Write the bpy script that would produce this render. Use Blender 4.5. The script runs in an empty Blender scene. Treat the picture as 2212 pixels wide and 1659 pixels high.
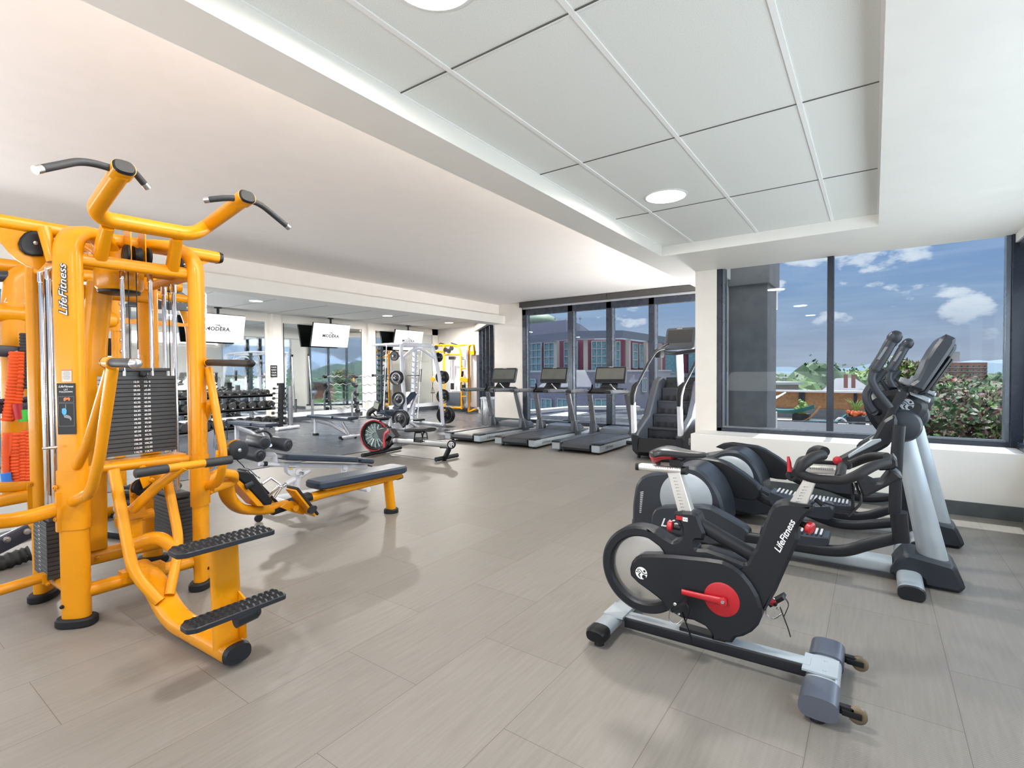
import bpy, bmesh, math, random
from mathutils import Vector, Matrix
from mathutils.geometry import tessellate_polygon
random.seed(7)
S = bpy.context.scene
COL = S.collection
PI = math.pi
# ---------------------------------------------------------------- camera
F_PX, YAW, PITCH, ROLL, HCAM = 1096.14, -0.619434, -0.021986, -0.006886, 1.28
_c, _s = math.cos(YAW), math.sin(YAW)
_F = Vector((_s*math.cos(PITCH), _c*math.cos(PITCH), math.sin(PITCH)))
_r = Vector((_c, -_s, 0)); _u = _r.cross(_F)
_R = math.cos(ROLL)*_r + math.sin(ROLL)*_u
_U = -math.sin(ROLL)*_r + math.cos(ROLL)*_u
CAM = Vector((0, 0, HCAM))
cd = bpy.data.cameras.new('camera'); co = bpy.data.objects.new('camera', cd); COL.objects.link(co)
cd.sensor_width = 36; cd.lens = F_PX/2212*36; cd.clip_start = 0.05; cd.clip_end = 30000
co.matrix_world = Matrix(((_R.x, _U.x, -_F.x, 0), (_R.y, _U.y, -_F.y, 0), (_R.z, _U.z, -_F.z, HCAM), (0, 0, 0, 1)))
S.camera = co

def ray(px, py):
    return _R*((px-1106)/F_PX) - _U*((py-829.5)/F_PX) + _F
def U(px, py, ax, v):
    "point of the room seen at a pixel of the photograph, on the plane axis = v"
    k = 'xyz'.index(ax); d = ray(px, py); t = (v-CAM[k])/d[k]
    return CAM + d*t
def UP(px, py, p0, n):
    d = ray(px, py); t = (Vector(p0)-CAM).dot(n)/d.dot(n)
    return CAM + d*t

# ---------------------------------------------------------------- world, sun, exposure
S.view_settings.view_transform = 'Standard'; S.view_settings.look = 'None'
S.view_settings.exposure = 0.0; S.view_settings.gamma = 1.0; S.view_settings.use_curve_mapping = False
S.cycles.max_bounces = 10; S.cycles.diffuse_bounces = 5; S.cycles.glossy_bounces = 6
S.cycles.transparent_max_bounces = 16; S.cycles.transmission_bounces = 6
S.cycles.sample_clamp_indirect = 6.0
S.cycles.caustics_reflective = False; S.cycles.caustics_refractive = False

class NT:
    "small node-tree helper"
    def __init__(s, tree): s.t = tree; s.n = tree.nodes; s.l = tree.links
    def __call__(s, kind, ins=None, **props):
        nd = s.n.new('ShaderNode'+kind)
        for k, v in props.items(): setattr(nd, k, v)
        for k, v in (ins or {}).items():
            sock = nd.inputs[k]
            if isinstance(v, bpy.types.NodeSocket): s.l.new(v, sock)
            else: sock.default_value = v
        return nd
def ramp(nt, fac, stops, interp='LINEAR'):
    r = nt('ValToRGB', {0: fac}); e = r.color_ramp.elements; r.color_ramp.interpolation = interp
    while len(e) < len(stops): e.new(0.5)
    for q, (p, c) in zip(e, stops):
        q.position = p; q.color = (c, c, c, 1) if isinstance(c, (int, float)) else (*c[:3], 1)
    return r.outputs[0]
def mixc(nt, fac, a, b, mode='MIX'):
    m = nt('MixRGB', blend_type=mode)
    for i, v in enumerate((fac, a, b)):
        if isinstance(v, bpy.types.NodeSocket): nt.l.new(v, m.inputs[i])
        elif isinstance(v, (int, float)): m.inputs[i].default_value = v if i == 0 else (v, v, v, 1)
        else: m.inputs[i].default_value = (*v[:3], 1)
    return m.outputs[0]

W = bpy.data.worlds.new('sky'); S.world = W; W.use_nodes = True
nt = NT(W.node_tree); nt.n.clear()
tc = nt('TexCoord'); sep = nt('SeparateXYZ', {0: tc.outputs['Generated']})
el = sep.outputs['Z']
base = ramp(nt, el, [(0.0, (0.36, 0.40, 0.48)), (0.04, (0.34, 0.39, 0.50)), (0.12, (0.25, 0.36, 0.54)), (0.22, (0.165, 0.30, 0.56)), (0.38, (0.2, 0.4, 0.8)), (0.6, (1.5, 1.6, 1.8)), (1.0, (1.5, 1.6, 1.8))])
# cloud layer laid on the sky direction, thicker higher up
mp = nt('Mapping', {0: tc.outputs['Generated']}); mp.inputs['Scale'].default_value = (1.0, 1.0, 2.1); mp.inputs['Location'].default_value = (0.37, 0.2, 0.1)
n1 = nt('TexNoise', {'Vector': mp.outputs[0], 'Scale': 9.5, 'Detail': 10.0, 'Roughness': 0.55})
lift = ramp(nt, el, [(0.06, 0.0), (0.16, 0.06), (0.20, 0.10), (0.26, 0.20)])
n1s = nt('Math', {0: n1.outputs[0], 1: lift}, operation='ADD')
mp2 = nt('Mapping', {0: tc.outputs['Generated']}); mp2.inputs['Scale'].default_value = (1.0, 1.0, 9.0); mp2.inputs['Location'].default_value = (0, 2, 0)
n2 = nt('TexNoise', {'Vector': mp2.outputs[0], 'Scale': 4.0, 'Detail': 7.0, 'Roughness': 0.6})
cum = ramp(nt, n1s.outputs[0], [(0.60, 0.0), (0.645, 0.7), (0.72, 1.0)])
cir = ramp(nt, n2.outputs[0], [(0.42, 0.0), (0.75, 0.45)])
shade = ramp(nt, n1s.outputs[0], [(0.6, (0.80, 0.82, 0.88)), (0.68, (0.86, 0.87, 0.90)), (0.80, (0.56, 0.61, 0.72))])
hz = ramp(nt, el, [(0.03, 0.0), (0.10, 0.9)])
low = ramp(nt, el, [(0.30, 1.0), (0.42, 0.0)])
cir2 = nt('Math', {0: cir, 1: low}, operation='MULTIPLY')
c1 = mixc(nt, cir2.outputs[0], base, (0.52, 0.60, 0.74))
hz2 = nt('Math', {0: hz, 1: low}, operation='MULTIPLY')
cumf = nt('Math', {0: cum, 1: hz2.outputs[0]}, operation='MULTIPLY')
c2 = mixc(nt, cumf.outputs[0], c1, shade)
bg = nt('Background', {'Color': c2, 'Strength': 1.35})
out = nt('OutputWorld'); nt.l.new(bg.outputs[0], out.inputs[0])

def light(name, kind, loc, energy, size=1, size_y=None, rot=(0, 0, 0), color=(1, 1, 1), shape=None, spread=None):
    ld = bpy.data.lights.new(name, kind); ld.energy = energy; ld.color = color
    if kind == 'AREA':
        ld.shape = shape or ('RECTANGLE' if size_y else 'SQUARE'); ld.size = size
        if size_y: ld.size_y = size_y
        if spread: ld.spread = spread
    o = bpy.data.objects.new(name, ld); o.location = loc; o.rotation_euler = rot; COL.objects.link(o); return o
sun = light('sun', 'SUN', (0, 30, 40), 7.6, rot=(-(PI/2-math.radians(68.7)), 0, 0), color=(1.0, 0.95, 0.88)); sun.data.angle = 0.009
# unseen area lights added to brighten the room; side one outside the right glazing
light('fill_rear', 'AREA', (-5.0, -2.85, 1.0), 350, 10.0, 1.2, rot=(-PI/2-math.radians(64), 0, PI), color=(0.97, 0.98, 1.0))  # fill added behind the camera, tilted up to brighten the ceiling
light('daylight_side', 'AREA', (1.20, 3.2, 1.4), 105, 5.0, 1.4, rot=(PI/2+math.radians(8), 0, PI/2), color=(0.97, 0.99, 1.0))
light('fill_left', 'AREA', (-12.2, 0.6, 1.0), 430, 3.0, 1.3, rot=(PI/2+math.radians(52), 0, math.radians(-50)), color=(0.97, 0.98, 1.0))  # fill added out of view before the teal wall, for the far half
light('fill_bay', 'AREA', (-1.68, 8.8, 1.3), 600, 3.4, 1.6, rot=(PI/2+math.radians(28), 0, PI/2), color=(0.99, 0.99, 1.0))  # fill added behind the column, out of view, for the treadmill end

light('fill_soffit', 'AREA', (-2.13, 5.5, 2.78), 230, 0.35, 10.0, rot=(0, math.radians(97), PI), color=(1.0, 0.97, 0.94))  # strip added on the hidden soffit side to brighten the high ceiling
# ---------------------------------------------------------------- materials
MATS = {}
def mat(name, col, rough=0.45, metal=0.0, var=0.0, bump=0.0, bscale=400.0, spec=0.5, coat=0.0, emit=None, estr=0.0, alpha=None, trans=0.0):
    if name in MATS: return MATS[name]
    m = bpy.data.materials.new(name); m.use_nodes = True; MATS[name] = m
    t = NT(m.node_tree); b = t.n['Principled BSDF']
    b.inputs['Metallic'].default_value = metal
    b.inputs['Specular IOR Level'].default_value = spec; b.inputs['Coat Weight'].default_value = coat
    b.inputs['Transmission Weight'].default_value = trans
    tcn = t('TexCoord')
    nz = t('TexNoise', {'Vector': tcn.outputs['Object'], 'Scale': 6.0, 'Detail': 3.0})
    lo = tuple(max(0, c*(1-var)) for c in col); hi = tuple(min(1, c*(1+var)) for c in col)
    t.l.new(ramp(t, nz.outputs[0], [(0.35, lo), (0.65, hi)]), b.inputs['Base Color'])
    t.l.new(ramp(t, nz.outputs[0], [(0.3, max(0, rough-0.04)), (0.7, min(1, rough+0.04))]), b.inputs['Roughness'])
    if bump:
        nb = t('TexNoise', {'Vector': tcn.outputs['Object'], 'Scale': bscale, 'Detail': 2.0})
        bp = t('Bump', {'Height': nb.outputs[0], 'Strength': bump, 'Distance': 0.002}); t.l.new(bp.outputs[0], b.inputs['Normal'])
    if emit:
        b.inputs['Emission Color'].default_value = (*emit, 1); b.inputs['Emission Strength'].default_value = estr
    return m
def glass_mat(name, tint, refl=0.06, rough=0.0):
    if name in MATS: return MATS[name]
    m = bpy.data.materials.new(name); m.use_nodes = True; MATS[name] = m
    t = NT(m.node_tree); t.n.clear()
    tr = t('BsdfTransparent', {0: (*tint, 1)}); gl = t('BsdfGlossy', {'Color': (1, 1, 1, 1), 'Roughness': rough})
    fr = t('Fresnel', {'IOR': 1.45}); f2 = t('Math', {0: fr.outputs[0], 1: refl/0.035}, operation='MULTIPLY'); f2.use_clamp = True
    mx = t('MixShader', {0: f2.outputs[0], 1: tr.outputs[0], 2: gl.outputs[0]})
    o = t('OutputMaterial'); t.l.new(mx.outputs[0], o.inputs[0]); return m

# ---------------------------------------------------------------- mesh builder
def fillet(pts, r, n=5):
    pts = [Vector(p) for p in pts]
    if len(pts) < 3 or (not isinstance(r, (list, tuple)) and r <= 0): return pts
    out = [pts[0]]
    for i in range(1, len(pts)-1):
        a, b, c = pts[i-1], pts[i], pts[i+1]
        rr = r[i] if isinstance(r, (list, tuple)) else r
        d1, d2 = (a-b), (c-b); l1, l2 = d1.length, d2.length
        if l1 < 1e-6 or l2 < 1e-6: continue
        q = min(rr, l1*0.48, l2*0.48); d1.normalize(); d2.normalize()
        if d1.dot(d2) < -0.999 or q < 1e-5: out.append(b); continue
        for k in range(n+1):
            t = k/n; out.append((b+d1*q)*(1-t)**2 + b*2*t*(1-t) + (b+d2*q)*t*t)
    out.append(pts[-1]); return out
def superell(n, rx, ry, e=2.0):
    o = []
    for i in range(n):
        a = 2*PI*(i+0.5)/n if e > 2 else 2*PI*i/n
        c, s = math.cos(a), math.sin(a)
        o.append((rx*math.copysign(abs(c)**(2/e), c), ry*math.copysign(abs(s)**(2/e), s)))
    return o
def roundpoly(pts, r, n=4):
    "round the corners of a closed 2D outline"
    m = len(pts); out = []
    for i in range(m):
        a, b, c = Vector(pts[i-1]), Vector(pts[i]), Vector(pts[(i+1) % m])
        rr = r[i] if isinstance(r, (list, tuple)) else r
        d1, d2 = a-b, c-b; l1, l2 = d1.length, d2.length
        q = min(rr, l1*0.45, l2*0.45)
        if q < 1e-5: out.append(b); continue
        d1.normalize(); d2.normalize()
        for k in range(n+1):
            t = k/n; out.append((b+d1*q)*(1-t)**2 + b*2*t*(1-t) + (b+d2*q)*t*t)
    return out

class MB:
    def __init__(s): s.v = []; s.f = []; s.mi = []; s.cur = 0
    def mat(s, i): s.cur = i; return s
    def add(s, vs, fs):
        o = len(s.v); s.v += [Vector(v) for v in vs]; s.f += [tuple(i+o for i in f) for f in fs]; s.mi += [s.cur]*len(fs); return s
    def merge(s, other, M=None):
        vs = [M @ v for v in other.v] if M is not None else other.v
        o = len(s.v); s.v += [v.copy() for v in vs]; s.f += [tuple(i+o for i in f) for f in other.f]; s.mi += other.mi; return s
    def xf(s, M): s.v = [M @ v for v in s.v]; return s
    def bx(s, x0, y0, z0, x1, y1, z1):
        return s.add([(x, y, z) for z in (z0, z1) for y in (y0, y1) for x in (x0, x1)],
                     [(0, 2, 3, 1), (4, 5, 7, 6), (0, 1, 5, 4), (2, 6, 7, 3), (0, 4, 6, 2), (1, 3, 7, 5)])
    def box(s, c, size, ax=None):
        "box centred at c; ax = (X, Y, Z) axes or a rotation about z"
        c = Vector(c)
        if ax is None: X, Y, Z = Vector((1, 0, 0)), Vector((0, 1, 0)), Vector((0, 0, 1))
        elif isinstance(ax, (int, float)): X, Y, Z = Vector((math.cos(ax), math.sin(ax), 0)), Vector((-math.sin(ax), math.cos(ax), 0)), Vector((0, 0, 1))
        else: X, Y, Z = [Vector(a).normalized() for a in ax]
        h = [q/2 for q in size]
        return s.add([c+X*(i*h[0])+Y*(j*h[1])+Z*(k*h[2]) for k in (-1, 1) for j in (-1, 1) for i in (-1, 1)],
                     [(0, 2, 3, 1), (4, 5, 7, 6), (0, 1, 5, 4), (2, 6, 7, 3), (0, 4, 6, 2), (1, 3, 7, 5)])
    def tube(s, pts, r, seg=12, fil=0.0, up=None, e=2.0, cap=True, closed=False, nf=5):
        """r: radius, (rx, ry) or list of them per point; ry is measured along up"""
        if isinstance(r, list):
            P = [Vector(p) for p in pts]; R = r
        else:
            P = fillet(pts, fil, nf); R = [r]*len(P)
        R = [(q, q) if isinstance(q, (int, float)) else q for q in R]
        n = len(P); rings = []
        prev = None
        for i in range(n):
            if closed: t = (P[(i+1) % n]-P[i-1])
            else: t = (P[min(i+1, n-1)]-P[max(i-1, 0)])
            if t.length < 1e-9: t = Vector((0, 0, 1))
            t.normalize()
            if up is not None:
                a = Vector(up)
                if abs(a.dot(t)) > 0.98 and prev is not None: a = prev
            else:
                a = prev if prev is not None else (Vector((0, 0, 1)) if abs(t.z) < 0.9 else Vector((1, 0, 0)))
            b = a - t*a.dot(t)
            if b.length < 1e-4: b = Vector((0, 1, 0)) - t*t.y
            b.normalize(); prev = b; sd = t.cross(b)
            rings.append([P[i] + sd*x + b*y for x, y in superell(seg, R[i][0], R[i][1], e)])
        vs = [v for ring in rings for v in ring]; fs = []
        m = n if closed else n-1
        for i in range(m):
            for j in range(seg):
                a0 = i*seg+j; a1 = i*seg+(j+1) % seg; b0 = ((i+1) % n)*seg+j; b1 = ((i+1) % n)*seg+(j+1) % seg
                fs.append((a0, a1, b1, b0))
        if cap and not closed: fs.append(tuple(range(seg-1, -1, -1))); fs.append(tuple((n-1)*seg+j for j in range(seg)))
        return s.add(vs, fs)
    def cyl(s, p0, p1, r0, r1=None, seg=20):
        r1 = r0 if r1 is None else r1
        return s.tube([p0, p1], [r0, r1], seg=seg)
    def lathe(s, p0, axis, prof, seg=24):
        "prof: list of (distance along axis, radius)"
        A = Vector(axis).normalized(); p0 = Vector(p0)
        a = Vector((0, 0, 1)) if abs(A.z) < 0.9 else Vector((1, 0, 0)); b = (a-A*a.dot(A)).normalized(); c = A.cross(b)
        vs = []; fs = []
        for d, r in prof:
            vs += [p0+A*d+(b*math.cos(2*PI*k/seg)+c*math.sin(2*PI*k/seg))*max(r, 1e-4) for k in range(seg)]
        for i in range(len(prof)-1):
            for j in range(seg):
                fs.append((i*seg+j, i*seg+(j+1) % seg, (i+1)*seg+(j+1) % seg, (i+1)*seg+j))
        fs.append(tuple(range(seg-1, -1, -1))); fs.append(tuple((len(prof)-1)*seg+j for j in range(seg)))
        return s.add(vs, fs)
    def prism(s, pts, d, cham=0.0):
        "planar outline of 3D points swept by vector d; cham insets both rims"
        pts = [Vector(p) for p in pts]; d = Vector(d); n = len(pts)
        if cham > 0:
            nn = d.normalized(); ins = []
            for i in range(n):
                a, b, c = pts[i-1], pts[i], pts[(i+1) % n]
                e1 = (b-a); e2 = (c-b)
                if e1.length < 1e-7: e1 = e2
                if e2.length < 1e-7: e2 = e1
                e1.normalize(); e2.normalize()
                m1, m2 = nn.cross(e1), nn.cross(e2); m = (m1+m2)
                if m.length < 1e-4: m = m1
                m.normalize(); k = max(0.4, m.dot(m1)); ins.append(m/k)
            area = sum((pts[i]-pts[0]).cross(pts[(i+1) % n]-pts[0]).dot(nn) for i in range(n))
            sg = 1 if area > 0 else -1
            L0 = [p+q*(cham*sg) for p, q in zip(pts, ins)]; L1 = [p+nn*cham for p in pts]
            L2 = [p+d-nn*cham for p in pts]; L3 = [p+q*(cham*sg)+d for p, q in zip(pts, ins)]
            LL = [L0, L1, L2, L3]
        else: LL = [pts, [p+d for p in pts]]
        vs = [v for L in LL for v in L]; fs = []
        for k in range(len(LL)-1):
            for i in range(n):
                j = (i+1) % n; fs.append((k*n+i, k*n+j, (k+1)*n+j, (k+1)*n+i))
        if n > 4:
            tri = tessellate_polygon([LL[0]]); fs += [tuple(t) for t in tri]; tri = tessellate_polygon([LL[-1]]); fs += [tuple((len(LL)-1)*n+i for i in t) for t in tri]
        else: fs.append(tuple(range(n-1, -1, -1))); fs.append(tuple((len(LL)-1)*n+i for i in range(n)))
        return s.add(vs, fs)
    def slab(s, pts, d, hole):
        "outline with one hole of the same point count, swept by d"
        n = len(pts); d = Vector(d); A = [Vector(p) for p in pts]; B = [Vector(p) for p in hole]
        vs = A+B+[p+d for p in A]+[p+d for p in B]; fs = []
        for i in range(n):
            j = (i+1) % n
            fs += [(i, j, n+j, n+i), (2*n+i, 3*n+i, 3*n+j, 2*n+j), (i, 2*n+i, 2*n+j, j), (n+i, n+j, 3*n+j, 3*n+i)]
        return s.add(vs, fs)
    def ball(s, c, r, seg=16, ring=10):
        c = Vector(c); r = Vector((r, r, r)) if isinstance(r, (int, float)) else Vector(r)
        vs = []; fs = []
        for i in range(ring+1):
            th = PI*i/ring
            for j in range(seg):
                a = 2*PI*j/seg; vs.append(c+Vector((r.x*math.sin(th)*math.cos(a), r.y*math.sin(th)*math.sin(a), r.z*math.cos(th))))
        for i in range(ring):
            for j in range(seg): fs.append((i*seg+j, (i+1)*seg+j, (i+1)*seg+(j+1) % seg, i*seg+(j+1) % seg))
        return s.add(vs, fs)
    def build(s, name, m, parent=None, bevel=0.0, smooth=38, world=True, bseg=2, kind=None, label=None):
        me = bpy.data.meshes.new(name)
        vs = s.v
        if parent is not None and world:
            inv = world_of(parent).inverted(); vs = [inv @ v for v in vs]
        me.from_pydata([tuple(v) for v in vs], [], s.f)
        ms = m if isinstance(m, (list, tuple)) else [m]
        for q in ms: me.materials.append(q)
        if len(ms) > 1: me.polygons.foreach_set('material_index', s.mi)
        bm = bmesh.new(); bm.from_mesh(me)
        bmesh.ops.remove_doubles(bm, verts=bm.verts, dist=1e-5)
        bmesh.ops.recalc_face_normals(bm, faces=bm.faces)
        if bevel > 0:
            ed = [e for e in bm.edges if len(e.link_faces) == 2 and e.calc_face_angle(0) > 0.6]
            bmesh.ops.bevel(bm, geom=ed, offset=bevel, segments=bseg, affect='EDGES', profile=0.6, clamp_overlap=True)
        bm.to_mesh(me); bm.free()
        if smooth:
            me.polygons.foreach_set('use_smooth', [True]*len(me.polygons)); me.set_sharp_from_angle(angle=math.radians(smooth))
        me.update()
        o = bpy.data.objects.new(name, me); COL.objects.link(o)
        if parent is not None: o.parent = parent
        if kind: o['kind'] = kind
        if label: o['label'] = label
        return o
def world_of(o):
    M = Matrix.Identity(4)
    while o is not None:
        M = (Matrix.Translation(o.location) @ o.rotation_euler.to_matrix().to_4x4()) @ M; o = o.parent
    return M
def thing(name, label, cat, loc=(0, 0, 0), rz=0.0, group=None):
    o = bpy.data.objects.new(name, None); COL.objects.link(o); o.empty_display_size = 0.05
    o.location = loc; o.rotation_euler = (0, 0, rz); o['label'] = label; o['category'] = cat
    if group: o['group'] = group
    return o
def tag(o, label, cat, group=None, kind=None):
    o['label'] = label; o['category'] = cat
    if group: o['group'] = group
    if kind: o['kind'] = kind
    return o
def copy_tree(o, parent=None):
    c = o.copy(); COL.objects.link(c); c.parent = parent
    for ch in [q for q in bpy.data.objects if q.parent == o]: copy_tree(ch, c)
    return c
def text_mb(body, size, origin, X, Y, depth=0.001, shear=0.0, ext=0.0, space=1.0, width=None, align='CENTER', offset=0.0):
    "lettering as a mesh laid on a surface: X = reading direction, Y = up"
    cu = bpy.data.curves.new('lettering', 'FONT'); cu.body = body; cu.size = size; cu.shear = shear; cu.space_character = space
    cu.align_x = align; cu.align_y = 'CENTER'; cu.extrude = depth/2; cu.offset = offset; cu.resolution_u = 3
    ob = bpy.data.objects.new('lettering', cu); COL.objects.link(ob)
    dg = bpy.context.evaluated_depsgraph_get(); me = bpy.data.meshes.new_from_object(ob.evaluated_get(dg))
    X = Vector(X).normalized(); Y = Vector(Y).normalized(); Z = X.cross(Y); O = Vector(origin)
    k = 1.0
    if width:
        xs = [v.co.x for v in me.vertices]; k = width/max(1e-6, (max(xs)-min(xs)))
    m = MB(); m.add([O+X*(v.co.x*k)+Y*v.co.y+Z*v.co.z for v in me.vertices], [tuple(p.vertices) for p in me.polygons])
    bpy.data.objects.remove(ob); bpy.data.curves.remove(cu); bpy.data.meshes.remove(me)
    return m

M_ = mat
YEL = mat('yellow_powder_coat', (0.66, 0.262, 0.002), 0.3, 0, 0.03, spec=.35, coat=0.12)
BLK = mat('black_plastic', (0.008, 0.009, 0.011), 0.42, 0, 0.15, spec=.3)
CHAR = mat('charcoal_plastic', (0.018, 0.021, 0.027), 0.42, 0, 0.12, spec=.35)
RUB = mat('black_rubber', (0.012, 0.012, 0.014), 0.6, 0, 0.15, 0.15, 500, spec=.3)
CHR = mat('polished_chrome', (0.82, 0.83, 0.85), 0.1, 1.0, 0.02)
STL = mat('brushed_steel', (0.55, 0.56, 0.58), 0.28, 1.0, 0.06)
SIL = mat('silver_paint', (0.50, 0.52, 0.56), 0.3, 0.55, 0.05)
WHT = mat('white_powder_coat', (0.66, 0.69, 0.76), 0.3, 0, 0.03, coat=0.2)
NAVY = mat('dark_blue_vinyl', (0.018, 0.030, 0.054), 0.38, 0, 0.1, 0.1, 900, spec=.45)
GREY = mat('grey_plastic', (0.18, 0.19, 0.21), 0.4, 0, 0.08)
LGREY = mat('light_grey_plastic', (0.48, 0.49, 0.51), 0.42, 0, 0.05)
RED = mat('red_plastic', (0.42, 0.012, 0.02), 0.35, 0, 0.08)
PRNT = mat('white_print', (0.78, 0.79, 0.80), 0.5)
BPRT = mat('black_print', (0.01, 0.01, 0.012), 0.5)
# ================================================================ the room
def floor_mat():
    m = bpy.data.materials.new('woven_vinyl_tile'); m.use_nodes = True; t = NT(m.node_tree); b = t.n['Principled BSDF']
    tc = t('TexCoord'); sp = t('SeparateXYZ', {0: tc.outputs['Object']})
    xs = t('Math', {0: sp.outputs['X'], 1: 14.530}, operation='ADD'); ys = t('Math', {0: sp.outputs['Y'], 1: 18.208}, operation='ADD')
    cb = t('CombineXYZ', {0: ys.outputs[0], 1: xs.outputs[0], 2: 0.0})
    br = t('TexBrick', {'Vector': cb.outputs[0], 'Scale': 1.0, 'Mortar Size': 0.0013, 'Mortar Smooth': 0.1, 'Bias': 0.0, 'Brick Width': 0.914, 'Row Height': 0.4485,
                        'Color1': (0.0, 0.0, 0.0, 1), 'Color2': (1.0, 1.0, 1.0, 1), 'Mortar': (0.5, 0.5, 0.5, 1)}, offset=0.5, offset_frequency=2)
    nl = t('TexNoise', {'Vector': tc.outputs['Object'], 'Scale': 3.0, 'Detail': 5.0})
    mpg = t('Mapping', {0: tc.outputs['Object']}); mpg.inputs['Scale'].default_value = (60, 4, 1)
    ng = t('TexNoise', {'Vector': mpg.outputs[0], 'Scale': 1.0, 'Detail': 4.0})
    mpd = t('Mapping', {0: tc.outputs['Object']}); mpd.inputs['Rotation'].default_value = (0, 0, math.radians(38))
    wv = t('TexWave', {'Vector': mpd.outputs[0], 'Scale': 52.0, 'Distortion': 0.35, 'Detail': 1.0, 'Detail Scale': 4.0}, bands_direction='X')
    wv2 = t('TexWave', {'Vector': tc.outputs['Object'], 'Scale': 90.0, 'Distortion': 0.3, 'Detail': 1.0}, bands_direction='Y')
    c = mixc(t, ramp(t, ng.outputs[0], [(0.3, 0.0), (0.7, 1.0)]), (0.178, 0.163, 0.145), (0.222, 0.205, 0.184))
    c = mixc(t, ramp(t, nl.outputs[0], [(0.35, 0.0), (0.7, 0.5)]), c, (0.205, 0.19, 0.175))
    c = mixc(t, ramp(t, wv.outputs[0], [(0.2, 0.30), (0.7, 0.0)]), c, (0.08, 0.072, 0.06))
    c = mixc(t, ramp(t, wv2.outputs[0], [(0.2, 0.10), (0.7, 0.0)]), c, (0.18, 0.15, 0.12))
    tone = mixc(t, 0.02, c, br.outputs['Color'])
    c = mixc(t, br.outputs['Fac'], tone, (0.10, 0.085, 0.07))
    t.l.new(c, b.inputs['Base Color'])
    b.inputs['Roughness'].default_value = 0.45; b.inputs['Specular IOR Level'].default_value = 0.4
    bp = t('Bump', {'Height': wv.outputs[0], 'Strength': 0.10, 'Distance': 0.001}); t.l.new(bp.outputs[0], b.inputs['Normal'])
    return m
def mat_floor_mat():
    m = bpy.data.materials.new('rubber_mat_tile'); m.use_nodes = True; t = NT(m.node_tree); b = t.n['Principled BSDF']
    tc = t('TexCoord')
    br = t('TexBrick', {'Vector': tc.outputs['Object'], 'Scale': 1.0, 'Mortar Size': 0.007, 'Mortar Smooth': 0.2, 'Brick Width': 0.61, 'Row Height': 0.61,
                        'Color1': (0.055, 0.06, 0.07, 1), 'Color2': (0.07, 0.075, 0.088, 1), 'Mortar': (0.008, 0.008, 0.01, 1)}, offset=0.0)
    nz = t('TexNoise', {'Vector': tc.outputs['Object'], 'Scale': 2.0, 'Detail': 6.0})
    c = mixc(t, ramp(t, nz.outputs[0], [(0.3, 0.0), (0.8, 0.25)]), br.outputs['Color'], (0.08, 0.09, 0.10))
    t.l.new(c, b.inputs['Base Color']); t.l.new(ramp(t, nz.outputs[0], [(0.3, 0.26), (0.7, 0.30)]), b.inputs['Roughness'])
    return m
def tile_mat():
    m = bpy.data.materials.new('ceiling_tile'); m.use_nodes = True; t = NT(m.node_tree); b = t.n['Principled BSDF']
    tc = t('TexCoord'); nz = t('TexNoise', {'Vector': tc.outputs['Object'], 'Scale': 260.0, 'Detail': 3.0})
    t.l.new(ramp(t, nz.outputs[0], [(0.35, (0.70, 0.72, 0.69)), (0.6, (0.80, 0.82, 0.79))]), b.inputs['Base Color'])
    b.inputs['Roughness'].default_value = 0.85
    bp = t('Bump', {'Height': nz.outputs[0], 'Strength': 0.25, 'Distance': 0.002}); t.l.new(bp.outputs[0], b.inputs['Normal'])
    return m
PAINT = mat('cream_wall_paint', (0.80, 0.765, 0.715), 0.55, 0, 0.015, 0.05, 120)
CEILP = mat('white_ceiling_paint', (0.84, 0.80, 0.765), 0.6, 0, 0.012, 0.05, 90)
SOFP = mat('soffit_paint', (0.80, 0.79, 0.75), 0.5, 0, 0.012, 0.05, 90)
FLM = floor_mat(); MFM = mat_floor_mat(); TLM = tile_mat()
FRAME = mat('dark_window_frame', (0.022, 0.028, 0.042), 0.28, 0.3, 0.02)
FRAMEG = mat('grey_window_frame', (0.13, 0.15, 0.18), 0.28, 0.4, 0.02)
GLS = glass_mat('window_glass', (0.82, 0.86, 0.88), .005)
MIRR = mat('mirror_silver', (0.80, 0.86, 0.87), 0.015, 1.0)
BASEM = mat('rubber_baseboard', (0.07, 0.085, 0.09), 0.45, 0, 0.15)
BLUE = mat('teal_wall_paint', (0.035, 0.10, 0.155), 0.5, 0, 0.03)
SHD = mat('shade_valance', (0.045, 0.042, 0.04), 0.5, 0.2, 0.06)

def struct(mb, name, m, parent=None, **k):
    o = mb.build(name, m, parent, **k)
    if parent is None: o['kind'] = 'structure'
    return o
XM, XR, XD = -12.6, 1.03, -6.8       # mirror wall, right wall, edge of the rubber mat
YB, YW, YS, YREAR = 10.75, 6.4, 5.92, -3.0
ZC, ZS, ZT, ZM = 3.07, 2.498, 2.60, 2.83
B_ = (-10.45, 12.75); C_ = (-8.23, YB); A_ = (XM, 13.2)
poly = [(XM, YREAR), (XR, YREAR), (XR, YS), (-1.75, YS), (-1.75, YB), C_, B_, A_]
def flat(pts, z0, z1): return MB().prism([(x, y, z0) for x, y in pts], (0, 0, z1-z0))
struct(flat([(XM-.3, YREAR-.3), (XR+.3, YREAR-.3), (XR+.3, YW+.15), (-1.55, YW+.15), (-1.55, YB+.15), (C_[0]+.1, YB+.15), (B_[0]+.1, B_[1]+.15), (A_[0]-.3, A_[1]+.2)], -0.25, 0.0), 'floor', FLM, smooth=0)
struct(flat([(XM, 1.5), (XD, 1.5), (XD, 9.3), (-7.5, 9.3), (-7.7, YB), C_, B_, A_], 0.0, 0.008), 'floor_matting', MFM, smooth=0)

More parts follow.
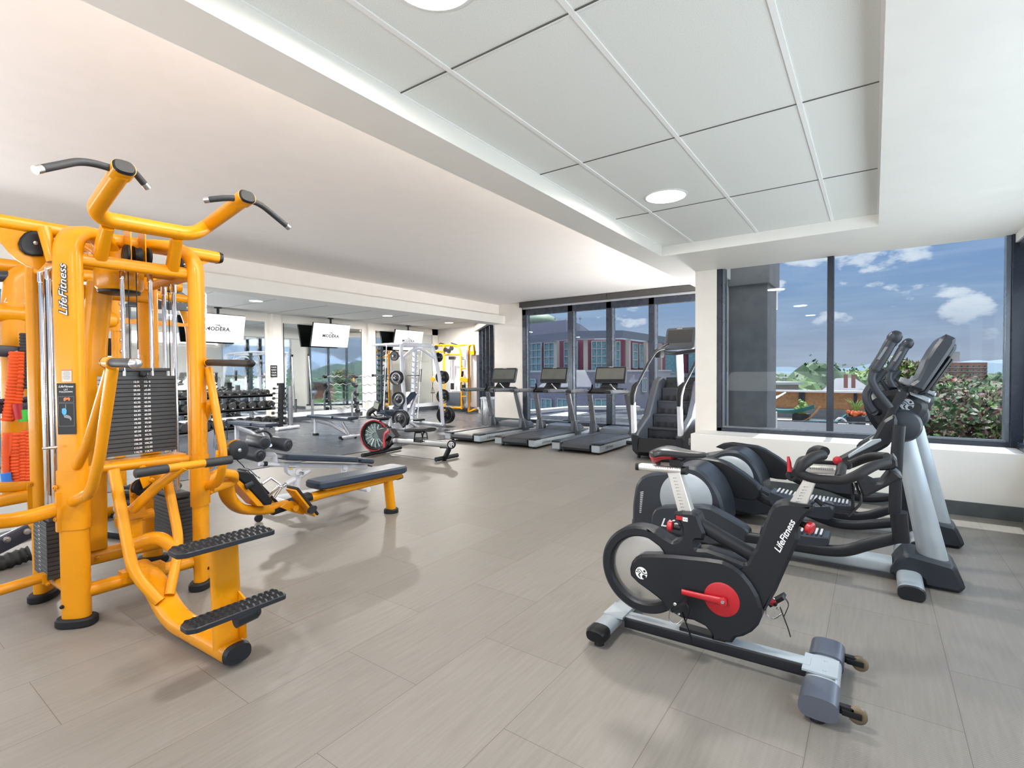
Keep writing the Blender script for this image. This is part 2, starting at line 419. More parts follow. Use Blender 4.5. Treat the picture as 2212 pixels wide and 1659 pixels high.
# ceilings: tray of lay-in tiles over the right side, soffit round it, high plain ceiling, lower tile ceiling at the mirrors
TX0, TX1, TY0, TY1 = -1.832, 0.024, -2.4, 5.312
m = MB()
m.bx(TX0-.02, TY0-.02, ZT, TX1+.02, TY1+.02, ZT+.05)
struct(m, 'ceiling_tiles', TLM, smooth=0)
m = MB()      # white T-bars of the grid
gx = [-1.547*.974+.03-.03, -0.93*.9737, -0.315*.9737]
gx = [U(973, 152, 'z', ZT).x, U(1236, 26, 'z', ZT).x, U(1728, 225.7, 'z', ZT).x]
y0 = U(973, 152, 'z', ZT).y; y1 = U(1500, 289, 'z', ZT).y; dy = (U(1577, 425.7, 'z', ZT).y-y0)/2
TBAR = mat('ceiling_grid_white', (0.86, 0.86, 0.85), 0.4); GAP = mat('ceiling_gap_shadow', (0.10, 0.10, 0.09), 0.8)
for x in gx: m.bx(x-.011, TY0, ZT-.006, x+.011, TY1, ZT+.001)
for x in (TX0+.006, TX1-.006): m.bx(x-.006, TY0, ZT-.005, x+.006, TY1, ZT+.001)
ys = []
k = -3
while y0+k*dy < TY1-.05:
    if y0+k*dy > TY0: ys.append(y0+k*dy)
    k += 1
for y in ys: m.bx(TX0, y-.006, ZT-.003, TX1, y+.006, ZT+.001)
tb = struct(m, 'ceiling_grid', TBAR, smooth=0)
m = MB()      # dark strips painted in as the shade of the reveal along each cross bar
for y in ys:
    xs = [TX0]+gx+[TX1]
    for a, c in zip(xs[:-1], xs[1:]): m.bx(a+.014, y-.0105, ZT-.0045, c-.014, y-.0055, ZT+.002)
struct(m, 'ceiling_reveal_shade', GAP, tb, smooth=0)
def ringslab(x0, y0, x1, y1, hx0, hy0, hx1, hy1, z0, z1):
    o = [(x0, y0, z0), (x1, y0, z0), (x1, y1, z0), (x0, y1, z0)]; h = [(hx0, hy0, z0), (hx1, hy0, z0), (hx1, hy1, z0), (hx0, hy1, z0)]
    return MB().slab(o, (0, 0, z1-z0), h)
m = ringslab(-2.103, YREAR-.1, XR+.2, YW+.05, TX0, TY0, TX1, TY1, ZS, ZT+.7)
m.bx(-2.103, YW+.05, ZS, -1.6, YB+.1, ZT+.7)
struct(m, 'ceiling_soffit', SOFP, smooth=0)
m = MB(); m.prism([(x, y, ZC) for x, y in [(-8.08, YREAR-.1), (-2.10, YREAR-.1), (-2.10, YB+.1), (-8.3, YB+.1)]], (0, 0, .15)); struct(m, 'ceiling', CEILP, smooth=0)
m = MB(); m.bx(-8.3, YREAR-.1, 2.76, -8.08, YB+.02, ZC+.1); struct(m, 'wall_upper_left', CEILP, smooth=0)
m = MB(); m.bx(-8.3, YREAR-.1, 2.56, -7.88, YB+.02, 2.765); struct(m, 'beam_left', SOFP, smooth=0)
m = MB(); m.prism([(x, y, ZM) for x, y in [(XM-.2, YREAR-.1), (-8.1, YREAR-.1), (-8.1, YB+.3), (B_[0]+.3, B_[1]+.3), (XM-.2, 13.5)]], (0, 0, .15)); lc = struct(m, 'ceiling_mirror_side', TLM, smooth=0)
m = MB()
for y in [0.9+1.2192*i for i in range(-3, 11)]:
    y_ = y-.05; m.bx(XM, y_, ZM-.003, -8.3, y_+.007, ZM+.002)
struct(m, 'ceiling_reveal_shade_mirror_side', GAP, smooth=0)  # shade of the low ceiling's joints put in as dark strips
# right window wall: low wall, sill, window, column
m = MB(); m.bx(-1.707, YS, 0, XR+.2, YS+.12, 0.567); m.bx(-1.707, YS+.1, 0.3, XR+.2, YW-.0, 0.567); struct(m, 'wall_right_low', mat('low_wall_paint', (0.80, 0.79, 0.755), .55, 0, .01), smooth=0, bevel=.003)
m = MB(); m.bx(-1.70, YS-.014, 0, XR, YS+.01, 0.122); struct(m, 'baseboard_right', BASEM, smooth=0, bevel=.003)
m = MB(); m.bx(-1.785, YW-.02, 0.0, -1.535, YB+.1, ZS+.02); struct(m, 'wall_column', PAINT, smooth=0)
# window 1 (right)
def framed(name, boxes, mt, glass, gname='window_pane', inner=None):
    m = MB()
    for b in boxes: m.bx(*b)
    o = struct(m, name, mt, smooth=0, bevel=.004)
    for g in glass:
        q = MB(); q.bx(*g); struct(q, gname, GLS, o, smooth=0)
    if inner:
        q = MB()
        for b in inner: q.bx(*b)
        struct(q, 'window_bead', FRAMEG, o, smooth=0, bevel=.003)
    return o
framed('window_1', [(-1.537, YW-.02, .56, -1.475, YW+.12, 2.51), (-0.412, YW-.01, .60, -0.352, YW+.12, 2.51), (1.012, YW-.03, .56, 1.10, YW+.14, 2.51),
                    (-1.53, YW-.02, .565, 1.05, YW+.12, .612)],
       FRAME, [(-1.45, YW+.05, .62, -.41, YW+.056, 2.5), (-.355, YW+.05, .62, .98, YW+.056, 2.5)],
       inner=[(-1.475, YW-.005, .61, -1.445, YW+.10, 2.505), (.975, YW+.0, .61, 1.012, YW+.10, 2.505), (-1.475, YW-.012, .605, .99, YW+.03, .632)])
# right side wall with its own glazing, from the corner towards the camera
m = MB(); m.bx(XR, YREAR, 0, XR+.15, YS+.02, .567); m.bx(XR, YREAR, 2.42, XR+.15, YW, 2.6); m.bx(XR, YREAR, .5, XR+.15, -1.0, 2.5); struct(m, 'wall_right_side', PAINT, smooth=0)
framed('window_2', [(XR+.02, YS-.1+.0, .56, XR+.12, YW-.03, .63)]+[(XR+.02, y, .56, XR+.12, y+.06, 2.45) for y in (-1.0, .9, 2.8, 4.7)]+[(XR+.02, -1, .56, XR+.12, YS, .62), (XR+.02, -1, 2.38, XR+.12, YW, 2.44)], FRAME,
       [(XR+.06, -1, .6, XR+.066, 6.38, 2.4)])
# left window bank at the treadmills
m = MB(); m.bx(C_[0], YB, 0, -7.33, YB+.18, ZC+.02); m.bx(-7.34, YB, 2.93, -1.6, YB+.18, ZC+.02); m.bx(-7.34, YB, -.2, -1.6, YB+.18, 0.012); struct(m, 'wall_window_bank', PAINT, smooth=0)
m = MB(); m.bx(C_[0]+.0, YB-.012, 0.0, -7.34, YB+.01, .1); struct(m, 'baseboard_left', BASEM, smooth=0)
fr = [(-7.33, YB-.0, 0, -7.22, YB+.14, 2.95)]
for px0, px1 in ((1227, 1236.5), (1310, 1320.5), (1402, 1413)):
    a = U(px0, 700, 'y', YB).x; b = U(px1, 700, 'y', YB).x; fr.append((a-.01, YB+.0, 0, b, YB+.14, 2.95))
fr += [(-7.33, YB+.0, 2.74, -1.7, YB+.14, 2.95), (-7.33, YB+.0, 0.0, -1.7, YB+.14, 0.09)]
gl = []
xs = [-7.26]+[(f[0]+f[3])/2 for f in fr[1:4]]+[-1.75]
for a, b in zip(xs[:-1], xs[1:]): gl.append((a, YB+.06, .05, b, YB+.066, 2.80))
framed('window_3', fr, FRAME, gl, inner=[(f[3]-.0, YB+.02, 0.08, f[3]+.045, YB+.12, 2.75) for f in fr[:4]])
v = MB(); xa = U(1122.7, 653.4, 'y', YB-.1).x; xm = -4.93
v.bx(xa, YB-.13, 2.93, xm-.004, YB+.0, 3.06); v.bx(xm+.004, YB-.13, 2.93, -1.76, YB+.0, 3.06); struct(v, 'window_valance', SHD, smooth=0, bevel=.004)
v = MB(); v.bx(xa+.05, YB-.045, 2.885, -1.76, YB-.02, 2.93); struct(v, 'window_valance_rail', mat('shade_hem', (.35, .36, .38), .4, .5), smooth=0)
# angled wall with its window, back wall, mirror wall
def wallseg(a, b, z0, z1, th, mb=None, s0=0.0, s1=1.0, off=0.0):
    mb = mb or MB(); a = Vector((*a, 0)); b = Vector((*b, 0)); d = b-a; n = Vector((-d.y, d.x, 0)).normalized()
    p0, p1 = a+d*s0+n*off, a+d*s1+n*off
    mb.prism([p0+Vector((0, 0, z0)), p1+Vector((0, 0, z0)), p1+n*th+Vector((0, 0, z0)), p0+n*th+Vector((0, 0, z0))], (0, 0, z1-z0)); return mb
m = wallseg(A_, B_, 0, ZM+.02, .15); struct(m, 'wall_back', PAINT, smooth=0)
m = wallseg(B_, C_, 2.72, ZM+.02, .15); wallseg(B_, C_, 0, ZM+.02, .15, m, 0, .06); wallseg(B_, C_, 0, .12, .15, m); struct(m, 'wall_angled', PAINT, smooth=0)
m = MB()
for s_ in (.06, .28, .50, .72, .94): wallseg(B_, C_, .1, 2.74, .12, m, s_, s_+.022, .01)
wallseg(B_, C_, .1, .18, .12, m, .06, 1, .01); wallseg(B_, C_, 2.66, 2.74, .12, m, .06, 1, .01)
w4 = struct(m, 'window_4', FRAME, smooth=0)
q = wallseg(B_, C_, .15, 2.70, .006, None, .06, .97, .07); struct(q, 'window_pane', GLS, w4, smooth=0)
m = wallseg(B_, C_, 2.62, 2.80, .10, None, .02, 1.0, -.12); struct(m, 'window_valance_angled', mat('shade_box_beige', (.5, .47, .43), .5), smooth=0, bevel=.004)
m = wallseg(A_, B_, 0, .1, -.012); struct(m, 'baseboard_back', BASEM, smooth=0)
m = MB(); m.bx(XM-.2, 3.6, 0, XM-.02, 13.4, ZM+.02); struct(m, 'wall_mirror', PAINT, smooth=0)
m = MB(); m.bx(XM-.2, YREAR-.1, 0, XM, 3.6, ZM+.02); struct(m, 'wall_teal', BLUE, smooth=0)
m = MB(); m.bx(XM-.02, 3.7, 0.0, XM+.012, 13.15, 0.14); struct(m, 'baseboard_mirror', mat('dark_baseboard', (.05, .06, .075), .4), smooth=0)
m = MB(); m.bx(XM-.02, 3.7, .14, XM+.01, 13.15, .26); struct(m, 'trim_1', WHT, smooth=0)
def yat(px, x, py=700): return U(px, py, 'x', x).y
# columns proud of the mirror wall
for i, (pa, pb) in enumerate(((572, 611), (781, 811))):
    ya, yb = yat(pa, XM+.02), yat(pb, XM+.02); m = MB(); m.bx(XM-.02, ya, 0, XM+.02, yb, ZM+.01)
    y2, y3 = ya+(yb-ya)*.32, ya+(yb-ya)*.80; m.bx(XM, y2, 0, XM+.12, y3, ZM+.01)
    struct(m, 'column_mirror_wall', PAINT, smooth=0, bevel=.004)
mirs = [(3.75, yat(571.5, XM)), (yat(612, XM), yat(780, XM)), (yat(811.5, XM), yat(933, XM))]
m = MB(); m.bx(XM-.02, yat(933, XM), .26, XM+.012, 13.15, ZM); m.bx(XM-.02, 3.7, 2.62, XM+.012, 13.15, ZM); struct(m, 'trim_2', PAINT, smooth=0)
for i, (ya, yb) in enumerate(mirs):
    r = thing('wall_mirror_panel', ['tall frameless mirror behind the dumbbell rack', 'tall mirror between the two columns reflecting mountains', 'tall mirror reflecting the yellow cable machine'][i], 'mirror', (XM, (ya+yb)/2, .26))
    n = 3 if i == 0 else 2
    for k in range(n):
        a = ya+(yb-ya)*k/n; b = ya+(yb-ya)*(k+1)/n
        q = MB(); q.bx(XM-.01, a+.002, .26, XM+.004, b-.002, 2.62); q.build('mirror_sheet', MIRR, r, smooth=0)
    q = MB(); q.bx(XM-.01, yb-.006, .26, XM+.01, yb+.006, 2.62); q.bx(XM-.01, ya-.006, .26, XM+.01, ya+.006, 2.62); q.build('edge_trim', BLK, r, smooth=0)
# rear wall with openings, behind the added fill light
m = MB(); m.bx(XM-.2, YREAR-.12, 0, XR+.2, YREAR, .5); m.bx(XM-.2, YREAR-.12, 2.6, XR+.2, YREAR, 3.2)
for x in (XM-.2, -9.3, -.0, XR): m.bx(x, YREAR-.12, 0, x+.25, YREAR, 3.0)
struct(m, 'wall_rear', PAINT, smooth=0)
m = MB(); m.bx(-1.64, YW+.1, 0, -1.5, YB+.1, .5); m.bx(-1.64, YW+.1, 2.45, -1.5, YB+.1, 3.1); struct(m, 'wall_bay_side', PAINT, smooth=0)
# round recessed lights
LAMPM = mat('lamp_diffuser', (.9, .9, .9), .4, emit=(1, .97, .92), estr=6.0)
LRING = mat('lamp_ring', (.8, .8, .78), .4)
def downlight(x, y, z, r, label, e=30, g='recessed ceiling lights'):
    t = thing('ceiling_light', label, 'ceiling light', (x, y, z), 0, g)
    q = MB(); q.lathe((x, y, z+.004), (0, 0, -1), [(0, r*1.1), (.006, r*1.1), (.010, r*1.02), (.010, r*.98), (.002, r*.95)], 40); q.build('ring', LRING, t)
    q = MB(); q.lathe((x, y, z), (0, 0, -1), [(0, r*.95), (.006, r*.95)], 40); q.build('diffuser', LAMPM, t)
    l = light('ceiling_light_glow', 'AREA', (x, y, z-.02), e, r*1.7, color=(1, .96, .9), shape='DISK'); return t
p = U(1438, 424, 'z', ZT); rr = (U(1489, 424, 'z', ZT)-U(1388, 424, 'z', ZT)).length/2*.83
downlight(p.x, p.y, ZT, rr, 'large round ceiling light in the tile tray near the right window', 45)
p2 = U(890, -20, 'z', ZT); downlight(U(1105,150,'z',ZT).x*.0+(gx[0]+gx[1])/2, p2.y, ZT, rr, 'large round ceiling light at the top edge of the tile tray', 45)
downlight((gx[0]+gx[1])/2, -.9, ZT, rr, 'large round ceiling light behind the camera', 45)
for px, py, lb in ((553, 650, 'small round light in the low ceiling left of the screens'), (837, 682, 'small round light in the low ceiling between two screens'), (970, 697, 'small round light in the low ceiling near the far yellow machine')):
    p = U(px, py, 'z', ZM); downlight(p.x, p.y, ZM, .13, lb, 190)
downlight(-10.5, 2.0, ZM, .13, 'small round light in the low ceiling behind the yellow cable station', 120)
for x, y in ((-5.2, 1.2), (-5.2, 4.6), (-5.2, 8.0), (-3.2, -1.6)):
    pass
# ================================================================ outside the windows
def D(px, py, depth): return CAM + ray(px, py)*depth
def noise3(v, s=1.0):
    x, y, z = v.x*s, v.y*s, v.z*s
    return (math.sin(x*1.7+y*2.3+1.1)+math.sin(y*3.1-z*1.9+.4)+math.sin(z*2.7+x*3.7+2.2)+.6*math.sin(5.3*x+4.1*z)+.6*math.sin(6.1*y-3.3*x))/4.2
GRND = mat('town_ground', (.10, .135, .055), .9, 0, .3)
CONC = mat('concrete', (.20, .195, .20), .8, 0, .12, .3, 40)
def leafmat(n, a): return mat(n, a, .6, 0, .35, 0)
LF = [leafmat('leaf_green', (.085, .17, .035)), leafmat('leaf_dark_green', (.04, .095, .03)), leafmat('leaf_lime', (.17, .26, .05)), leafmat('leaf_copper', (.13, .06, .045)), leafmat('leaf_silver', (.34, .33, .25)), leafmat('leaf_red', (.35, .06, .06))]
BARK = mat('bark', (.09, .065, .045), .8)
m = MB(); m.bx(-6000, 60, -30, 9000, 9000, -24); m.bx(-400, YB+.4+25, -30, 400, 61, -24); struct(m, 'ground_town', GRND, smooth=0)
def blob(mb, c, r, seg=10, ring=7, amp=.25, ph=0.0):
    q = MB(); q.ball((0, 0, 0), 1, seg, ring)
    for i, v in enumerate(q.v):
        k = 1+amp*noise3(v*2.2+Vector((ph, ph*.7, ph*1.3)))
        q.v[i] = Vector(c)+Vector((v.x*r[0]*k, v.y*r[1]*k, v.z*r[2]*k))
    mb.merge(q)
def tree(c, r, h, gi, label, group='trees beyond the windows', leaves=700, ground=-24):
    t = thing('tree', label, 'tree', (c[0], c[1], ground), 0, group); rnd = random.Random(int(c[0]*13+c[1]*7))
    q = MB(); top = Vector((c[0], c[1], h))
    for k in range(9):
        a = rnd.uniform(0, 2*PI); rr = r*rnd.uniform(.2, .62)
        blob(q, (c[0]+rr*math.cos(a), c[1]+rr*math.sin(a), h-r*rnd.uniform(.45, 1.2)), [r*rnd.uniform(.38, .6)]*3, 12, 8, .35, k)
    base = list(q.v)
    for k in range(leaves):
        v = base[rnd.randrange(len(base))]; s = r*.07; a = Vector((rnd.uniform(-1, 1), rnd.uniform(-1, 1), rnd.uniform(-1, 1))).normalized(); b = a.orthogonal().normalized()
        p = v+Vector((rnd.gauss(0, s), rnd.gauss(0, s), rnd.gauss(0, s))); q.add([p-a*s*.6-b*s*.4, p+a*s*.6-b*s*.4, p+a*s*.6+b*s*.4, p-a*s*.6+b*s*.4], [(0, 1, 2, 3)])
    q.build('crown', LF[gi], t, smooth=0)
    q = MB(); q.tube([(c[0], c[1], ground), (c[0], c[1], h-r*.7)], [r*.09, r*.05], 8); q.build('trunk', BARK, t)
    return t
# carpet of distant trees
rnd = random.Random(3)
for nm, az0, az1, n, lb in (('distant_treetops', -11, 14, 1000, 'carpet of distant treetops across the town behind the terrace fence'), ('mirrored_treetops', 36, 80, 860, 'carpet of distant treetops across the town, seen only in the mirrors')):
    q = MB()
    for i in range(n):
        d = 150*(11**rnd.random()); a = math.radians(rnd.uniform(az0, az1)); r = rnd.uniform(3.0, 6)*(1+d/900); q.cur = rnd.choice((0, 0, 1, 1, 2))
        blob(q, (d*math.sin(a), d*math.cos(a), -24+r*.5), (r*1.4, r*1.4, r*.8), 7, 5, .3, i)
    o = q.build(nm, [LF[1], LF[0], leafmat('leaf_deep', (.05, .11, .05))], None, smooth=0); tag(o, lb, 'trees', kind='stuff')
# far hills and mountains
def ridge(name, az0, az1, dist, hf, mt, base=-40):
    n = 90; vs = []; fs = []
    for i in range(n+1):
        a = math.radians(az0+(az1-az0)*i/n); h = hf(math.degrees(a))
        for dd, z in ((0, base), (dist*.10, base+(h-base)*.55), (dist*.25, h)):
            d = dist+dd; vs.append((d*math.sin(a), d*math.cos(a), z))
    for i in range(n):
        for k in range(2): fs.append((i*3+k, i*3+3+k, i*3+4+k, i*3+1+k))
    m = MB(); m.add(vs, fs); struct(m, name, mt, smooth=0)
HILL = mat('hill_haze_blue', (.13, .19, .24), .9, 0, .12); MTN = mat('mountain_haze_blue', (.20, .25, .34), .9, 0, .14); MT2 = mat('mountain_near_haze_blue', (.14, .18, .24), .9, 0, .18)  # blue of distance haze mixed into these base colours
fbm = lambda a, p: sum(math.sin(a*f+p*f)/f**.8 for f in (.35, .8, 1.7, 3.1, 5.7))
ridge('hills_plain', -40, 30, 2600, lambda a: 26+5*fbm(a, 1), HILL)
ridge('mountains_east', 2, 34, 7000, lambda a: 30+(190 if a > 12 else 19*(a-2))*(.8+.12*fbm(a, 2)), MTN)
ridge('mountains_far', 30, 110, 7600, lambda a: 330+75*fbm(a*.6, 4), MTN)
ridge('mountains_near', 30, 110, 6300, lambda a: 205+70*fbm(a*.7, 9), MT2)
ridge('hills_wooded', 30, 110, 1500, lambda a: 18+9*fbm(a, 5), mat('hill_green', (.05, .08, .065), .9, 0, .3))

# --- terrace with pool deck, fence and planting, outside window 1
ZD = -1.9
DECK = mat('deck_paving', (.42, .38, .34), .7, 0, .08); WALLG = mat('grey_garden_wall', (.16, .155, .16), .8, 0, .1)
WOOD = mat('fence_wood', (.36, .17, .065), .6, 0, .18); POOLW = mat('pool_wall', (.55, .56, .56), .6)
m = MB(); m.bx(-14, YW+.9, ZD-.3, 24, 47, ZD); struct(m, 'ground_terrace', DECK, smooth=0)
a = V((-1.0,0,0)) if False else Vector((-1.10, 0, 0)); b = U(1658, 700, 'y', 7.0); c = U(1662.5, 700, 'y', 6.95)
m = MB(); m.bx(a.x-.6, 7.0, ZD, b.x, 7.7, 3.2); m.bx(a.x-.6, 6.93, U(1660, 611, 'y', 6.95).z, c.x, 7.75, 3.2); struct(m, 'column_outside', CONC, smooth=0, bevel=.01)
def fence():
    t = thing('terrace_fence', 'long terrace fence of orange brown wood panels with dark posts', 'fence', D(1800, 900, 33))
    P = lambda px, z, off=0: (lambda q: Vector((q.x, q.y+off, z)))(UP(px, 870, (0, D(1800, 870, 33).y, 0), Vector((.06, 1, 0))))
    yt = lambda px, py: UP(px, py, (0, D(1800, 870, 33).y, 0), Vector((.06, 1, 0))).z
    zt, zm = yt(1800, 848), yt(1800, 884)
    L, R = P(1540, 0), P(2230, 0); d = (R-L).normalized(); n = Vector((-d.y, d.x, 0)); up = Vector((0, 0, 1))
    q = MB(); q.box((L+R)/2+up*((zt+zm)/2), ((R-L).length, .06, zt-zm), (d, n, up)); q.build('wood_panel', WOOD, t, smooth=0)
    q = MB(); q.box((L+R)/2+up*((ZD+zm)/2)-n*.0, ((R-L).length, .3, zm-ZD), (d, n, up)); q.build('grey_base_wall', WALLG, t, smooth=0)
    q = MB(); q.box((L+R)/2+up*(zt+.07)-n*.2, ((R-L).length, .7, .12), (d, n, up)); q.build('top_rail', mat('pale_rail', (.55, .55, .56), .5), t, smooth=0)
    for px in (1600, 1729, 1736, 1848, 1940, 2010, 2127, 2200):
        q = MB(); c = P(px, 0)-n*.08; q.box(c+up*((ZD+zt)/2), (.16, .14, zt-ZD), (d, n, up)); q.build('post', FRAME, t, smooth=0)
fence()
def planter(px, py0, py1, depth, kind, label):
    b = D(px, py1, depth); b.z = ZD; t = thing('planter_box', label, 'planter', b)
    w = .42; q = MB(); q.bx(b.x-w, b.y-w, ZD, b.x+w, b.y+w, ZD+.75); q.build('box', CHAR, t, smooth=0, bevel=.02)
    q = MB(); rr = random.Random(px)
    if kind == 'shrub':
        for k in range(7): blob(q, (b.x+rr.uniform(-.15, .15), b.y+rr.uniform(-.15, .15), ZD+.8+k*.11), [.27-.028*k]*3, 10, 7, .3, k)
        q.build('shrub', LF[2], t, smooth=0)
    else:
        for k in range(26):
            a = rr.uniform(0, 2*PI); blob(q, (b.x+.42*rr.random()*math.cos(a), b.y+.3*math.sin(a), ZD+.82+rr.uniform(0, .16)), [.10]*3, 7, 5, .3, k)
        q.build('flowers', mat('orange_flowers', (.62, .12, .03), .6, 0, .2), t, smooth=0)
        q = MB()
        for k in range(22):
            a = rr.uniform(0, 2*PI); l = rr.uniform(.5, .9); q.tube([(b.x, b.y, ZD+.9), (b.x+.25*math.cos(a), b.y+.2*math.sin(a), ZD+.9+l*.7), (b.x+.55*math.cos(a), b.y+.4*math.sin(a), ZD+.9+l)], [.03, .025, .004], 4)
        q.build('spiky_leaves', LF[2], t, smooth=0)
planter(1731, 885, 915, 29, 'shrub', 'dark planter box with a round green shrub below the wood fence')
planter(1849, 885, 915, 27, 'flowers', 'dark planter with orange flowers and spiky leaves on the terrace')
def lounger(px, py, depth, col, label):
    b = D(px, py, depth); b.z = ZD; t = thing('sun_lounger', label, 'sun lounger', b)
    q = MB(); q.bx(b.x-.9, b.y-.3, ZD+.3, b.x+.6, b.y+.3, ZD+.42); q.tube([(b.x+.6, b.y, ZD+.36), (b.x+1.1, b.y, ZD+.8)], (.3, .06), 8, up=(0, 0, 1)); q.build('cushion', col, t)
    for sx in (-.8, .5):
        for sy in (-.25, .25): q = MB(); q.cyl((b.x+sx, b.y+sy, ZD), (b.x+sx, b.y+sy, ZD+.3), .03, seg=8); q.build('leg', FRAMEG, t)
TEAL = mat('teal_cushion', (.02, .14, .15), .7)
lounger(1777, 915, 28, TEAL, 'teal cushioned lounger on the terrace beside the window mullion')
lounger(1822, 915, 28, CHAR, 'dark cushioned lounger left of the orange flower planter')
lounger(1882, 915, 28, CHAR, 'dark cushioned lounger right of the orange flower planter')
def hammock():
    b = D(1693, 905, 29); b.z = ZD; t = thing('hammock', 'teal hammock on a curved stand on the terrace', 'hammock', b)
    q = MB(); n = 12; vs = []; fs = []
    for i in range(n+1):
        x = -1.5+3*i/n; z = ZD+.75+.35*(x/1.5)**2
        for j, (dy, dz) in enumerate(((-.45, .22), (0, 0), (.45, .22))): vs.append((b.x+x, b.y+dy*(1-(x/1.6)**4), z+dz))
    for i in range(n):
        for k in range(2): fs.append((i*3+k, i*3+3+k, i*3+4+k, i*3+1+k))
    q.add(vs, fs); q.build('cloth', TEAL, t)
    q = MB(); q.tube([(b.x-1.9, b.y, ZD+1.4), (b.x-1.2, b.y, ZD+.4), (b.x, b.y, ZD+.1), (b.x+1.2, b.y, ZD+.4), (b.x+1.8, b.y, ZD+1.2)], .05, 8, fil=.5); q.build('stand', WOOD, t)
hammock()
def cantilever():
    b = D(1655, 900, 27); b.z = ZD; t = thing('parasol', 'white folded parasol leaning in beside the concrete column', 'parasol', b)
    q = MB(); q.tube([D(1640, 878, 27), D(1697, 848, 27)], [(.35, .06), (.06, .04)], 10, up=(0, 0, 1)); q.tube([D(1640, 868, 27), D(1692, 852, 27)], .04, 6); q.build('canopy', POOLW, t)
    q = MB(); q.cyl((b.x-.3, b.y, ZD), D(1650, 873, 27), .05, seg=8); q.build('pole', FRAME, t)
cantilever()
def pool():
    t = thing('pool_surround', 'low white pool wall with glass panels near the window', 'pool wall', D(1750, 935, 22))
    a, b = D(1600, 935, 24), D(1960, 941, 21.5); a.z = b.z = ZD; d = (b-a).normalized(); n = Vector((-d.y, d.x, 0)); up = Vector((0, 0, 1)); L = (b-a).length
    q = MB(); q.box((a+b)/2+up*.12, (L, .35, .5), (d, n, up)); q.build('coping', POOLW, t, smooth=0)
    q = MB()
    for k in range(11): q.box(a+d*(L*k/10)+up*.55, (.10, .10, .75), (d, n, up))
    q.box((a+b)/2+up*.9, (L, .05, .05), (d, n, up)); q.build('railing', STL, t, smooth=0)
    q = MB(); q.tube([D(1803, 935, 23), D(1805, 905, 23), D(1822, 902, 23), D(1835, 920, 23), D(1840, 936, 23)], .04, 8, fil=.4); q.build('handrail', STL, t)
pool()
def bush(px, py, depth, rx, rz, mats, n, label, seed):
    c = D(px, py, depth); rr = random.Random(seed); zb = ZD
    t = thing('copper_leaf_bush', label, 'bush', (c.x, c.y, zb)); q = MB()
    blob(q, c, (rx*.62, rx*.5, rz*.66), 14, 10, .4, seed); q.mat(1)
    blob(q, c+Vector((rx*.2, 0, rz*.15)), (rx*.5, rx*.45, rz*.5), 12, 9, .4, seed+3)
    for k in range(n):
        u = rr.uniform(-1, 1); a = rr.uniform(0, 2*PI); s = math.sqrt(1-u*u); ra = rr.uniform(.62, 1.08)*(1+.22*math.sin(3*a+seed)+.15*math.sin(7*u+a*4))
        p = c+Vector((rx*s*math.cos(a)*ra, rx*.8*s*math.sin(a)*ra, rz*u*ra)); h = rr.uniform(.035, .07)*depth/9
        e = Vector((rr.gauss(0, 1), rr.gauss(0, 1), rr.gauss(0, 1))).normalized(); f = e.orthogonal().normalized()
        q.cur = rr.choice((0, 0, 0, 1, 1, 1, 2, 3)); q.add([p-e*h, p-f*h*.5, p+e*h, p+f*h*.5], [(0, 1, 2, 3)])
    q.build('foliage', [LF[i] for i in mats], t, smooth=0)
    q = MB(); q.cyl((c.x, c.y, zb-.1), (c.x, c.y, c.z), .07, .05, 8); q.build('stem', BARK, t)
bush(2045, 892, 9.5, 1.0, .52, (1, 3, 4, 0), 3600, 'big silvery copper leaved bush outside the right pane', 1)
bush(2030, 850, 10.0, .55, .32, (0, 3, 5, 4), 1300, 'reddish top growth of the bush outside the right pane', 5)
bush(2160, 905, 9.0, .62, .42, (0, 3, 4, 2), 1800, 'copper leaved bush at the right edge of the window', 2)
bush(1955, 815, 15, .62, .48, (2, 3, 3, 0), 1300, 'tall olive and copper sapling behind the exercise machine handles', 3)
# pergola corner
t = thing('pergola', 'dark steel pergola frame behind the bushes', 'pergola', (D(2100, 900, 14).x, D(2100, 900, 14).y, ZD))
q = MB(); q.cyl(D(2000, 846, 14), D(2131, 850, 14), .06, seg=8); q.cyl(D(2127, 850, 14), D(2128, 932, 14), .07, seg=8); q.build('steel_frame', FRAME, t)

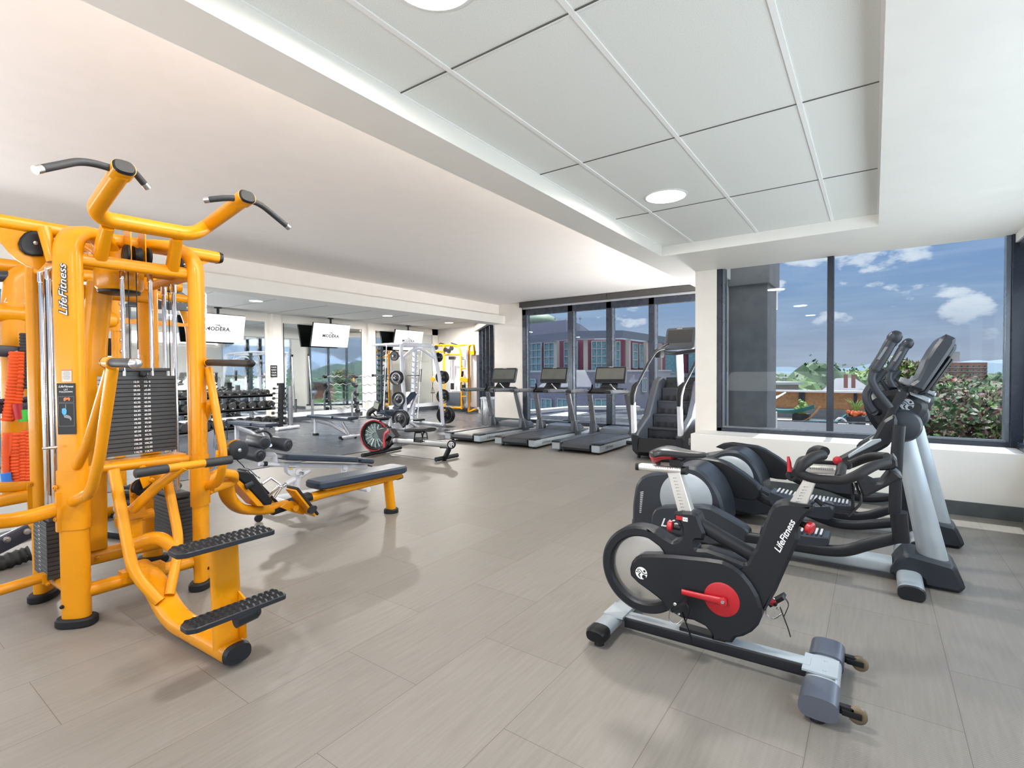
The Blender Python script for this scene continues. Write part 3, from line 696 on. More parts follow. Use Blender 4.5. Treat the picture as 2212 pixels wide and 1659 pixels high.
# --- buildings in the town
BRK = mat('pink_brick', (.42, .17, .12), .8, 0, .15); WFR = mat('white_stone', (.42, .42, .42), .7); DGL = mat('dark_glass', (.05, .07, .10), .15)
SLATE = mat('slate_roof', (.20, .20, .225), .8, 0, .1)
def tower():
    d = 260.0; A, B = D(2018, 785, d), D(2133, 783, d*1.02); A.z = B.z = -24; up = Vector((0, 0, 1)); dx = (B-A).normalized(); n = Vector((-dx.y, dx.x, 0))
    zt = D(2080, 783, d).z; zb = -24; t = thing('apartment_tower', 'pink brick apartment tower with rows of white framed windows', 'building', (A+B)/2)
    w = (B-A).length; q = MB(); q.box((A+B)/2+n*8+up*((zt+zb)/2+24), (w, 16, zt-zb), (dx, n, up)); q.build('wall', BRK, t, smooth=0)
    q = MB(); q.box(A+dx*w*.45+n*8+up*(zt+3.3-A.z), (w*.35, 8, 5), (dx, n, up)); q.cyl(A+dx*w*.62+n*8+up*(zt+3-A.z), A+dx*w*.62+n*8+up*(zt+9-A.z), .9, seg=8); q.build('penthouse', WFR, t, smooth=0)
    step = (zt+24)/9.0
    for r in range(8):
        q = MB()
        for c in range(9):
            p = A+dx*(w*(c+.5)/9)-n*.1; p.z = zt-step*(r*.62+.55); q.box(p, (w/9*.42, .4, step*.22), (dx, n, up)); q.mat(1); q.box(p-n*.1, (w/9*.32, .4, step*.16), (dx, n, up)); q.mat(0)
        q.build('window_row', [WFR, DGL], t, smooth=0)
        q = MB(); p = (A+B)/2-n*.15; p.z = zt-step*(r*.62+.82); q.box(p, (w, .4, .3), (dx, n, up)); q.build('floor_band', WFR, t, smooth=0)
tower()
def house():
    d = 75; t = thing('house', 'grey slate roofed house with two red brick chimneys', 'house', (D(1828, 840, d).x, D(1828, 840, d).y, -24))
    a, b, c, e = D(1772, 846, d), D(1890, 846, d), D(1845, 816, d+4), D(1806, 817, d+4); q = MB()
    back = ray(1828, 820).normalized()*9; back.z = 0
    q.add([a, b, b+back, a+back, e, c], [(0, 1, 5, 4), (1, 2, 5), (2, 3, 4, 5), (3, 0, 4)]); q.build('roof', SLATE, t, smooth=0)
    q = MB(); z = a.z; q.prism([Vector((v.x, v.y, -24)) for v in (a, b, b+back, a+back)], (0, 0, z+24)); q.build('wall', BRK, t, smooth=0)
    for px in (1827, 1843.5):
        q = MB(); p0 = D(px, 838, d-.6); p1 = D(px, 809, d-.6); q.box((p0+p1)/2, (.5, .5, (p1-p0).length)); q.build('chimney', mat('red_brick', (.30, .07, .05), .8, 0, .15), t, smooth=0)
house()
def boxbuild(name, px0, px1, pyt, depth, deep, m, label, pyb=None, win=None, cat='building'):
    A, B = D(px0, pyt, depth), D(px1, pyt, depth); zt = (A.z+B.z)/2; t = thing(name, label, cat, ((A.x+B.x)/2, (A.y+B.y)/2, -24), 0)
    A.z = B.z = 0; dx = (B-A).normalized(); n = Vector((-dx.y, dx.x, 0)); w = (B-A).length; up = Vector((0, 0, 1))
    q = MB(); q.box((A+B)/2+n*deep/2+up*((zt-24)/2), (w, deep, zt+24), (dx, n, up)); q.build('wall', m, t, smooth=0)
    q = MB(); q.box((A+B)/2+n*deep/2+up*(zt+.1), (w+.6, deep+.6, .3), (dx, n, up)); q.build('roof_edge', WFR, t, smooth=0)
    if win:
        for k in range(win):
            p = A+dx*(w*(k+.5)/win)-n*.03; p.z = zt-1.8; q = MB(); q.box(p, (w/win*.5, .2, 1.4), (dx, n, up)); q.build('window', DGL, t, smooth=0)
    return t
boxbuild('roof_plant_room', 1661, 1725, 830, 60, 8, mat('brown_cladding', (.16, .12, .10), .8), 'low brown flat roofed building behind the fence', win=2)
boxbuild('white_building', 1715, 1738, 817, 120, 10, WFR, 'small white building among the trees left of the mullion', win=2)
for i, (px, py, d, r, gi, lb) in enumerate([(1765, 798, 110, 9, 1, 'dark round tree beyond the fence left of the mullion'), (1700, 812, 120, 8, 0, 'mid green tree behind the brown flat roof'), (1690, 806, 150, 9, 1, 'dark green tree by the concrete column'),
     (1752, 826, 85, 6, 0, 'small bright green tree over the fence'), (1812, 806, 160, 8, 0, 'green tree right of the mullion'), (1880, 802, 130, 9, 2, 'yellow green tree right of the chimneys'), (1905, 810, 100, 7, 0, 'mid green tree behind the exercise machine handles'),
     (2150, 806, 150, 12, 1, 'dark tree right of the brick tower'), (2110, 834, 60, 5, 2, 'light green tree below the brick tower')]):
    p = D(px, py, d); tree((p.x, p.y), r, p.z, gi, lb)
# --- the maroon and grey building across the street, outside window 3
MAR = mat('maroon_panel', (.22, .055, .085), .6, 0, .1); GBR = mat('grey_violet_brick', (.20, .19, .24), .8, 0, .1, .3, 30); ROOFG = mat('roof_fascia', (.13, .14, .18), .5)
TGL = mat('teal_glass', (.16, .30, .33), .12, .1, .2); BEI = mat('beige_pier', (.42, .36, .32), .7)
def maroon():
    t = thing('corner_building', 'maroon panelled corner building with grey roof edge and beige piers', 'building', D(1300, 850, 42))
    K = [(1100, 718.5, 47.5), (1240, 715, 40.4), (1345, 714, 40), (1450, 731, 49)]
    P = [D(a, b, c) for a, b, c in K]; zr = P[1].z; P = [Vector((p.x, p.y, 0)) for p in P]
    cen = D(1290, 760, 75); up = Vector((0, 0, 1))
    zmid = D(1300, 803, 40.5).z; ins = 1.4
    def inset(p, k): v = Vector((cen.x-p.x, cen.y-p.y, 0)).normalized(); return p+v*k
    far = [inset(p, 30) for p in P]
    q = MB(); q.prism([p+up*(zr-.62) for p in P+far[::-1]], (0, 0, .62)); q.build('roof_fascia', ROOFG, t, smooth=0)
    q = MB(); Q = [inset(p, ins) for p in P]; q.prism([p+up*zmid for p in Q+far[::-1]], (0, 0, zr-.62-zmid)); q.build('maroon_wall', MAR, t, smooth=0)
    q = MB(); Q2 = [inset(p, .2) for p in P]; q.prism([p+up*-24 for p in Q2+far[::-1]], (0, 0, zmid+24)); q.build('grey_wall', GBR, t, smooth=0)
    q = MB(); q.prism([p+up*zmid for p in [inset(p, -.1) for p in P]+far[::-1]], (0, 0, .14)); q.build('pale_band', WFR, t, smooth=0)
    def onwall(px, off): # point of the wall line at a photo column
        r = ray(px, 800); best = None
        for a, b in zip(P[:-1], P[1:]):
            a, b = inset(a, off), inset(b, off); dd = b-a
            den = r.x*dd.y-r.y*dd.x
            if abs(den) < 1e-9: continue
            s = (a.x*dd.y-a.y*dd.x)/den; u = (r.x*s-a.x)/dd.x if abs(dd.x) > abs(dd.y) else (r.y*s-a.y)/dd.y
            if -.05 <= u <= 1.05 and s > 0: return Vector((r.x*s, r.y*s, 0)), dd.normalized(), s
        return None
    def zof(px, py, off):
        h = onwall(px, off); return HCAM+ray(px, py).z*h[2]
    for px in (1203, 1265, 1357, 1395, 1426):
        h = onwall(px, .5)
        if h: n = Vector((-h[1].y, h[1].x, 0)); q = MB(); q.box(h[0]+up*((zr-.62+zmid)/2), (.34, .3, zr-.62-zmid), (h[1], n, up)); q.build('pier', BEI, t, smooth=0)
    def win(px0, px1, py0, py1, off, nx, nz, mt=TGL):
        a, b = onwall(px0, off), onwall(px1, off)
        if not a or not b: return
        d = (b[0]-a[0]); w = d.length; d = d.normalized(); n = Vector((-d.y, d.x, 0)); pm = (px0+px1)/2
        z1, z0 = zof(pm, py0, off), zof(pm, py1, off); c = (a[0]+b[0])/2+up*((z0+z1)/2)
        q = MB(); q.box(c, (w, .1, z1-z0), (d, n, up)); o = q.build('window', mt, t, smooth=0)
        q = MB()
        for i in range(nx+1): q.box(c+d*(w*(i/nx-.5))-n*.08, (.07, .1, z1-z0), (d, n, up))
        for i in range(nz+1): q.box(c+up*((z1-z0)*(i/nz-.5))-n*.08, (w, .1, .07), (d, n, up))
        q.build('frame', WFR, o, smooth=0)
    o1 = ins-.06
    for w in ((1142, 1171, 742, 802, o1, 3, 4), (1178, 1199, 741, 802, o1, 2, 4), (1221, 1248, 738, 802, o1, 3, 4), (1278, 1310, 737, 802, o1, 3, 4), (1330, 1339, 738, 795, o1, 1, 3), (1365, 1375, 742, 795, o1, 1, 3), (1380, 1390, 744, 795, o1, 1, 3)): win(*w)
    o2 = .12
    for w in ((1141, 1158, 819, 834, o2, 1, 1), (1171, 1192, 862, 888, o2, 2, 1), (1206, 1228, 862, 886, o2, 2, 1), (1285, 1312, 862, 884, o2, 2, 1), (1287, 1294, 820, 836, o2, 1, 1), (1386, 1394, 817, 846, o2, 2, 1), (1420, 1428, 815, 838, o2, 1, 1), (1140, 1160, 862, 890, o2, 2, 1)): win(*w)
    q = MB(); a, b, c = D(1090, 696, 52), D(1222, 691, 46), D(1253, 694.5, 50); bk = Vector((cen.x-b.x, cen.y-b.y, 0)).normalized()*14; z = b.z
    for v in (a, b, c): v.z = 1.5
    q.prism([a, b, c, c+bk, a+bk], (0, 0, z-1.5)); q.build('penthouse', mat('grey_violet_render', (.25, .24, .30), .8, 0, .05), t, smooth=0)
maroon()
t = thing('domed_roof', 'green domed roof rising behind the maroon building', 'building', (D(1165, 700, 90).x, D(1165, 700, 90).y, -24))
q = MB(); c = D(1160, 697, 90); q.ball(c, (3.6, 3.6, 1.7)); q.add([c+Vector((-3.2, 0, 0)), c+Vector((1.0, -.3, 0)), c+Vector((-1.0, 0, 3.4)), c+Vector((-1.0, 3, 1))], [(0, 1, 2), (1, 3, 2), (0, 2, 3)]); q.cyl((c.x, c.y, -24), (c.x, c.y, c.z), 3.3); q.build('dome', mat('copper_green', (.20, .26, .18), .6, 0, .2), t)
for i, px in enumerate((1199, 1208, 1222, 1244, 1253)):
    c = D(px, 688 if i < 4 else 687, 47); r = .17+.05*(i == 4); q = MB(); q.add([c+Vector((0, 0, r)), c+Vector((r*.8, 0, 0)), c+Vector((0, 0, -r)), c+Vector((-r*.8, 0, 0)), c+Vector((0, .06, 0)), c+Vector((0, -.06, 0))], [(0, 1, 5), (1, 2, 5), (2, 3, 5), (3, 0, 5), (1, 0, 4), (2, 1, 4), (3, 2, 4), (0, 3, 4)]); q.cyl(c+Vector((0, 0, -.5)), c, .02, seg=6)
    o = q.build('roof_finial', WFR, None, smooth=0); tag(o, 'pale diamond shaped finial on the grey penthouse roof, %s from the left' % ('first', 'second', 'third', 'fourth', 'fifth')[i], 'finial', 'diamond finials on the grey roof')
def far_block():
    t = boxbuild('far_apartment_block', 1438, 1560, 763, 70, 12, MAR, 'maroon block with grey base glimpsed behind the stair climber')
    q = MB(); A, B = D(1438, 806, 69.6), D(1560, 806, 69.6); q.add([Vector((A.x, A.y, -24)), Vector((B.x, B.y, -24)), B, A], [(0, 1, 2, 3)]); q.prism([Vector((A.x, A.y, -24)), Vector((B.x, B.y, -24)), B, A], (ray(1500, 800)*.1)); q.build('grey_base', GBR, t, smooth=0)
    for px in (1447, 1466, 1497): q = MB(); c = D(px, 785, 69.5); q.box(c, (1.2, .3, 2.6), .4); q.build('window', TGL, t, smooth=0)
    for px in (1450, 1470, 1496): q = MB(); c = D(px, 827, 69.3); q.box(c, (1.0, .3, 2.0), .4); q.build('window', TGL, t, smooth=0)
far_block()
# neighbouring roof deck below window 3
PALE = mat('pale_parapet', (.62, .58, .54), .7); DRK = mat('dark_roof_membrane', (.05, .05, .06), .6, 0, .2)
zd = -.9
m = MB(); m.bx(-14, YB+.4, zd-.4, 4, YB+14, zd); struct(m, 'ground_roof_deck', DRK, smooth=0)
def parapet(pts, h, w, m_, label, name='parapet'):
    t = thing(name, label, 'parapet', pts[0]); q = MB()
    for a, b in zip(pts[:-1], pts[1:]):
        a, b = Vector(a), Vector(b); d = (b-a); L = d.length; d.normalize(); n = Vector((-d.y, d.x, 0)); q.box((a+b)/2+Vector((0, 0, h/2)), (L, w, h), (d, n, (0, 0, 1)))
    q.build('wall', m_, t, smooth=0)
q0 = lambda px, py, z: (lambda v: (v.x, v.y, z))(U(px, py, 'z', z))
parapet([q0(1141, 893, zd+.55), q0(1235, 884, zd+.55), q0(1380, 883, zd+.55)], .12, .5, PALE, 'pale capped roof parapet outside the treadmill windows')
parapet([q0(1142, 917, zd+.1), q0(1205, 905, zd+.1), q0(1250, 896, zd+.1)], .14, 1.0, PALE, 'broad pale ledge outside the first treadmill window')
parapet([q0(1162, 905, zd+.35), q0(1500, 918, zd+.35)], .15, .14, STL, 'steel rail along the roof deck outside the windows', 'deck_rail')
parapet([q0(1225, 903, zd+.2), q0(1390, 886, zd+.2)], .08, .1, STL, 'thin dotted steel channel across the dark roof deck', 'deck_channel')
# --- what the mirrors show: low pale blocks among trees on the far side
def AZ(az, d, el): a = math.radians(az); return Vector((d*math.sin(a), d*math.cos(a), HCAM+d*math.tan(math.radians(el))))
for i, (az, d, el, w, lb) in enumerate([(60.5, 95, -2.4, 22, 'long pale flat roofed apartment block seen in the mirror, left one'), (54.5, 90, -2.5, 20, 'long pale flat roofed apartment block seen in the mirror, right one'), (50.5, 150, -1.0, 5, 'dark red brick block seen in the mirror above the trees')]):
    c = AZ(az, d, el); t = thing('apartment_block', lb, 'building', (c.x, c.y, -24)); ax = math.radians(-az); q = MB(); q.box((c.x, c.y, (c.z-24)/2), (w, 10, c.z+24), ax); q.build('wall', WFR if i < 2 else BRK, t, smooth=0)
    X = Vector((math.cos(ax), math.sin(ax), 0)); Y = Vector((-math.sin(ax), math.cos(ax), 0))
    q = MB(); q.box((c.x, c.y, c.z+.15), (w+1, 11, .5), ax); q.build('roof', SLATE, t, smooth=0)
    for k in range(8):
        p = Vector((c.x, c.y, c.z-1.6))-Y*5.05+X*(w*((k+.5)/8-.5)); q = MB(); q.box(p, (w/8*.45, .2, 1.5), ax); q.build('window', DGL, t, smooth=0)
rnd = random.Random(11)
for i in range(22):
    az = 43+32*(i/21)+rnd.uniform(-.6, .6); d = rnd.uniform(42, 80); el = rnd.uniform(-6.2, -2.9); r = rnd.uniform(3.5, 6); p = AZ(az, d, el); gi = rnd.choice((0, 0, 1, 2))
    tree((p.x, p.y), r, p.z, gi, '%s broad tree beyond the angled window, number %s from the left in the mirrors' % (('mid green', 'dark green', 'lime green')[gi], i+1), 'trees seen in the mirrors', 420)
# ================================================================ big yellow cable station in the left foreground
V = Vector
def ux(px, py, x): return U(px, py, 'x', x)
def uy(px, py, y): return U(px, py, 'y', y)
def uz(px, py, z): return U(px, py, 'z', z)
FOAM = mat('black_foam_grip', (.022, .024, .028), .55, 0, .1, .2, 700)
PLATE = mat('weight_plate_steel', (.045, .048, .052), .5, .2, .08)
PLATED = mat('weight_plate_gap', (.006, .006, .007), .7)
BOLT = mat('zinc_bolt', (.6, .6, .58), .3, 1.0)
def bolt(mb, p, d, r=.011):
    mb.lathe(p, d, [(-.003, r*1.2), (.004, r*1.2), (.005, r*.8), (.010, r*.75), (.011, r*.4), (.007, r*.38)], 10)
CEN = V((-3.61, 1.10, 0))
st = thing('cable_station', 'large yellow multi station with pull up handles, weight stacks and black steps', 'gym machine', (-3.45, 1.1, 0))
feet = {'A': (-3.33, .80), 'B': (-3.30, 1.385), 'C': (-3.885, .79), 'D': (-4.02, 1.38)}
for k, (x, y) in feet.items():
    d = V((CEN.x-x, CEN.y-y, 0)); L = d.length; d.normalize(); pr = V((-d.y, d.x, 0))
    w = .064 if k == 'A' else .058
    pts = [V((x, y, .03)), V((x, y, 1.0)), V((x, y, 2.03 if k != 'C' else 2.0)), V((x, y, 0))+d*(L*.78)+V((0, 0, 2.05)), V((x, y, 0))+d*(L*.93)+V((0, 0, 1.80))]
    q = MB(); P = fillet(pts, [.1, .1, .24, .20, .1], 8)
    q.tube(P, [(w, .037)]*len(P), 20, up=None, e=2.6) if False else None
    # section: wide across the arch, thin along it
    rings = []; n = len(P); seg = 22; vs = []; fs = []
    for i in range(n):
        t = (P[min(i+1, n-1)]-P[max(i-1, 0)]).normalized(); b = pr; nn = t.cross(b).normalized()
        vs += [P[i]+b*a+nn*c for a, c in superell(seg, w, .036, 2.7)]
    for i in range(n-1):
        for j in range(seg): fs.append((i*seg+j, i*seg+(j+1) % seg, (i+1)*seg+(j+1) % seg, (i+1)*seg+j))
    fs += [tuple(range(seg-1, -1, -1)), tuple((n-1)*seg+j for j in range(seg))]
    q.add(vs, fs); po = q.build('post', YEL, st)
    q = MB(); c = V((x, y, 0)); out = []
    for a, b2 in superell(24, .092, .058, 2.6): out.append(c+pr*a+d*b2)
    q.prism([p+V((0, 0, 0)) for p in out], (0, 0, .045), .008); q.build('rubber_foot', RUB, po)
    if k in 'AB':
        q = MB(); bolt(q, V((x, y, .11))+V((.0, .0, 0))+d*-.034+pr*(.045 if k == 'A' else -.0), -d, .008); q.build('hole_plug', BLK, po)
# sleeve brackets on the two front posts
for k, (x, y) in (('A', feet['A']), ('B', feet['B'])):
    d = V((CEN.x-x, CEN.y-y, 0)).normalized(); pr = V((-d.y, d.x, 0)); q = MB()
    q.tube([V((x, y, .50)), V((x, y, .80))], (.070 if k == 'A' else .064, .043), 22, up=d, e=2.8)
    for z in (.56, .72): bolt(q, V((x, y, z))+d*-.043+pr*(.055 if k == 'A' else -.04), -d, .010)
    q.build('sleeve_bracket', YEL, st)
# hub with pulley housing where the arches meet
q = MB(); hub = V((-3.58, 1.09, 1.77)); q.lathe(hub, (0, 0, 1), [(0, .10), (.02, .115), (.12, .12), (.20, .10), (.27, .06)], 28); q.build('pulley_housing', YEL, st)
q = MB(); q.lathe(hub+V((0, 0, -.018)), (0, 0, 1), [(0, .08), (.004, .10), (.018, .105)], 28); q.build('housing_cap', BLK, st)
# centre mast
q = MB(); mz = [(ux(203, 1185, -3.78)), (ux(202, 800, -3.78)), (ux(204, 735, -3.78)), (ux(217, 610, -3.72))]
q.tube(fillet(mz, .12), [(.062, .05)]*len(fillet(mz, .12)), 20, up=(1, 0, 0), e=3.0); q.build('centre_mast', YEL, st)
q = MB(); q.tube([V((-3.78, .80, .20)), V((-3.78, 1.38, .20))], (.04, .045), 16, up=(0, 0, 1), e=3); q.tube([V((-3.33, .80, .16)), V((-3.9, .79, .16))], .028, 14); q.tube([V((-3.30, 1.385, .16)), V((-4.02, 1.385, .16))], .028, 14); bolt(q, V((-3.735, .92, .2)), (1, 0, 0)); bolt(q, V((-3.735, 1.0, .2)), (1, 0, 0)); q.build('lower_frame', YEL, st)
q = MB(); q.tube([V((-3.33, .80, 1.88)), V((-3.885, .79, 1.88))], (.022, .03), 14, up=(0, 0, 1), e=3); q.tube([V((-3.30, 1.385, 1.88)), V((-4.02, 1.38, 1.88))], (.022, .03), 14, up=(0, 0, 1), e=3); q.tube([V((-3.60, .8, 1.905)), V((-3.60, 1.38, 1.905))], .03, 14); q.tube([V((-3.95, .8, 1.80)), V((-3.95, 1.38, 1.80))], (.03, .04), 14, up=(0, 0, 1), e=3); q.build('upper_side_rails', YEL, st)
q = MB(); q.tube([V((-3.32, .835, 1.88)), V((-3.31, 1.36, 1.88))], (.026, .033), 18, up=(0, 0, 1), e=2.5); q.lathe(V((-3.32, .835, 1.88)), (0, 1, 0), [(0, .03), (.008, .036), (.016, .028)], 16); q.lathe(V((-3.31, 1.345, 1.88)), (0, 1, 0), [(0, .028), (.008, .034), (.016, .03)], 16); q.build('front_upper_rail', YEL, st)
q = MB(); q.tube([V((-3.32, .84, .165)), V((-3.31, 1.36, .165))], .036, 18); q.box(V((-3.30, 1.08, .19)), (.07, .20, .06)); bolt(q, V((-3.275, 1.15, .15)), (1, 0, 0)); q.build('front_lower_rail', YEL, st)
q = MB(); q.tube([ux(150, 1022, -3.33), ux(215, 1013, -3.33), ux(430, 989, -3.31)], .024, 16); q.box(V((-3.40, 1.14, .80)), (.16, .36, .03)); q.build('stack_shelf_rail', YEL, st)
# cable crossover beam over the top
b0, b1 = V((-3.54, .05, 2.045)), V((-3.50, 1.60, 2.045))
q = MB(); q.tube([b0, b1], (.045, .036), 20, up=(0, 0, 1), e=2.8); q.build('top_beam', YEL, st)
q = MB(); q.tube([b1-V((0, .002, 0)), b1+V((0, .022, 0))], [(.047, .038), (.040, .032)], 20, up=(0, 0, 1), e=2.8); q.build('beam_end_cap', BLK, st)
def gusset(pts, x, name='gusset_plate'):
    q = MB(); q.prism([ux(a, b, x) for a, b in pts], (-.018, 0, 0), .002); return q.build(name, YEL, st)
gusset([(0, 488), (95, 500), (100, 566), (85, 582), (60, 575), (35, 560), (20, 545), (8, 530), (0, 522)], -3.50)
gusset([(395, 548), (472, 556), (466, 562), (452, 566), (438, 572), (428, 580), (400, 585)], -3.49)
q = MB(); q.prism(roundpoly([(0, 0)], 0) if False else [ux(a, b, -3.50) for a, b in [(92, 502), (80, 499), (66, 499), (52, 504), (42, 515), (38, 527), (42, 540), (54, 550), (70, 554), (92, 554)]], (.018, 0, 0), .005); cv = q.build('pulley_cover', BLK, st)
q = MB(); q.prism([ux(a, b, -3.482) for a, b in [(91, 506), (80, 504), (68, 504), (56, 509), (48, 517), (45, 527), (48, 537), (58, 545), (72, 549), (91, 549)]], (.003, 0, 0)); q.build('cover_face', CHAR, cv)
q = MB(); bolt(q, ux(77, 525, -3.479), (1, 0, 0), .008); q.build('cover_bolt', BOLT, cv)
q = MB(); q.prism([ux(a, b, -3.49) for a, b in [(386, 582), (388, 560), (395, 552), (404, 556), (410, 568), (408, 582)]], (.018, 0, 0), .004); q.build('pulley_cover', BLK, st)
q = MB(); bolt(q, ux(399, 573, -3.47), (1, 0, 0), .008); q.build('cover_bolt', BOLT, st)
q = MB(); q.tube([V((-3.42, .73, 2.03)), V((-3.40, .76, 1.86))], .028, 14); q.build('hanger_tube', YEL, st)
# pull-up frame
H1, H2 = uy(262, 370, .84), uy(527, 430, 1.40)
pf = [H1+V((.0, 0, 0)), uy(204, 452, .84), ux(252, 481, -3.17), ux(385, 505, -3.17), uy(440, 496, 1.40), H2]
pf = [H1, uy(205, 452, .84), V((-3.13, .90, 2.06)), V((-3.13, 1.30, 2.07)), uy(448, 488, 1.40), H2]
q = MB(); P = fillet(pf, [0, .12, .16, .16, .12, 0], 8); q.tube(P, (.037, .037), 22, e=2.5); q.build('pull_up_frame', YEL, st)
for a, b in ((ux(215, 556, -3.32), ux(232, 488, -3.15)), (ux(372, 583, -3.32), ux(382, 512, -3.15))):
    q = MB(); q.tube([a, b], [(.036, .032), (.034, .026)], 18, up=(0, 1, 0), e=3.5); q.box(a+V((0, 0, .0)), (.055, .11, .012)); q.build('frame_strut', YEL, st)
for H, s in ((H1, -1), (H2, 1)):
    ax = (H-(pf[1] if s < 0 else pf[4])).normalized(); g = MB()
    g.tube([H-ax*.03, H+ax*.035], (.046, .034), 20, up=(0, 0, 1), e=2.6); hb = g.build('grip_hub', YEL, st)
    g = MB(); g.tube([H+ax*.033, H+ax*.045], [(.045, .036), (.036, .028)], 20, up=(0, 0, 1), e=2.6); g.build('hub_cap', BLK, hb)
    if s < 0: tr = [(uy(78, 367, .54), uy(181, 346, .71)), (uy(318, 405, .99), uy(288, 369, .925))]
    else: tr = [(uy(623, 491, 1.70), uy(560, 439, 1.50)), (uy(443, 432, 1.25), uy(492, 427, 1.33))]
    for e_, k_ in tr:
        dr = (k_-e_).normalized(); g = MB(); P = fillet([e_+dr*.02, k_, H], .07, 7); g.tube(P, .0155, 16); gr = g.build('pull_up_grip', FOAM, st)
        g = MB(); g.cyl(e_-dr*.004, e_+dr*.022, .0165, seg=16); g.build('silver_end', STL, gr)
# weight stacks
def stack(name, c, ax, wid, dep, z0, z1, n, pf_w=True, step=None):
    X = V(ax); Y = V((-X.y, X.x, 0)); root = thing_part(name); h = (z1-z0)/n
    q = MB()
    for i in range(n): q.box(V((c[0], c[1], z0+h*(i+.5))), (wid, dep, h-.003), (X, Y, (0, 0, 1)))
    o = q.build('weight_plates', PLATE, st, smooth=0, bevel=.0012, bseg=1); o['kind'] = 'stuff'
    q = MB(); q.box(V((c[0], c[1], (z0+z1)/2)), (wid-.012, dep-.012, z1-z0-.002), (X, Y, (0, 0, 1))); q.build('stack_core', PLATED, o, smooth=0)
    return o
def thing_part(n): return None
sc = V((-3.47, 1.135, 0)); zs0, zs1 = .832, 1.278
so = stack('front', (-3.47, 1.135), (0, 1, 0), .345, .13, zs0, zs1-.0, 19)
q = MB(); q.box(V((-3.455, 1.125, zs1+.012)), (.07, .28, .03)); q.box(V((-3.455, 1.135, zs1+.036)), (.09, .29, .018)); q.build('stack_top_plate', PLATE, so, smooth=0, bevel=.003)
vals = ['12.50', '18.75', '25.00', '31.25', '37.50', '43.75', '50.00', '56.25', '62.50', '68.75', '75.00', '81.25', '87.50', '93.75', '100.00', '106.25', '112.50', '118.75']
q = MB(); g = MB(); h = (zs1-zs0)/19
for i, v in enumerate(vals):
    z = zs1-h*(i+1.5)
    for yy in (1.107, 1.158): q.merge(text_mb(v, .0145, (-3.4035, yy, z), (0, 1, 0), (0, 0, 1), .0008, offset=.0003))
    g.lathe(V((-3.4055, 1.133, z)), (1, 0, 0), [(0, .0045), (.002, .0045)], 12)
q.merge(text_mb('lbs.', .013, (-3.418, 1.163, zs1+.012), (0, 1, 0), (0, 0, 1), .0008)); q.build('weight_numbers', PRNT, so, smooth=0); g.build('pin_holes', PLATED, so)
q = MB(); q.lathe(V((-3.405, 1.133, zs1+.01)), (1, 0, 0), [(0, .016), (.012, .019), (.03, .017), (.036, .010)], 18); q.tube([V((-3.385, 1.128, 1.28)), V((-3.375, 1.110, 1.245)), V((-3.375, 1.118, 1.205)), V((-3.375, 1.142, 1.200)), V((-3.375, 1.160, 1.232)), V((-3.385, 1.142, 1.285))], .0022, 8, fil=.02); q.build('selector_pin', BLK, so)
q = MB()
for y in (1.055, 1.19): q.cyl((-3.42, y, zs1), (-3.42, y, 1.86), .0105, seg=14); q.cyl((-3.42, y, 1.82), (-3.42, y, 1.868), .015, seg=14)
q.build('guide_rods', CHR, st)
q = MB()
for y in (1.084, 1.122): q.cyl((-3.42, y, zs1+.04), (-3.42, y, 1.95), .0028, seg=8)
q.build('cables', BLK, st)
q = MB(); q.cyl((-3.42, 1.122, zs1+.045), (-3.42, 1.122, zs1+.12), .0085, seg=12); q.cyl((-3.42, 1.122, zs1+.12), (-3.42, 1.122, zs1+.15), .005, seg=12); q.build('cable_end', CHR, st)
q = MB()
for yy in (1.085, 1.155): q.box(V((-3.42, yy, 1.99)), (.10, .006, .22))
q.build('pulley_bracket', YEL, st)
q = MB(); q.lathe(V((-3.40, 1.06, 1.955)), (0, 1, 0), [(0, .045), (.004, .055), (.015, .056), (.018, .05)], 28); q.lathe(V((-3.40, 1.10, 1.955)), (0, 1, 0), [(0, .052), (.012, .046), (.024, .046), (.036, .052)], 28); q.lathe(V((-3.40, 1.165, 1.955)), (0, 1, 0), [(0, .05), (.004, .056), (.015, .055), (.018, .045)], 28); q.build('pulley', BLK, st)
for nm, yc, xa, xb in (('left', .79, -3.83, -3.57), ('right', 1.385, -3.86, -3.52)):
    xc = (xa+xb)/2
    o = stack(nm, (xc, yc), (1, 0, 0), xb-xa, .10, .19, .50, 13)
    q = MB(); q.box(V((xc, yc, .52)), (.30, .09, .04)); q.build('stack_top_plate', PLATE, o, smooth=0, bevel=.012)
    q = MB()
    for x in (xc-.075, xc+.075): q.cyl((x, yc, .5), (x, yc, 1.86), .0125, seg=14); q.cyl((x, yc, 1.80), (x, yc, 1.868), .017, seg=14)
    q.build('guide_rods', CHR, st)
    q = MB(); q.cyl((xc, yc, .54), (xc, yc, 1.87), .003, seg=8); q.build('cable', BLK, st)
    q = MB(); q.cyl((xc, yc, .54), (xc, yc, .62), .011, seg=12); q.build('cable_end', CHR, st)
q = MB()
for i in range(12):
    for dx in (0, .02): q.box(V((-3.72+dx, .739, .485-.0238*i)), (.008, .001, .006))
q.build('stack_marks', PRNT, st, smooth=0)
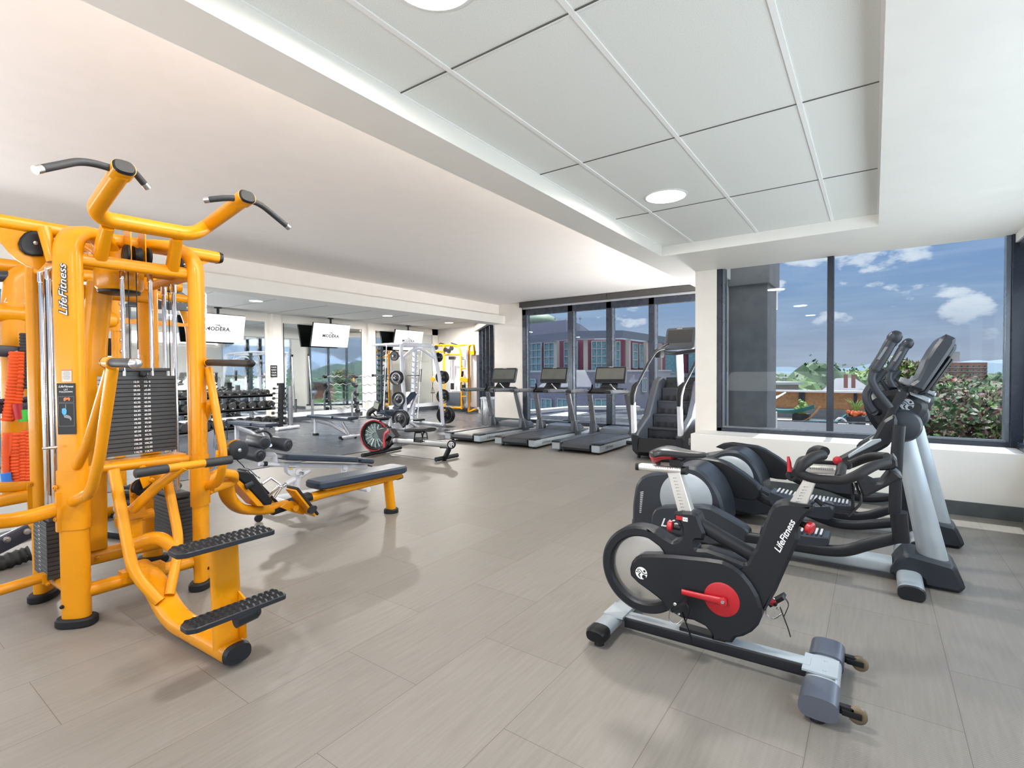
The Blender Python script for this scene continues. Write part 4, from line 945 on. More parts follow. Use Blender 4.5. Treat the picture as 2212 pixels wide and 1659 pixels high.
# dip arms: two bent tubes rising from each sleeve to a horizontal grip
def dip(y, x_in, pts_front, pts_back, g0, g1, ball, label):
    q = MB(); q.tube(pts_front, (.021, .026), 16, fil=.07, e=2.4); q.tube(pts_back, (.021, .024), 16, fil=.05, e=2.4)
    d = (g1-g0).normalized(); q.tube([g0-d*.045, g0+d*.03], .024, 18); o = q.build('dip_arm', YEL, st)
    q = MB(); q.lathe(g0-d*.055, d, [(0, .016), (.004, .024), (.014, .025)], 18); q.build('arm_cap', BLK, o)
    q = MB(); L = (g1-g0).length; q.lathe(g0+d*.028, d, [(0, .018), (.01, .0195), (L-.03, .0195)], 20); g = q.build('grip', FOAM, o)
    q = MB(); q.lathe(g1-d*.012, d, [(0, .0195), (.006, .0215), (.022, .0215), (.036, .016), (.042, .006)], 20); q.build('grip_end', STL if ball else BLK, g)
yl, yr = .765, 1.43
dip(yl, 0, [uy(243, 795, yl), uy(216, 985, yl), uy(196, 1065, yl), V((-3.33, .79, .635))], [uy(238, 800, yl+.01), uy(190, 960, .80), V((-3.36, .81, .78))], uy(238, 783, yl), uy(292, 785, yl), True, '')
dip(yr, 0, [uy(450, 795, yr), uy(484, 985, yr), uy(474, 1045, yr), V((-3.33, 1.39, .60))], [uy(455, 870, yr), uy(428, 940, yr), V((-3.34, 1.39, .80))], uy(445, 783, yr), uy(541, 785, yr), False, '')
# step tower on the base beam
ym = 1.09
q = MB(); bb = [V((-3.30, 1.06, .22)), V((-3.07, 1.06, .19)), V((-2.86, 1.065, .056)), V((-2.29, 1.095, .05))]; P = fillet(bb, [0, .1, .22, 0], 8); q.tube(P, (.060, .043), 22, up=(0, 0, 1), e=2.6); q.build('base_beam', YEL, st)
q = MB(); q.tube([V((-2.292, 1.095, .05)), V((-2.268, 1.096, .05))], [(.062, .045), (.056, .039)], 24, up=(0, 0, 1), e=2.6); q.build('beam_cap', CHAR, st)
q = MB(); q.tube([V((-2.355, 1.09, .06)), V((-2.38, 1.09, .55))], (.060, .030), 20, up=(1, 0, 0), e=3.2); q.prism([V((-2.33, 1.13, .09)), V((-2.28, 1.13, .10)), V((-2.285, 1.13, .20)), V((-2.26, 1.13, .27)), V((-2.34, 1.13, .30))], (0, .008, 0)); q.build('step_post', YEL, st)
def step(z, xa, xb, ya, yb):
    q = MB(); P = roundpoly([(xa, ya+.03), (xa+.03, ya), (xb-.02, ya), (xb, ya+.03), (xb, yb-.01), (xb-.01, yb), (xa+.01, yb), (xa, yb-.01)], .012)
    q.prism([V((a, b, z-.024)) for a, b in P], (0, 0, .022), .003); o = q.build('step', CHAR, st)
    q = MB(); n = 14
    for i in range(n):
        for j in range(5):
            x = xa+.016+(xb-xa-.03)*j/4; y = ya+.03+(yb-ya-.05)*i/(n-1)+(.006 if j % 2 else 0)
            q.lathe(V((x, y, z-.003)), (0, 0, 1), [(0, .0098), (.0045, .0085), (.0052, .0068), (.0025, .0055), (.0022, .001)], 10)
    q.build('tread', RUB, o)
step(.30, -2.240, -2.130, .842, 1.245)
step(.575, -2.35, -2.215, .845, 1.245)
q = MB(); q.tube([V((-2.18, 1.04, .245)), V((-2.185, 1.13, .25))], (.026, .032), 18, up=(0, 0, 1)); q.ball((-2.185, 1.13, .25), (.03, .02, .026)); q.build('bumper', CHAR, st)
# assist lever: loop frame, grips, link, pulley plates
q = MB(); q.tube([ux(246, 1015, -3.2), ux(258, 1080, -3.15), ux(287, 1238, -3.02), ux(345, 1300, -2.92)], .026, 18, fil=.12); q.build('loop_tube', YEL, st)
q = MB(); q.tube([ux(352, 1005, -3.2), ux(366, 1060, -3.15), ux(389, 1175, -3.05), ux(366, 1285, -2.93)], .024, 18, fil=.10); q.build('loop_tube', YEL, st)
gx = -3.0
q = MB(); q.cyl(ux(360, 1012, gx), ux(445, 1000, gx), .0215, seg=18); q.tube([ux(398, 1006, gx), ux(340, 1050, -3.1), ux(288, 1100, -3.2)], (.030, .026), 18, e=2.8); q.build('grip_lever', YEL, st)
for a, b in ((ux(290, 1023, gx), ux(363, 1012, gx)), (ux(441, 1001, gx), ux(500, 993, gx))):
    q = MB(); d = (b-a); L = d.length; q.lathe(a, d, [(0, .016), (.004, .024), (.01, .0245), (L-.006, .0245), (L, .022)], 20); q.build('lever_grip', FOAM, st)
q = MB(); q.tube([ux(292, 1175, -3.22), ux(325, 1162, -3.16), ux(350, 1163, -3.12), ux(385, 1190, -3.03)], (.026, .034), 18, fil=.06, e=2.6); q.build('link_arm', YEL, st)
q = MB(); q.prism([ux(a, b, -3.25) for a, b in [(281, 1098), (279, 1060), (283, 1044), (290, 1039), (298, 1044), (306, 1070), (306, 1098)]], (.008, 0, 0)); q.prism([ux(a, b, -3.21) for a, b in [(296, 1020), (302, 1008), (310, 1004), (318, 1010), (326, 1050), (320, 1062), (308, 1055)]], (.008, 0, 0)); q.prism([ux(a, b, -3.24) for a, b in [(276, 1100), (312, 1095), (322, 1115), (276, 1122)]], (-.09, 0, 0)); bolt(q, ux(288, 1068, -3.24), (1, 0, 0)); bolt(q, ux(328, 1037, -3.2), (1, 0, 0)); q.build('pivot_plates', YEL, st)
q = MB(); q.lathe(ux(302, 1052, -3.245), (1, .15, 0), [(0, .045), (.008, .04), (.022, .04), (.03, .045)], 24); q.box(ux(318, 1056, -3.18), (.02, .07, .02), ((1, 0, 0), (0, .8, .5), (0, -.5, .8))); q.build('lower_pulley', BLK, st)
q = MB(); q.tube([ux(290, 1120, -3.3), ux(290, 1190, -3.3)], (.036, .036), 18, e=3); q.tube([ux(250, 1130, -3.3), ux(330, 1108, -3.3)], .028, 16); q.build('pivot_post', YEL, st)
# adjuster knob, label plates
q = MB(); q.cyl(V((-3.31, .70, .925)), V((-3.31, .735, .925)), .008, seg=10); q.cyl(V((-3.31, .68, .925)), V((-3.31, .70, .925)), .006, seg=10); q.build('hook_peg', STL, st)
dA = V((CEN.x+3.33, CEN.y-.80, 0)).normalized(); prA = V((-dA.y, dA.x, 0)); fA = V((-3.33, .80, 0))-dA*.0375
if prA.y < 0: prA = -prA
OUT = mat('logo_outline', (.02, .02, .02), .5)
def facedecal(px, py, w, h, m, name, depth=.001):
    p = UP(px, py, fA, dA); q = MB(); q.box(p, (w, depth, h), (prA, dA, (0, 0, 1))); return q.build(name, m, st, smooth=0), p
lb, lp = facedecal(144, 883, .083, .257, BLK, 'exercise_label', .003)
o = lp-dA*.0022; up = V((0, 0, 1))
q = text_mb('LifeFitness', .016, o+up*.112, prA, up, .0006, shear=.35); q.merge(text_mb('LAT', .011, o+up*.096, prA, up, .0006)); q.merge(text_mb('PULLDOWN', .011, o+up*.085, prA, up, .0006)); q.build('label_lettering', PRNT, lb, smooth=0)
q = MB()
for c, s in ((.047, .03), (-.03, .115)): q.slab([o+up*(c-s/2)-prA*.036, o+up*(c-s/2)+prA*.036, o+up*(c+s/2)+prA*.036, o+up*(c+s/2)-prA*.036], -dA*.0006, [o+up*(c-s/2+.0012)-prA*.0348, o+up*(c-s/2+.0012)+prA*.0348, o+up*(c+s/2-.0012)+prA*.0348, o+up*(c+s/2-.0012)-prA*.0348])
q.build('label_frames', GREY, lb, smooth=0)
def fig(pts, m, nm): q = MB(); q.prism([o+prA*a+up*b for a, b in pts], -dA*.0008); q.build(nm, m, lb, smooth=0)
fig([(-.012, .052), (-.004, .058), (.004, .055), (.014, .058), (.02, .050), (.016, .040), (.011, .040), (.010, .047), (0, .044), (-.006, .038), (-.01, .040)], mat('muscle_orange', (.5, .14, .03), .5), 'muscle_picture')
fig([(-.02, .0), (-.008, .004), (.002, -.006), (0, -.026), (-.012, -.034), (-.02, -.02)], mat('picture_blue', (.05, .35, .7), .5), 'torso_picture')
fig([(-.012, -.034), (0, -.03), (.016, -.036), (.024, -.05), (.02, -.062), (.014, -.05), (0, -.046), (-.01, -.044)], GREY, 'legs_picture')
fig([(-.004, .022), (-.001, .022), (-.001, -.002), (-.004, -.002)], GREY, 'cable_picture')
wl, wp = facedecal(144, 811, .044, .063, mat('warning_label', (.55, .53, .48), .5), 'warning_label', .0015)
q = MB(); q.box(wp-dA*.001+up*.027, (.044, .001, .007), (prA, dA, up)); q.build('warning_stripe', mat('warning_orange', (.5, .13, .03), .5), wl, smooth=0)
q = MB(); [q.box(wp-dA*.001+up*(.018-.006*i), (.034 if i % 3 else .026, .001, .002), (prA, dA, up)) for i in range(7)]; q.build('fine_print', GREY, wl, smooth=0)
lg = UP(137, 627, fA, dA)-dA*.002
lw = text_mb('LifeFitness', .052, lg, up, -prA, .0012, shear=.35, width=.265, offset=.0035); lw.build('logo_outline', OUT, st, smooth=0)
lw = text_mb('LifeFitness', .052, lg-dA*.0008, up, -prA, .0012, shear=.35, width=.26, offset=.0003); lw.build('logo', mat('logo_silver', (.62, .62, .60), .4), st, smooth=0)
fB = V((-3.30, 1.385, 0)); dB = V((CEN.x+3.30, CEN.y-1.385, 0)).normalized(); prB = V((-dB.y, dB.x, 0)); 
if prB.y < 0: prB = -prB
lg = V((-3.30, 1.385, 1.65))-dB*.038+prB*.030
text_mb('LifeFitness', .04, lg, up, -prB, .0012, shear=.35, width=.25, offset=.002).build('logo', PRNT, st, smooth=0)
q = MB(); q.box(V((-3.33, 1.385, 1.05)), (.01, .06, .22)); q.build('side_label', mat('label_slate', (.12, .14, .18), .4), st, smooth=0)
# low arms leaving the frame on the left
q = MB(); P = [ux(-60, 1125, -3.25), ux(0, 1128, -3.30), ux(60, 1118, -3.34), ux(128, 1098, -3.36)]; q.tube(fillet(P, .1), (.03, .034), 18, up=(0, 0, 1), e=2.6); q.box(ux(129, 1105, -3.34), (.03, .03, .20)); q.build('left_arm', YEL, st)
q = MB(); q.tube([ux(-60, 1088, -3.9), ux(0, 1082, -3.9), ux(66, 1070, -3.88)], (.03, .034), 18, up=(0, 0, 1), e=2.6); q.box(ux(72, 1078, -3.86), (.02, .05, .20)); q.tube([ux(-60, 1056, -3.92), ux(62, 1050, -3.9)], (.02, .028), 12, up=(0, 0, 1), e=3); bolt(q, ux(66, 1046, -3.85), (1, 0, 0)); q.build('left_arm', YEL, st)
q = MB(); q.tube([ux(-60, 1292, -3.62), ux(0, 1275, -3.62), ux(92, 1247, -3.62)], .027, 16); q.box(ux(97, 1248, -3.61), (.06, .03, .05)); bolt(q, ux(103, 1262, -3.57), (1, 0, 0), .008); q.build('left_floor_arm', YEL, st)
# ================================================================ seated row bench, attached pulleys
XRW = -3.62
rw = thing('row_bench', 'low yellow seated row station with dark padded seat and tilted footplates', 'gym machine', (-3.62, 2.4, 0))
def rx(px, py, x=XRW): return ux(px, py, x)
q = MB(); P = fillet([rx(487, 1045, -3.50), rx(492, 1075, -3.54), rx(515, 1100, -3.58), rx(570, 1103), rx(625, 1088), rx(700, 1066), rx(862, 1026)], [0, .08, .14, .2, .2, .2, 0], 6); q.tube(P, (.050, .034), 22, up=(0, 0, 1), e=2.6); q.build('main_beam', YEL, rw)
q = MB(); q.tube([rx(855, 1031), rx(864, 1028)], (.045, .026), 18, up=(0, 0, 1), e=2.6); q.build('beam_cap', BLK, rw)
q = MB(); q.tube([rx(586, 1102), rx(618, 1091), rx(668, 1073)], (.053, .037), 22, up=(0, 0, 1), e=2.6); q.build('rubber_sleeve', RUB, rw)
a = rx(838, 1037); b = rx(845, 1100); b.z = .02; q = MB(); q.tube([a, b], [(.034, .046), (.036, .046)], 20, up=(1, 0, 0), e=2.6); lg = q.build('leg', YEL, rw)
q = MB(); q.lathe(V((b.x, b.y, 0)), (0, 0, 1), [(0, .066), (.03, .066), (.038, .058)], 26); q.build('rubber_foot', RUB, lg)
s0, s1 = rx(676, 1048), rx(862, 1012); d = (s1-s0).normalized(); Ls = (s1-s0).length; W_ = V((1, 0, 0)); N = W_.cross(d)
if N.z < 0: N = -N
q = MB(); c0 = s0-d*.01; out = roundpoly([(-.10, 0), (.10, 0), (.115, .10), (.115, Ls-.02), (.095, Ls+.03), (-.095, Ls+.03), (-.115, Ls-.02), (-.115, .10)], .03)
q.prism([c0+W_*x+d*y-N*.03 for x, y in out], N*.066, .016); q.build('seat_pad', NAVY, rw)
q = MB(); q.box((s0+s1)/2-N*.04, (.15, Ls*.85, .012), (W_, d, N)); q.build('seat_plate', YEL, rw)
def footplate(pts, x, thick, nm='footplate'):
    q = MB(); P = [ux(a, b, x) for a, b in pts]; return P
# near footplate: a tilted plate across the beam seen from the side
for s, name in ((1, 'near'), (-1, 'far')):
    top, bot = (V((XRW, 0, 0)), None)
    xo = XRW+.16*s
    tp, bt = (ux(628, 1057, -3.46), ux(672, 1112, -3.46)) if s > 0 else (ux(520, 1020, -3.78), ux(588, 1090, -3.78))
    dd = (bt-tp).normalized(); nn = V((1, 0, 0)).cross(dd); L = (bt-tp).length
    if nn.y < 0: nn = -nn
    q = MB(); c = (tp+bt)/2; q.box(c+V((.0, 0, 0)), (.13, L, .018), ((1, 0, 0), dd, nn)); f = q.build('footplate', YEL, rw, bevel=.008)
    q = MB(); q.box(c+nn*.018, (.14, L+.012, .022), ((1, 0, 0), dd, nn)); q.build('rubber_tread', RUB, f, bevel=.009)
    q = MB(); q.tube([V((c.x+.07*s, c.y, c.z))-dd*-L*.22, V((c.x+.10*s, c.y, c.z))+dd*L*.22], (.035, .022), 18, up=dd, e=2.3); q.build('side_bumper', CHAR, f)
q = MB(); q.prism([ux(a, b, -3.50) for a, b in [(606, 1096), (618, 1086), (632, 1082), (648, 1090), (664, 1106), (655, 1112), (630, 1106)]], (-.02, 0, 0), .003); q.tube([ux(616, 1094, -3.62), ux(640, 1098, -3.46)], .022, 14); q.build('plate_bracket', YEL, rw)
# large padded back plate standing at the head of the beam
hp = [(498, 1016), (535, 1020), (548, 1024), (566, 1048), (590, 1082), (587, 1090), (573, 1092), (548, 1066), (530, 1046), (505, 1024)]
q = MB(); q.prism([ux(a, b, -3.50) for a, b in hp], (-.20, 0, 0), .008); hd = q.build('head_plate', BLK, rw)
q = MB(); q.prism([ux(a, b, -3.505) for a, b in [(508, 1030), (530, 1048), (560, 1080), (572, 1094), (556, 1094), (530, 1066), (508, 1042)]], (-.16, 0, 0), .004); q.build('plate_gusset', YEL, rw)
q = MB(); q.tube([ux(530, 1052, -3.485), ux(546, 1044, -3.485)], (.022, .014), 16, up=(1, 0, 0)); q.build('side_bumper', CHAR, hd)
# pulley arm and cable from the tower
q = MB(); pc_ = ux(514, 972, -3.62); q.lathe(pc_, (1, 0, 0), [(-.03, .04), (-.02, .066), (-.004, .070), (.004, .070), (.018, .066), (.022, .058)], 36); pu = q.build('cable_pulley', CHAR, rw)
q = MB(); q.lathe(pc_, (1, 0, 0), [(-.045, .055), (-.034, .072), (-.03, .072)], 32); q.tube([pc_-V((.04, 0, 0)), pc_-V((.04, .12, .02)), V((-3.50, 1.46, pc_.z-.03))], (.022, .03), 14, up=(0, 0, 1)); q.build('pulley_arm', YEL, rw)
q = MB(); bolt(q, pc_+V((.024, 0, 0)), (1, 0, 0)); q.build('pulley_bolt', BOLT, pu)
q = MB(); q.tube([ux(490, 905, -3.62), ux(491, 950, -3.62)], .003, 6); q.tube([ux(511, 993, -3.62), ux(525, 1006, -3.62), ux(528, 1011, -3.62)], .0035, 6); q.build('cable', BLK, rw)
q = MB(); cl = [ux(526, 1008, -3.60), ux(538, 1015, -3.60), ux(560, 1030, -3.60)]; q.tube([ux(528, 1010, -3.60), ux(537, 1012, -3.60), ux(556, 1030, -3.60), ux(552, 1034, -3.60), ux(533, 1018, -3.60)], .004, 8, fil=.01, closed=False); q.tube([ux(556, 1029, -3.60), ux(562, 1033, -3.60), ux(558, 1038, -3.60)], .004, 8); q.build('carabiner', CHR, rw)
q = MB(); q.cyl(ux(566, 1045, -3.60), ux(585, 1032, -3.60), .012, seg=14); q.tube([ux(585, 1032, -3.60), ux(606, 1047, -3.58)], .008, 10); q.tube([ux(580, 1072, -3.62), ux(606, 1048, -3.58)], .011, 12); q.tube([ux(592, 1076, -3.56), ux(610, 1050, -3.54)], .010, 12); q.cyl(ux(600, 1050, -3.62), ux(612, 1052, -3.5), .010, seg=12); q.build('row_handle', CHR, rw)
# sleeve arm that ties the bench to the station
q = MB(); q.tube(fillet([V((-3.31, 1.42, .62)), ux(470, 1020, -3.36), ux(507, 1025, -3.40), ux(505, 1040, -3.46), ux(455, 1056, -3.38)], .05), (.028, .030), 18, up=(0, 0, 1), e=2.6); q.build('tie_arm', YEL, rw)
q = MB()
for i in range(3): q.prism([ux(a, b, -3.55) for a, b in [(460, 945+30*i), (467, 941+30*i), (466, 965+30*i), (459, 970+30*i)]], (-.02, 0, 0), .003)
q.prism([ux(a, b, -3.55) for a, b in [(448, 935), (462, 928), (466, 1010), (452, 1020)]], (-.008, 0, 0)); q.build('storage_rack', mat('slate_bracket', (.20, .22, .27), .4, .2), rw)
# ================================================================ decline bench with foam rollers (white frame)
XB = -4.55
db = thing('decline_bench', 'white framed abdominal bench with blue pad and four dark foam rollers', 'bench', (-4.5, 2.6, 0))
def bx_(px, py, x=XB): return ux(px, py, x)
def pad(a, b, w, t, m, nm, par, taper=1.0, rad=.03):
    d = (b-a).normalized(); L = (b-a).length; W = V((1, 0, 0)) if abs(d.x) < .8 else V((0, 1, 0)); N = W.cross(d); N = N if N.z > 0 else -N
    out = roundpoly([(-w/2*taper, 0), (w/2*taper, 0), (w/2, L*.25), (w/2, L), (-w/2, L), (-w/2, L*.25)], rad)
    q = MB(); q.prism([a+W*x+d*y for x, y in out], N*t, min(.014, t*.3)); return q.build(nm, m, par)
pad(bx_(602, 992), bx_(760, 997), .26, .055, NAVY, 'back_pad', db); pad(bx_(763, 998), bx_(793, 1000), .26, .05, NAVY, 'head_pad', db)
q = MB(); q.tube([bx_(575, 1003), bx_(790, 1007)], (.03, .022), 14, up=(0, 0, 1), e=4); q.build('pad_rail', WHT, db)
q = MB(); q.tube([bx_(618, 1006), bx_(640, 1006)], (.05, .012), 14, up=(0, 0, 1), e=4); q.prism([ux(a, b, XB+.03) for a, b in [(619, 1008), (639, 1008), (637, 1022), (630, 1028), (622, 1022)]], (-.06, 0, 0)); q.build('pivot_bracket', WHT, db)
q = MB(); q.tube([bx_(668, 1016), bx_(618, 1046)], .026, 14); q.tube([bx_(642, 1026), bx_(638, 1075)], .034, 18); q.cyl(bx_(646, 1020, XB+.05), bx_(646, 1020, XB-.05), .03, seg=16); q.build('lift_column', WHT, db)
q = MB(); q.tube([bx_(612, 1050), bx_(628, 1042)], .018, 14); q.cyl(bx_(648, 1021, XB+.05), bx_(655, 1023, XB+.09), .014, seg=12); q.build('piston', STL, db)
q = MB(); q.tube([bx_(744, 1006), bx_(744, 1040)], .032, 16); q.cyl(bx_(746, 1010, XB+.04), bx_(746, 1010, XB-.04), .026, seg=16); q.build('rear_post', WHT, db)
q = MB(); bz = bx_(580, 1080); q.tube([bx_(590, 1078), bx_(680, 1062), bx_(760, 1050)], (.03, .03), 14, up=(0, 0, 1), e=4); q.tube([bx_(760, 1050)+V((.28, 0, 0)), bx_(760, 1050)-V((.28, 0, 0))], .028, 14); q.tube([bx_(592, 1080)+V((.25, 0, 0)), bx_(592, 1080)-V((.25, 0, 0))], .028, 14); q.build('base_frame', WHT, db)
q = MB(); pw = bx_(531, 1078, XB); q.lathe(V((XB+.2, pw.y, .035)), (1, 0, 0), [(0, .02), (.004, .035), (.02, .035), (.024, .02)], 20); q.build('wheel', BLK, db)
q = MB(); q.tube([bx_(565, 980), bx_(592, 982), bx_(597, 1000)], .022, 14, fil=.02); q.tube([bx_(560, 1002, XB+.03), bx_(600, 1004, XB+.03)], [(.022, .02), (.035, .02)], 16); q.build('roller_frame', WHT, db)
q = MB(); q.tube([bx_(552, 934), bx_(575, 930), bx_(586, 940), bx_(586, 968)], .011, 12, fil=.03); q.build('handle_bar', CHAR, db)
q = MB(); q.tube([bx_(570, 1002, XB+.05), bx_(576, 1002, XB+.05)], .023, 14); q.build('frame_cap', BLK, db)
for c, L in ((bx_(618, 962), .21), (bx_(563, 957, XB), .20), (bx_(562, 985), .21), (bx_(520, 978, XB), .2)):
    pass
def roller(p0, p1, r):
    d = (p1-p0).normalized(); L = (p1-p0).length; q = MB(); q.lathe(p0, d, [(0, r*.8), (.006, r*.95), (.014, r), (L-.014, r), (L-.006, r*.95), (L, r*.8)], 26); o = q.build('foam_roller', mat('roller_vinyl', (.028, .036, .05), .45, 0, .05), db)
    q = MB(); q.lathe(p1-d*.004, d, [(0, r*.72), (.006, r*.70), (.007, r*.5), (.010, r*.45), (.012, r*.2)], 26); q.build('roller_cap', CHAR, o)
for (ax_, ay_), (bx2, by2), r in (((588, 956), (624, 962), .060), ((543, 950), (573, 957), .058), ((525, 975), (563, 984), .060)):
    A_p = ux(bx2, by2, XB+.22); B_p = ux(ax_, ay_, XB+.05 if r == .06 and ax_ > 580 else XB-.02); roller(B_p, A_p, r)
q = MB(); q.cyl(bx_(578, 962, XB-.1), bx_(584, 962, XB+.12), .016, seg=12); q.build('roller_axle', STL, db)
q = MB(); q.cyl(bx_(790, 1004), bx_(803, 1007), .009, seg=10); q.build('lock_pin', BLK, db)
q = MB(); q.prism([ux(a, b, XB+.034) for a, b in [(625, 1014), (629, 1007.5), (633, 1014)]], (.001, 0, 0)); q.build('warning_triangle', mat('sign_yellow', (.7, .5, .02), .5), db, smooth=0)
# ================================================================ flat/adjustable benches on the mat
def adj_bench(tl, tr, x, label, front):
    b = thing('flat_bench', label, 'bench', (x, 0, 0)); b.location = (x, (tl.y+tr.y)/2, 0)
    L = (tr-tl).length; d = (tr-tl).normalized(); W = V((1, 0, 0)); W = (W-d*W.dot(d)).normalized(); N = V((0, 0, 1))
    for s0, s1, nm in ((0, .62, 'back_pad'), (.64, 1.0, 'seat_pad')):
        q = MB(); P = roundpoly([(-.13, L*s0), (.13, L*s0), (.14, L*(s0+s1)/2), (.13, L*s1), (-.13, L*s1), (-.14, L*(s0+s1)/2)], .03); q.prism([tl+W*u+d*v for u, v in P], N*.055, .014); q.build(nm, NAVY, b)
    z = tl.z; q = MB(); q.tube([tl+d*L*.05-N*.02, tr-d*L*.05-N*.02], (.035, .018), 12, up=(0, 0, 1), e=4); q.build('pad_rail', GREY, b)
    f0, f1 = tl+d*L*.10, tr-d*L*.06; q = MB(); lg0 = V((f0.x, f0.y, 0)); q.tube([f0-N*.02, lg0+N*.05], (.035, .03), 14, up=(1, 0, 0), e=3); q.build('rear_leg', WHT, b)
    q = MB(); q.box(lg0+N*.025, (.10, .09, .05)); q.build('rubber_foot', RUB, b, bevel=.01)
    q = MB(); e0 = V((f1.x, f1.y, .05)); q.tube([f0-N*.05, f0*.55+V((e0.x, e0.y, .12))*.45, e0], [(.02, .05), (.02, .045), (.02, .025)], 14, up=(0, 0, 1), e=3); q.tube([f1-N*.08-d*.25, e0-d*.05+N*.03], (.02, .035), 12, up=(0, 0, 1), e=3); q.build('side_frame', mat('bench_grey_frame', (.30, .30, .32), .35, .3), b)
    q = MB(); q.tube([e0-W*.27, e0+W*.27], .026, 16); ft = q.build('front_foot', WHT, b)
    for s in (-1, 1):
        q = MB(); q.lathe(e0+W*(.27*s)-W*(s*.0), W*s, [(-.03, .03), (.01, .03)], 14); q.build('foot_cap', BLK, ft)
        q = MB(); q.lathe(e0+W*(.16*s)+V((.0, -.045, -.02)), W, [(0, .02), (.004, .028), (.02, .028), (.024, .02)], 16); q.build('wheel', BLK, ft)
    q = MB(); q.cyl(tr-d*.08-N*.03, tr-d*.0-N*.035, .02, seg=12); q.build('adjust_handle', GREY, b)
    return b
adj_bench(uz(673, 901, .38), uz(764, 907, .38), -9.2, 'flat bench with dark pad and grey scissor frame left of the rowing machine', 0)
adj_bench(uz(503, 915, .39), uz(590, 922, .39), -8.5, 'flat bench with dark pad just behind the foam rollers', 0)
# ================================================================ indoor bike
def zA(X, Y): return (1250+X/3.16, 900+Y/3.16)
def zB(X, Y): return (1512+X/3.16, 900+Y/3.16)
def py_(pts, y, f=zA): return [uy(*f(a, b), y) for a, b in pts]
def plate(pts, y0, y1, f=zA, rnd=0.0, cham=.004):
    "outline seen in the photo lying on plane y0, given its thickness towards y1"
    P = py_(pts, y0, f)
    if rnd: P2 = roundpoly([(p.x, p.z) for p in P], rnd, 3); P = [V((p.x, y0, p.y)) for p in P2]
    return MB().prism(P, (0, y1-y0, 0), cham)
BODY = mat('satin_black_body', (.010, .012, .016), .40, 0, .06, spec=.35)
SHELL = mat('slate_body_shell', (.026, .032, .042), .38, .05, .06, spec=.4)
PALE_S = mat('pale_silver_shell', (.38, .43, .47), .36, .25, .04)
ALU = mat('brushed_aluminium', (.62, .61, .58), .34, .75, .05)
FLYW = mat('flywheel_steel', (.60, .60, .58), .22, .85, .05)
YBK = 2.35
bk = thing('indoor_bike', 'black indoor cycling bike with red crank disc and silver flywheel', 'exercise bike', (-.55, YBK, 0))
hb = uy(1387, 1231, 2.31); hub_ = V((hb.x, YBK, hb.z))
q = MB(); q.lathe(hub_-V((0, .018, 0)), (0, 1, 0), [(0, .03), (0, .15), (.004, .168), (.032, .168), (.036, .15), (.036, .03)], 64); q.build('flywheel', FLYW, bk)
q = MB()   # ring guard round the flywheel
n = 72; vs = []; prof = [(.158, -.036), (.166, -.044), (.196, -.044), (.207, -.034), (.207, .034), (.196, .044), (.166, .044), (.158, .036)]
for i in range(n):
    a = 2*PI*i/n; vs += [hub_+V((r*math.cos(a), t, r*math.sin(a))) for r, t in prof]
m8 = len(prof); fs = [(i*m8+j, i*m8+(j+1) % m8, ((i+1) % n)*m8+(j+1) % m8, ((i+1) % n)*m8+j) for i in range(n) for j in range(m8)]
q.add(vs, fs); q.build('flywheel_guard', BODY, bk)
q = plate([(450, 758), (520, 780), (585, 825), (640, 856), (672, 850), (697, 820), (703, 780), (690, 730), (665, 705), (645, 690), (645, 655), (700, 648), (770, 652), (812, 672), (836, 740), (862, 800), (850, 850), (795, 845), (802, 905), (870, 908), (990, 948), (1120, 1000), (1190, 1015), (1262, 1090), (1150, 1160), (640, 1040), (600, 965), (545, 890), (470, 835)], 2.305, 2.395, rnd=.006, cham=.012); q.build('seat_mast_frame', BODY, bk)
q = plate([(1178, 935), (1204, 905), (1222, 850), (1262, 740), (1300, 640), (1330, 605), (1380, 588), (1430, 585), (1500, 598), (1600, 612), (1594, 650), (1540, 692), (1502, 752), (1492, 790), (1503, 845), (1440, 985), (1350, 1190), (1270, 1335), (1215, 1300), (1150, 1140), (1060, 1050), (1130, 1000), (1150, 1000)], 2.300, 2.40, rnd=.006, cham=.012); q.build('head_frame', BODY, bk)
q = MB(); q.tube([uy(*zA(800, 715), 2.35), uy(*zA(1000, 835), 2.35), uy(*zA(1190, 945), 2.35)], (.024, .030), 18, fil=.03, up=(0, 0, 1), e=2.4); q.build('top_tube', BODY, bk)
GD = [(350, 1090), (345, 1045), (358, 995), (385, 962), (425, 943), (520, 943), (640, 948), (760, 960), (880, 972), (980, 988), (1050, 1020), (1120, 1075), (1180, 1150), (1225, 1230), (1250, 1310), (1250, 1370), (1225, 1430), (1180, 1475), (1120, 1505), (1070, 1515), (1042, 1552), (905, 1530), (900, 1480), (860, 1435), (780, 1395), (700, 1380), (640, 1345), (600, 1330), (560, 1260), (470, 1190), (400, 1140)]
q = plate(GD, 2.275, 2.425, rnd=.004, cham=.012); gd = q.build('chain_guard', BODY, bk)
q = MB(); rc = uy(1558.5, 1295.6, 2.272); q.lathe(rc, (0, 1, 0), [(0, .066), (.002, .0725), (.006, .074)], 48); q.build('crank_disc', RED, gd)
cA, cB = uy(*zA(985, 1262), 2.258), uy(*zA(705, 1195), 2.255)
q = MB(); q.tube([cA, (cA*.45+cB*.55), cB], [(.0165, .008), (.013, .008), (.012, .008)], 16, up=(0, 1, 0), e=2.6); q.lathe(cA+V((0, -.010, 0)), (0, 1, 0), [(0, .012), (.002, .018), (.016, .018)], 20); cr = q.build('crank_arm', RED, bk)
q = MB(); q.lathe(cA+V((0, -.012, 0)), (0, 1, 0), [(0, .007), (.004, .009)], 16); q.build('crank_bolt', STL, cr)
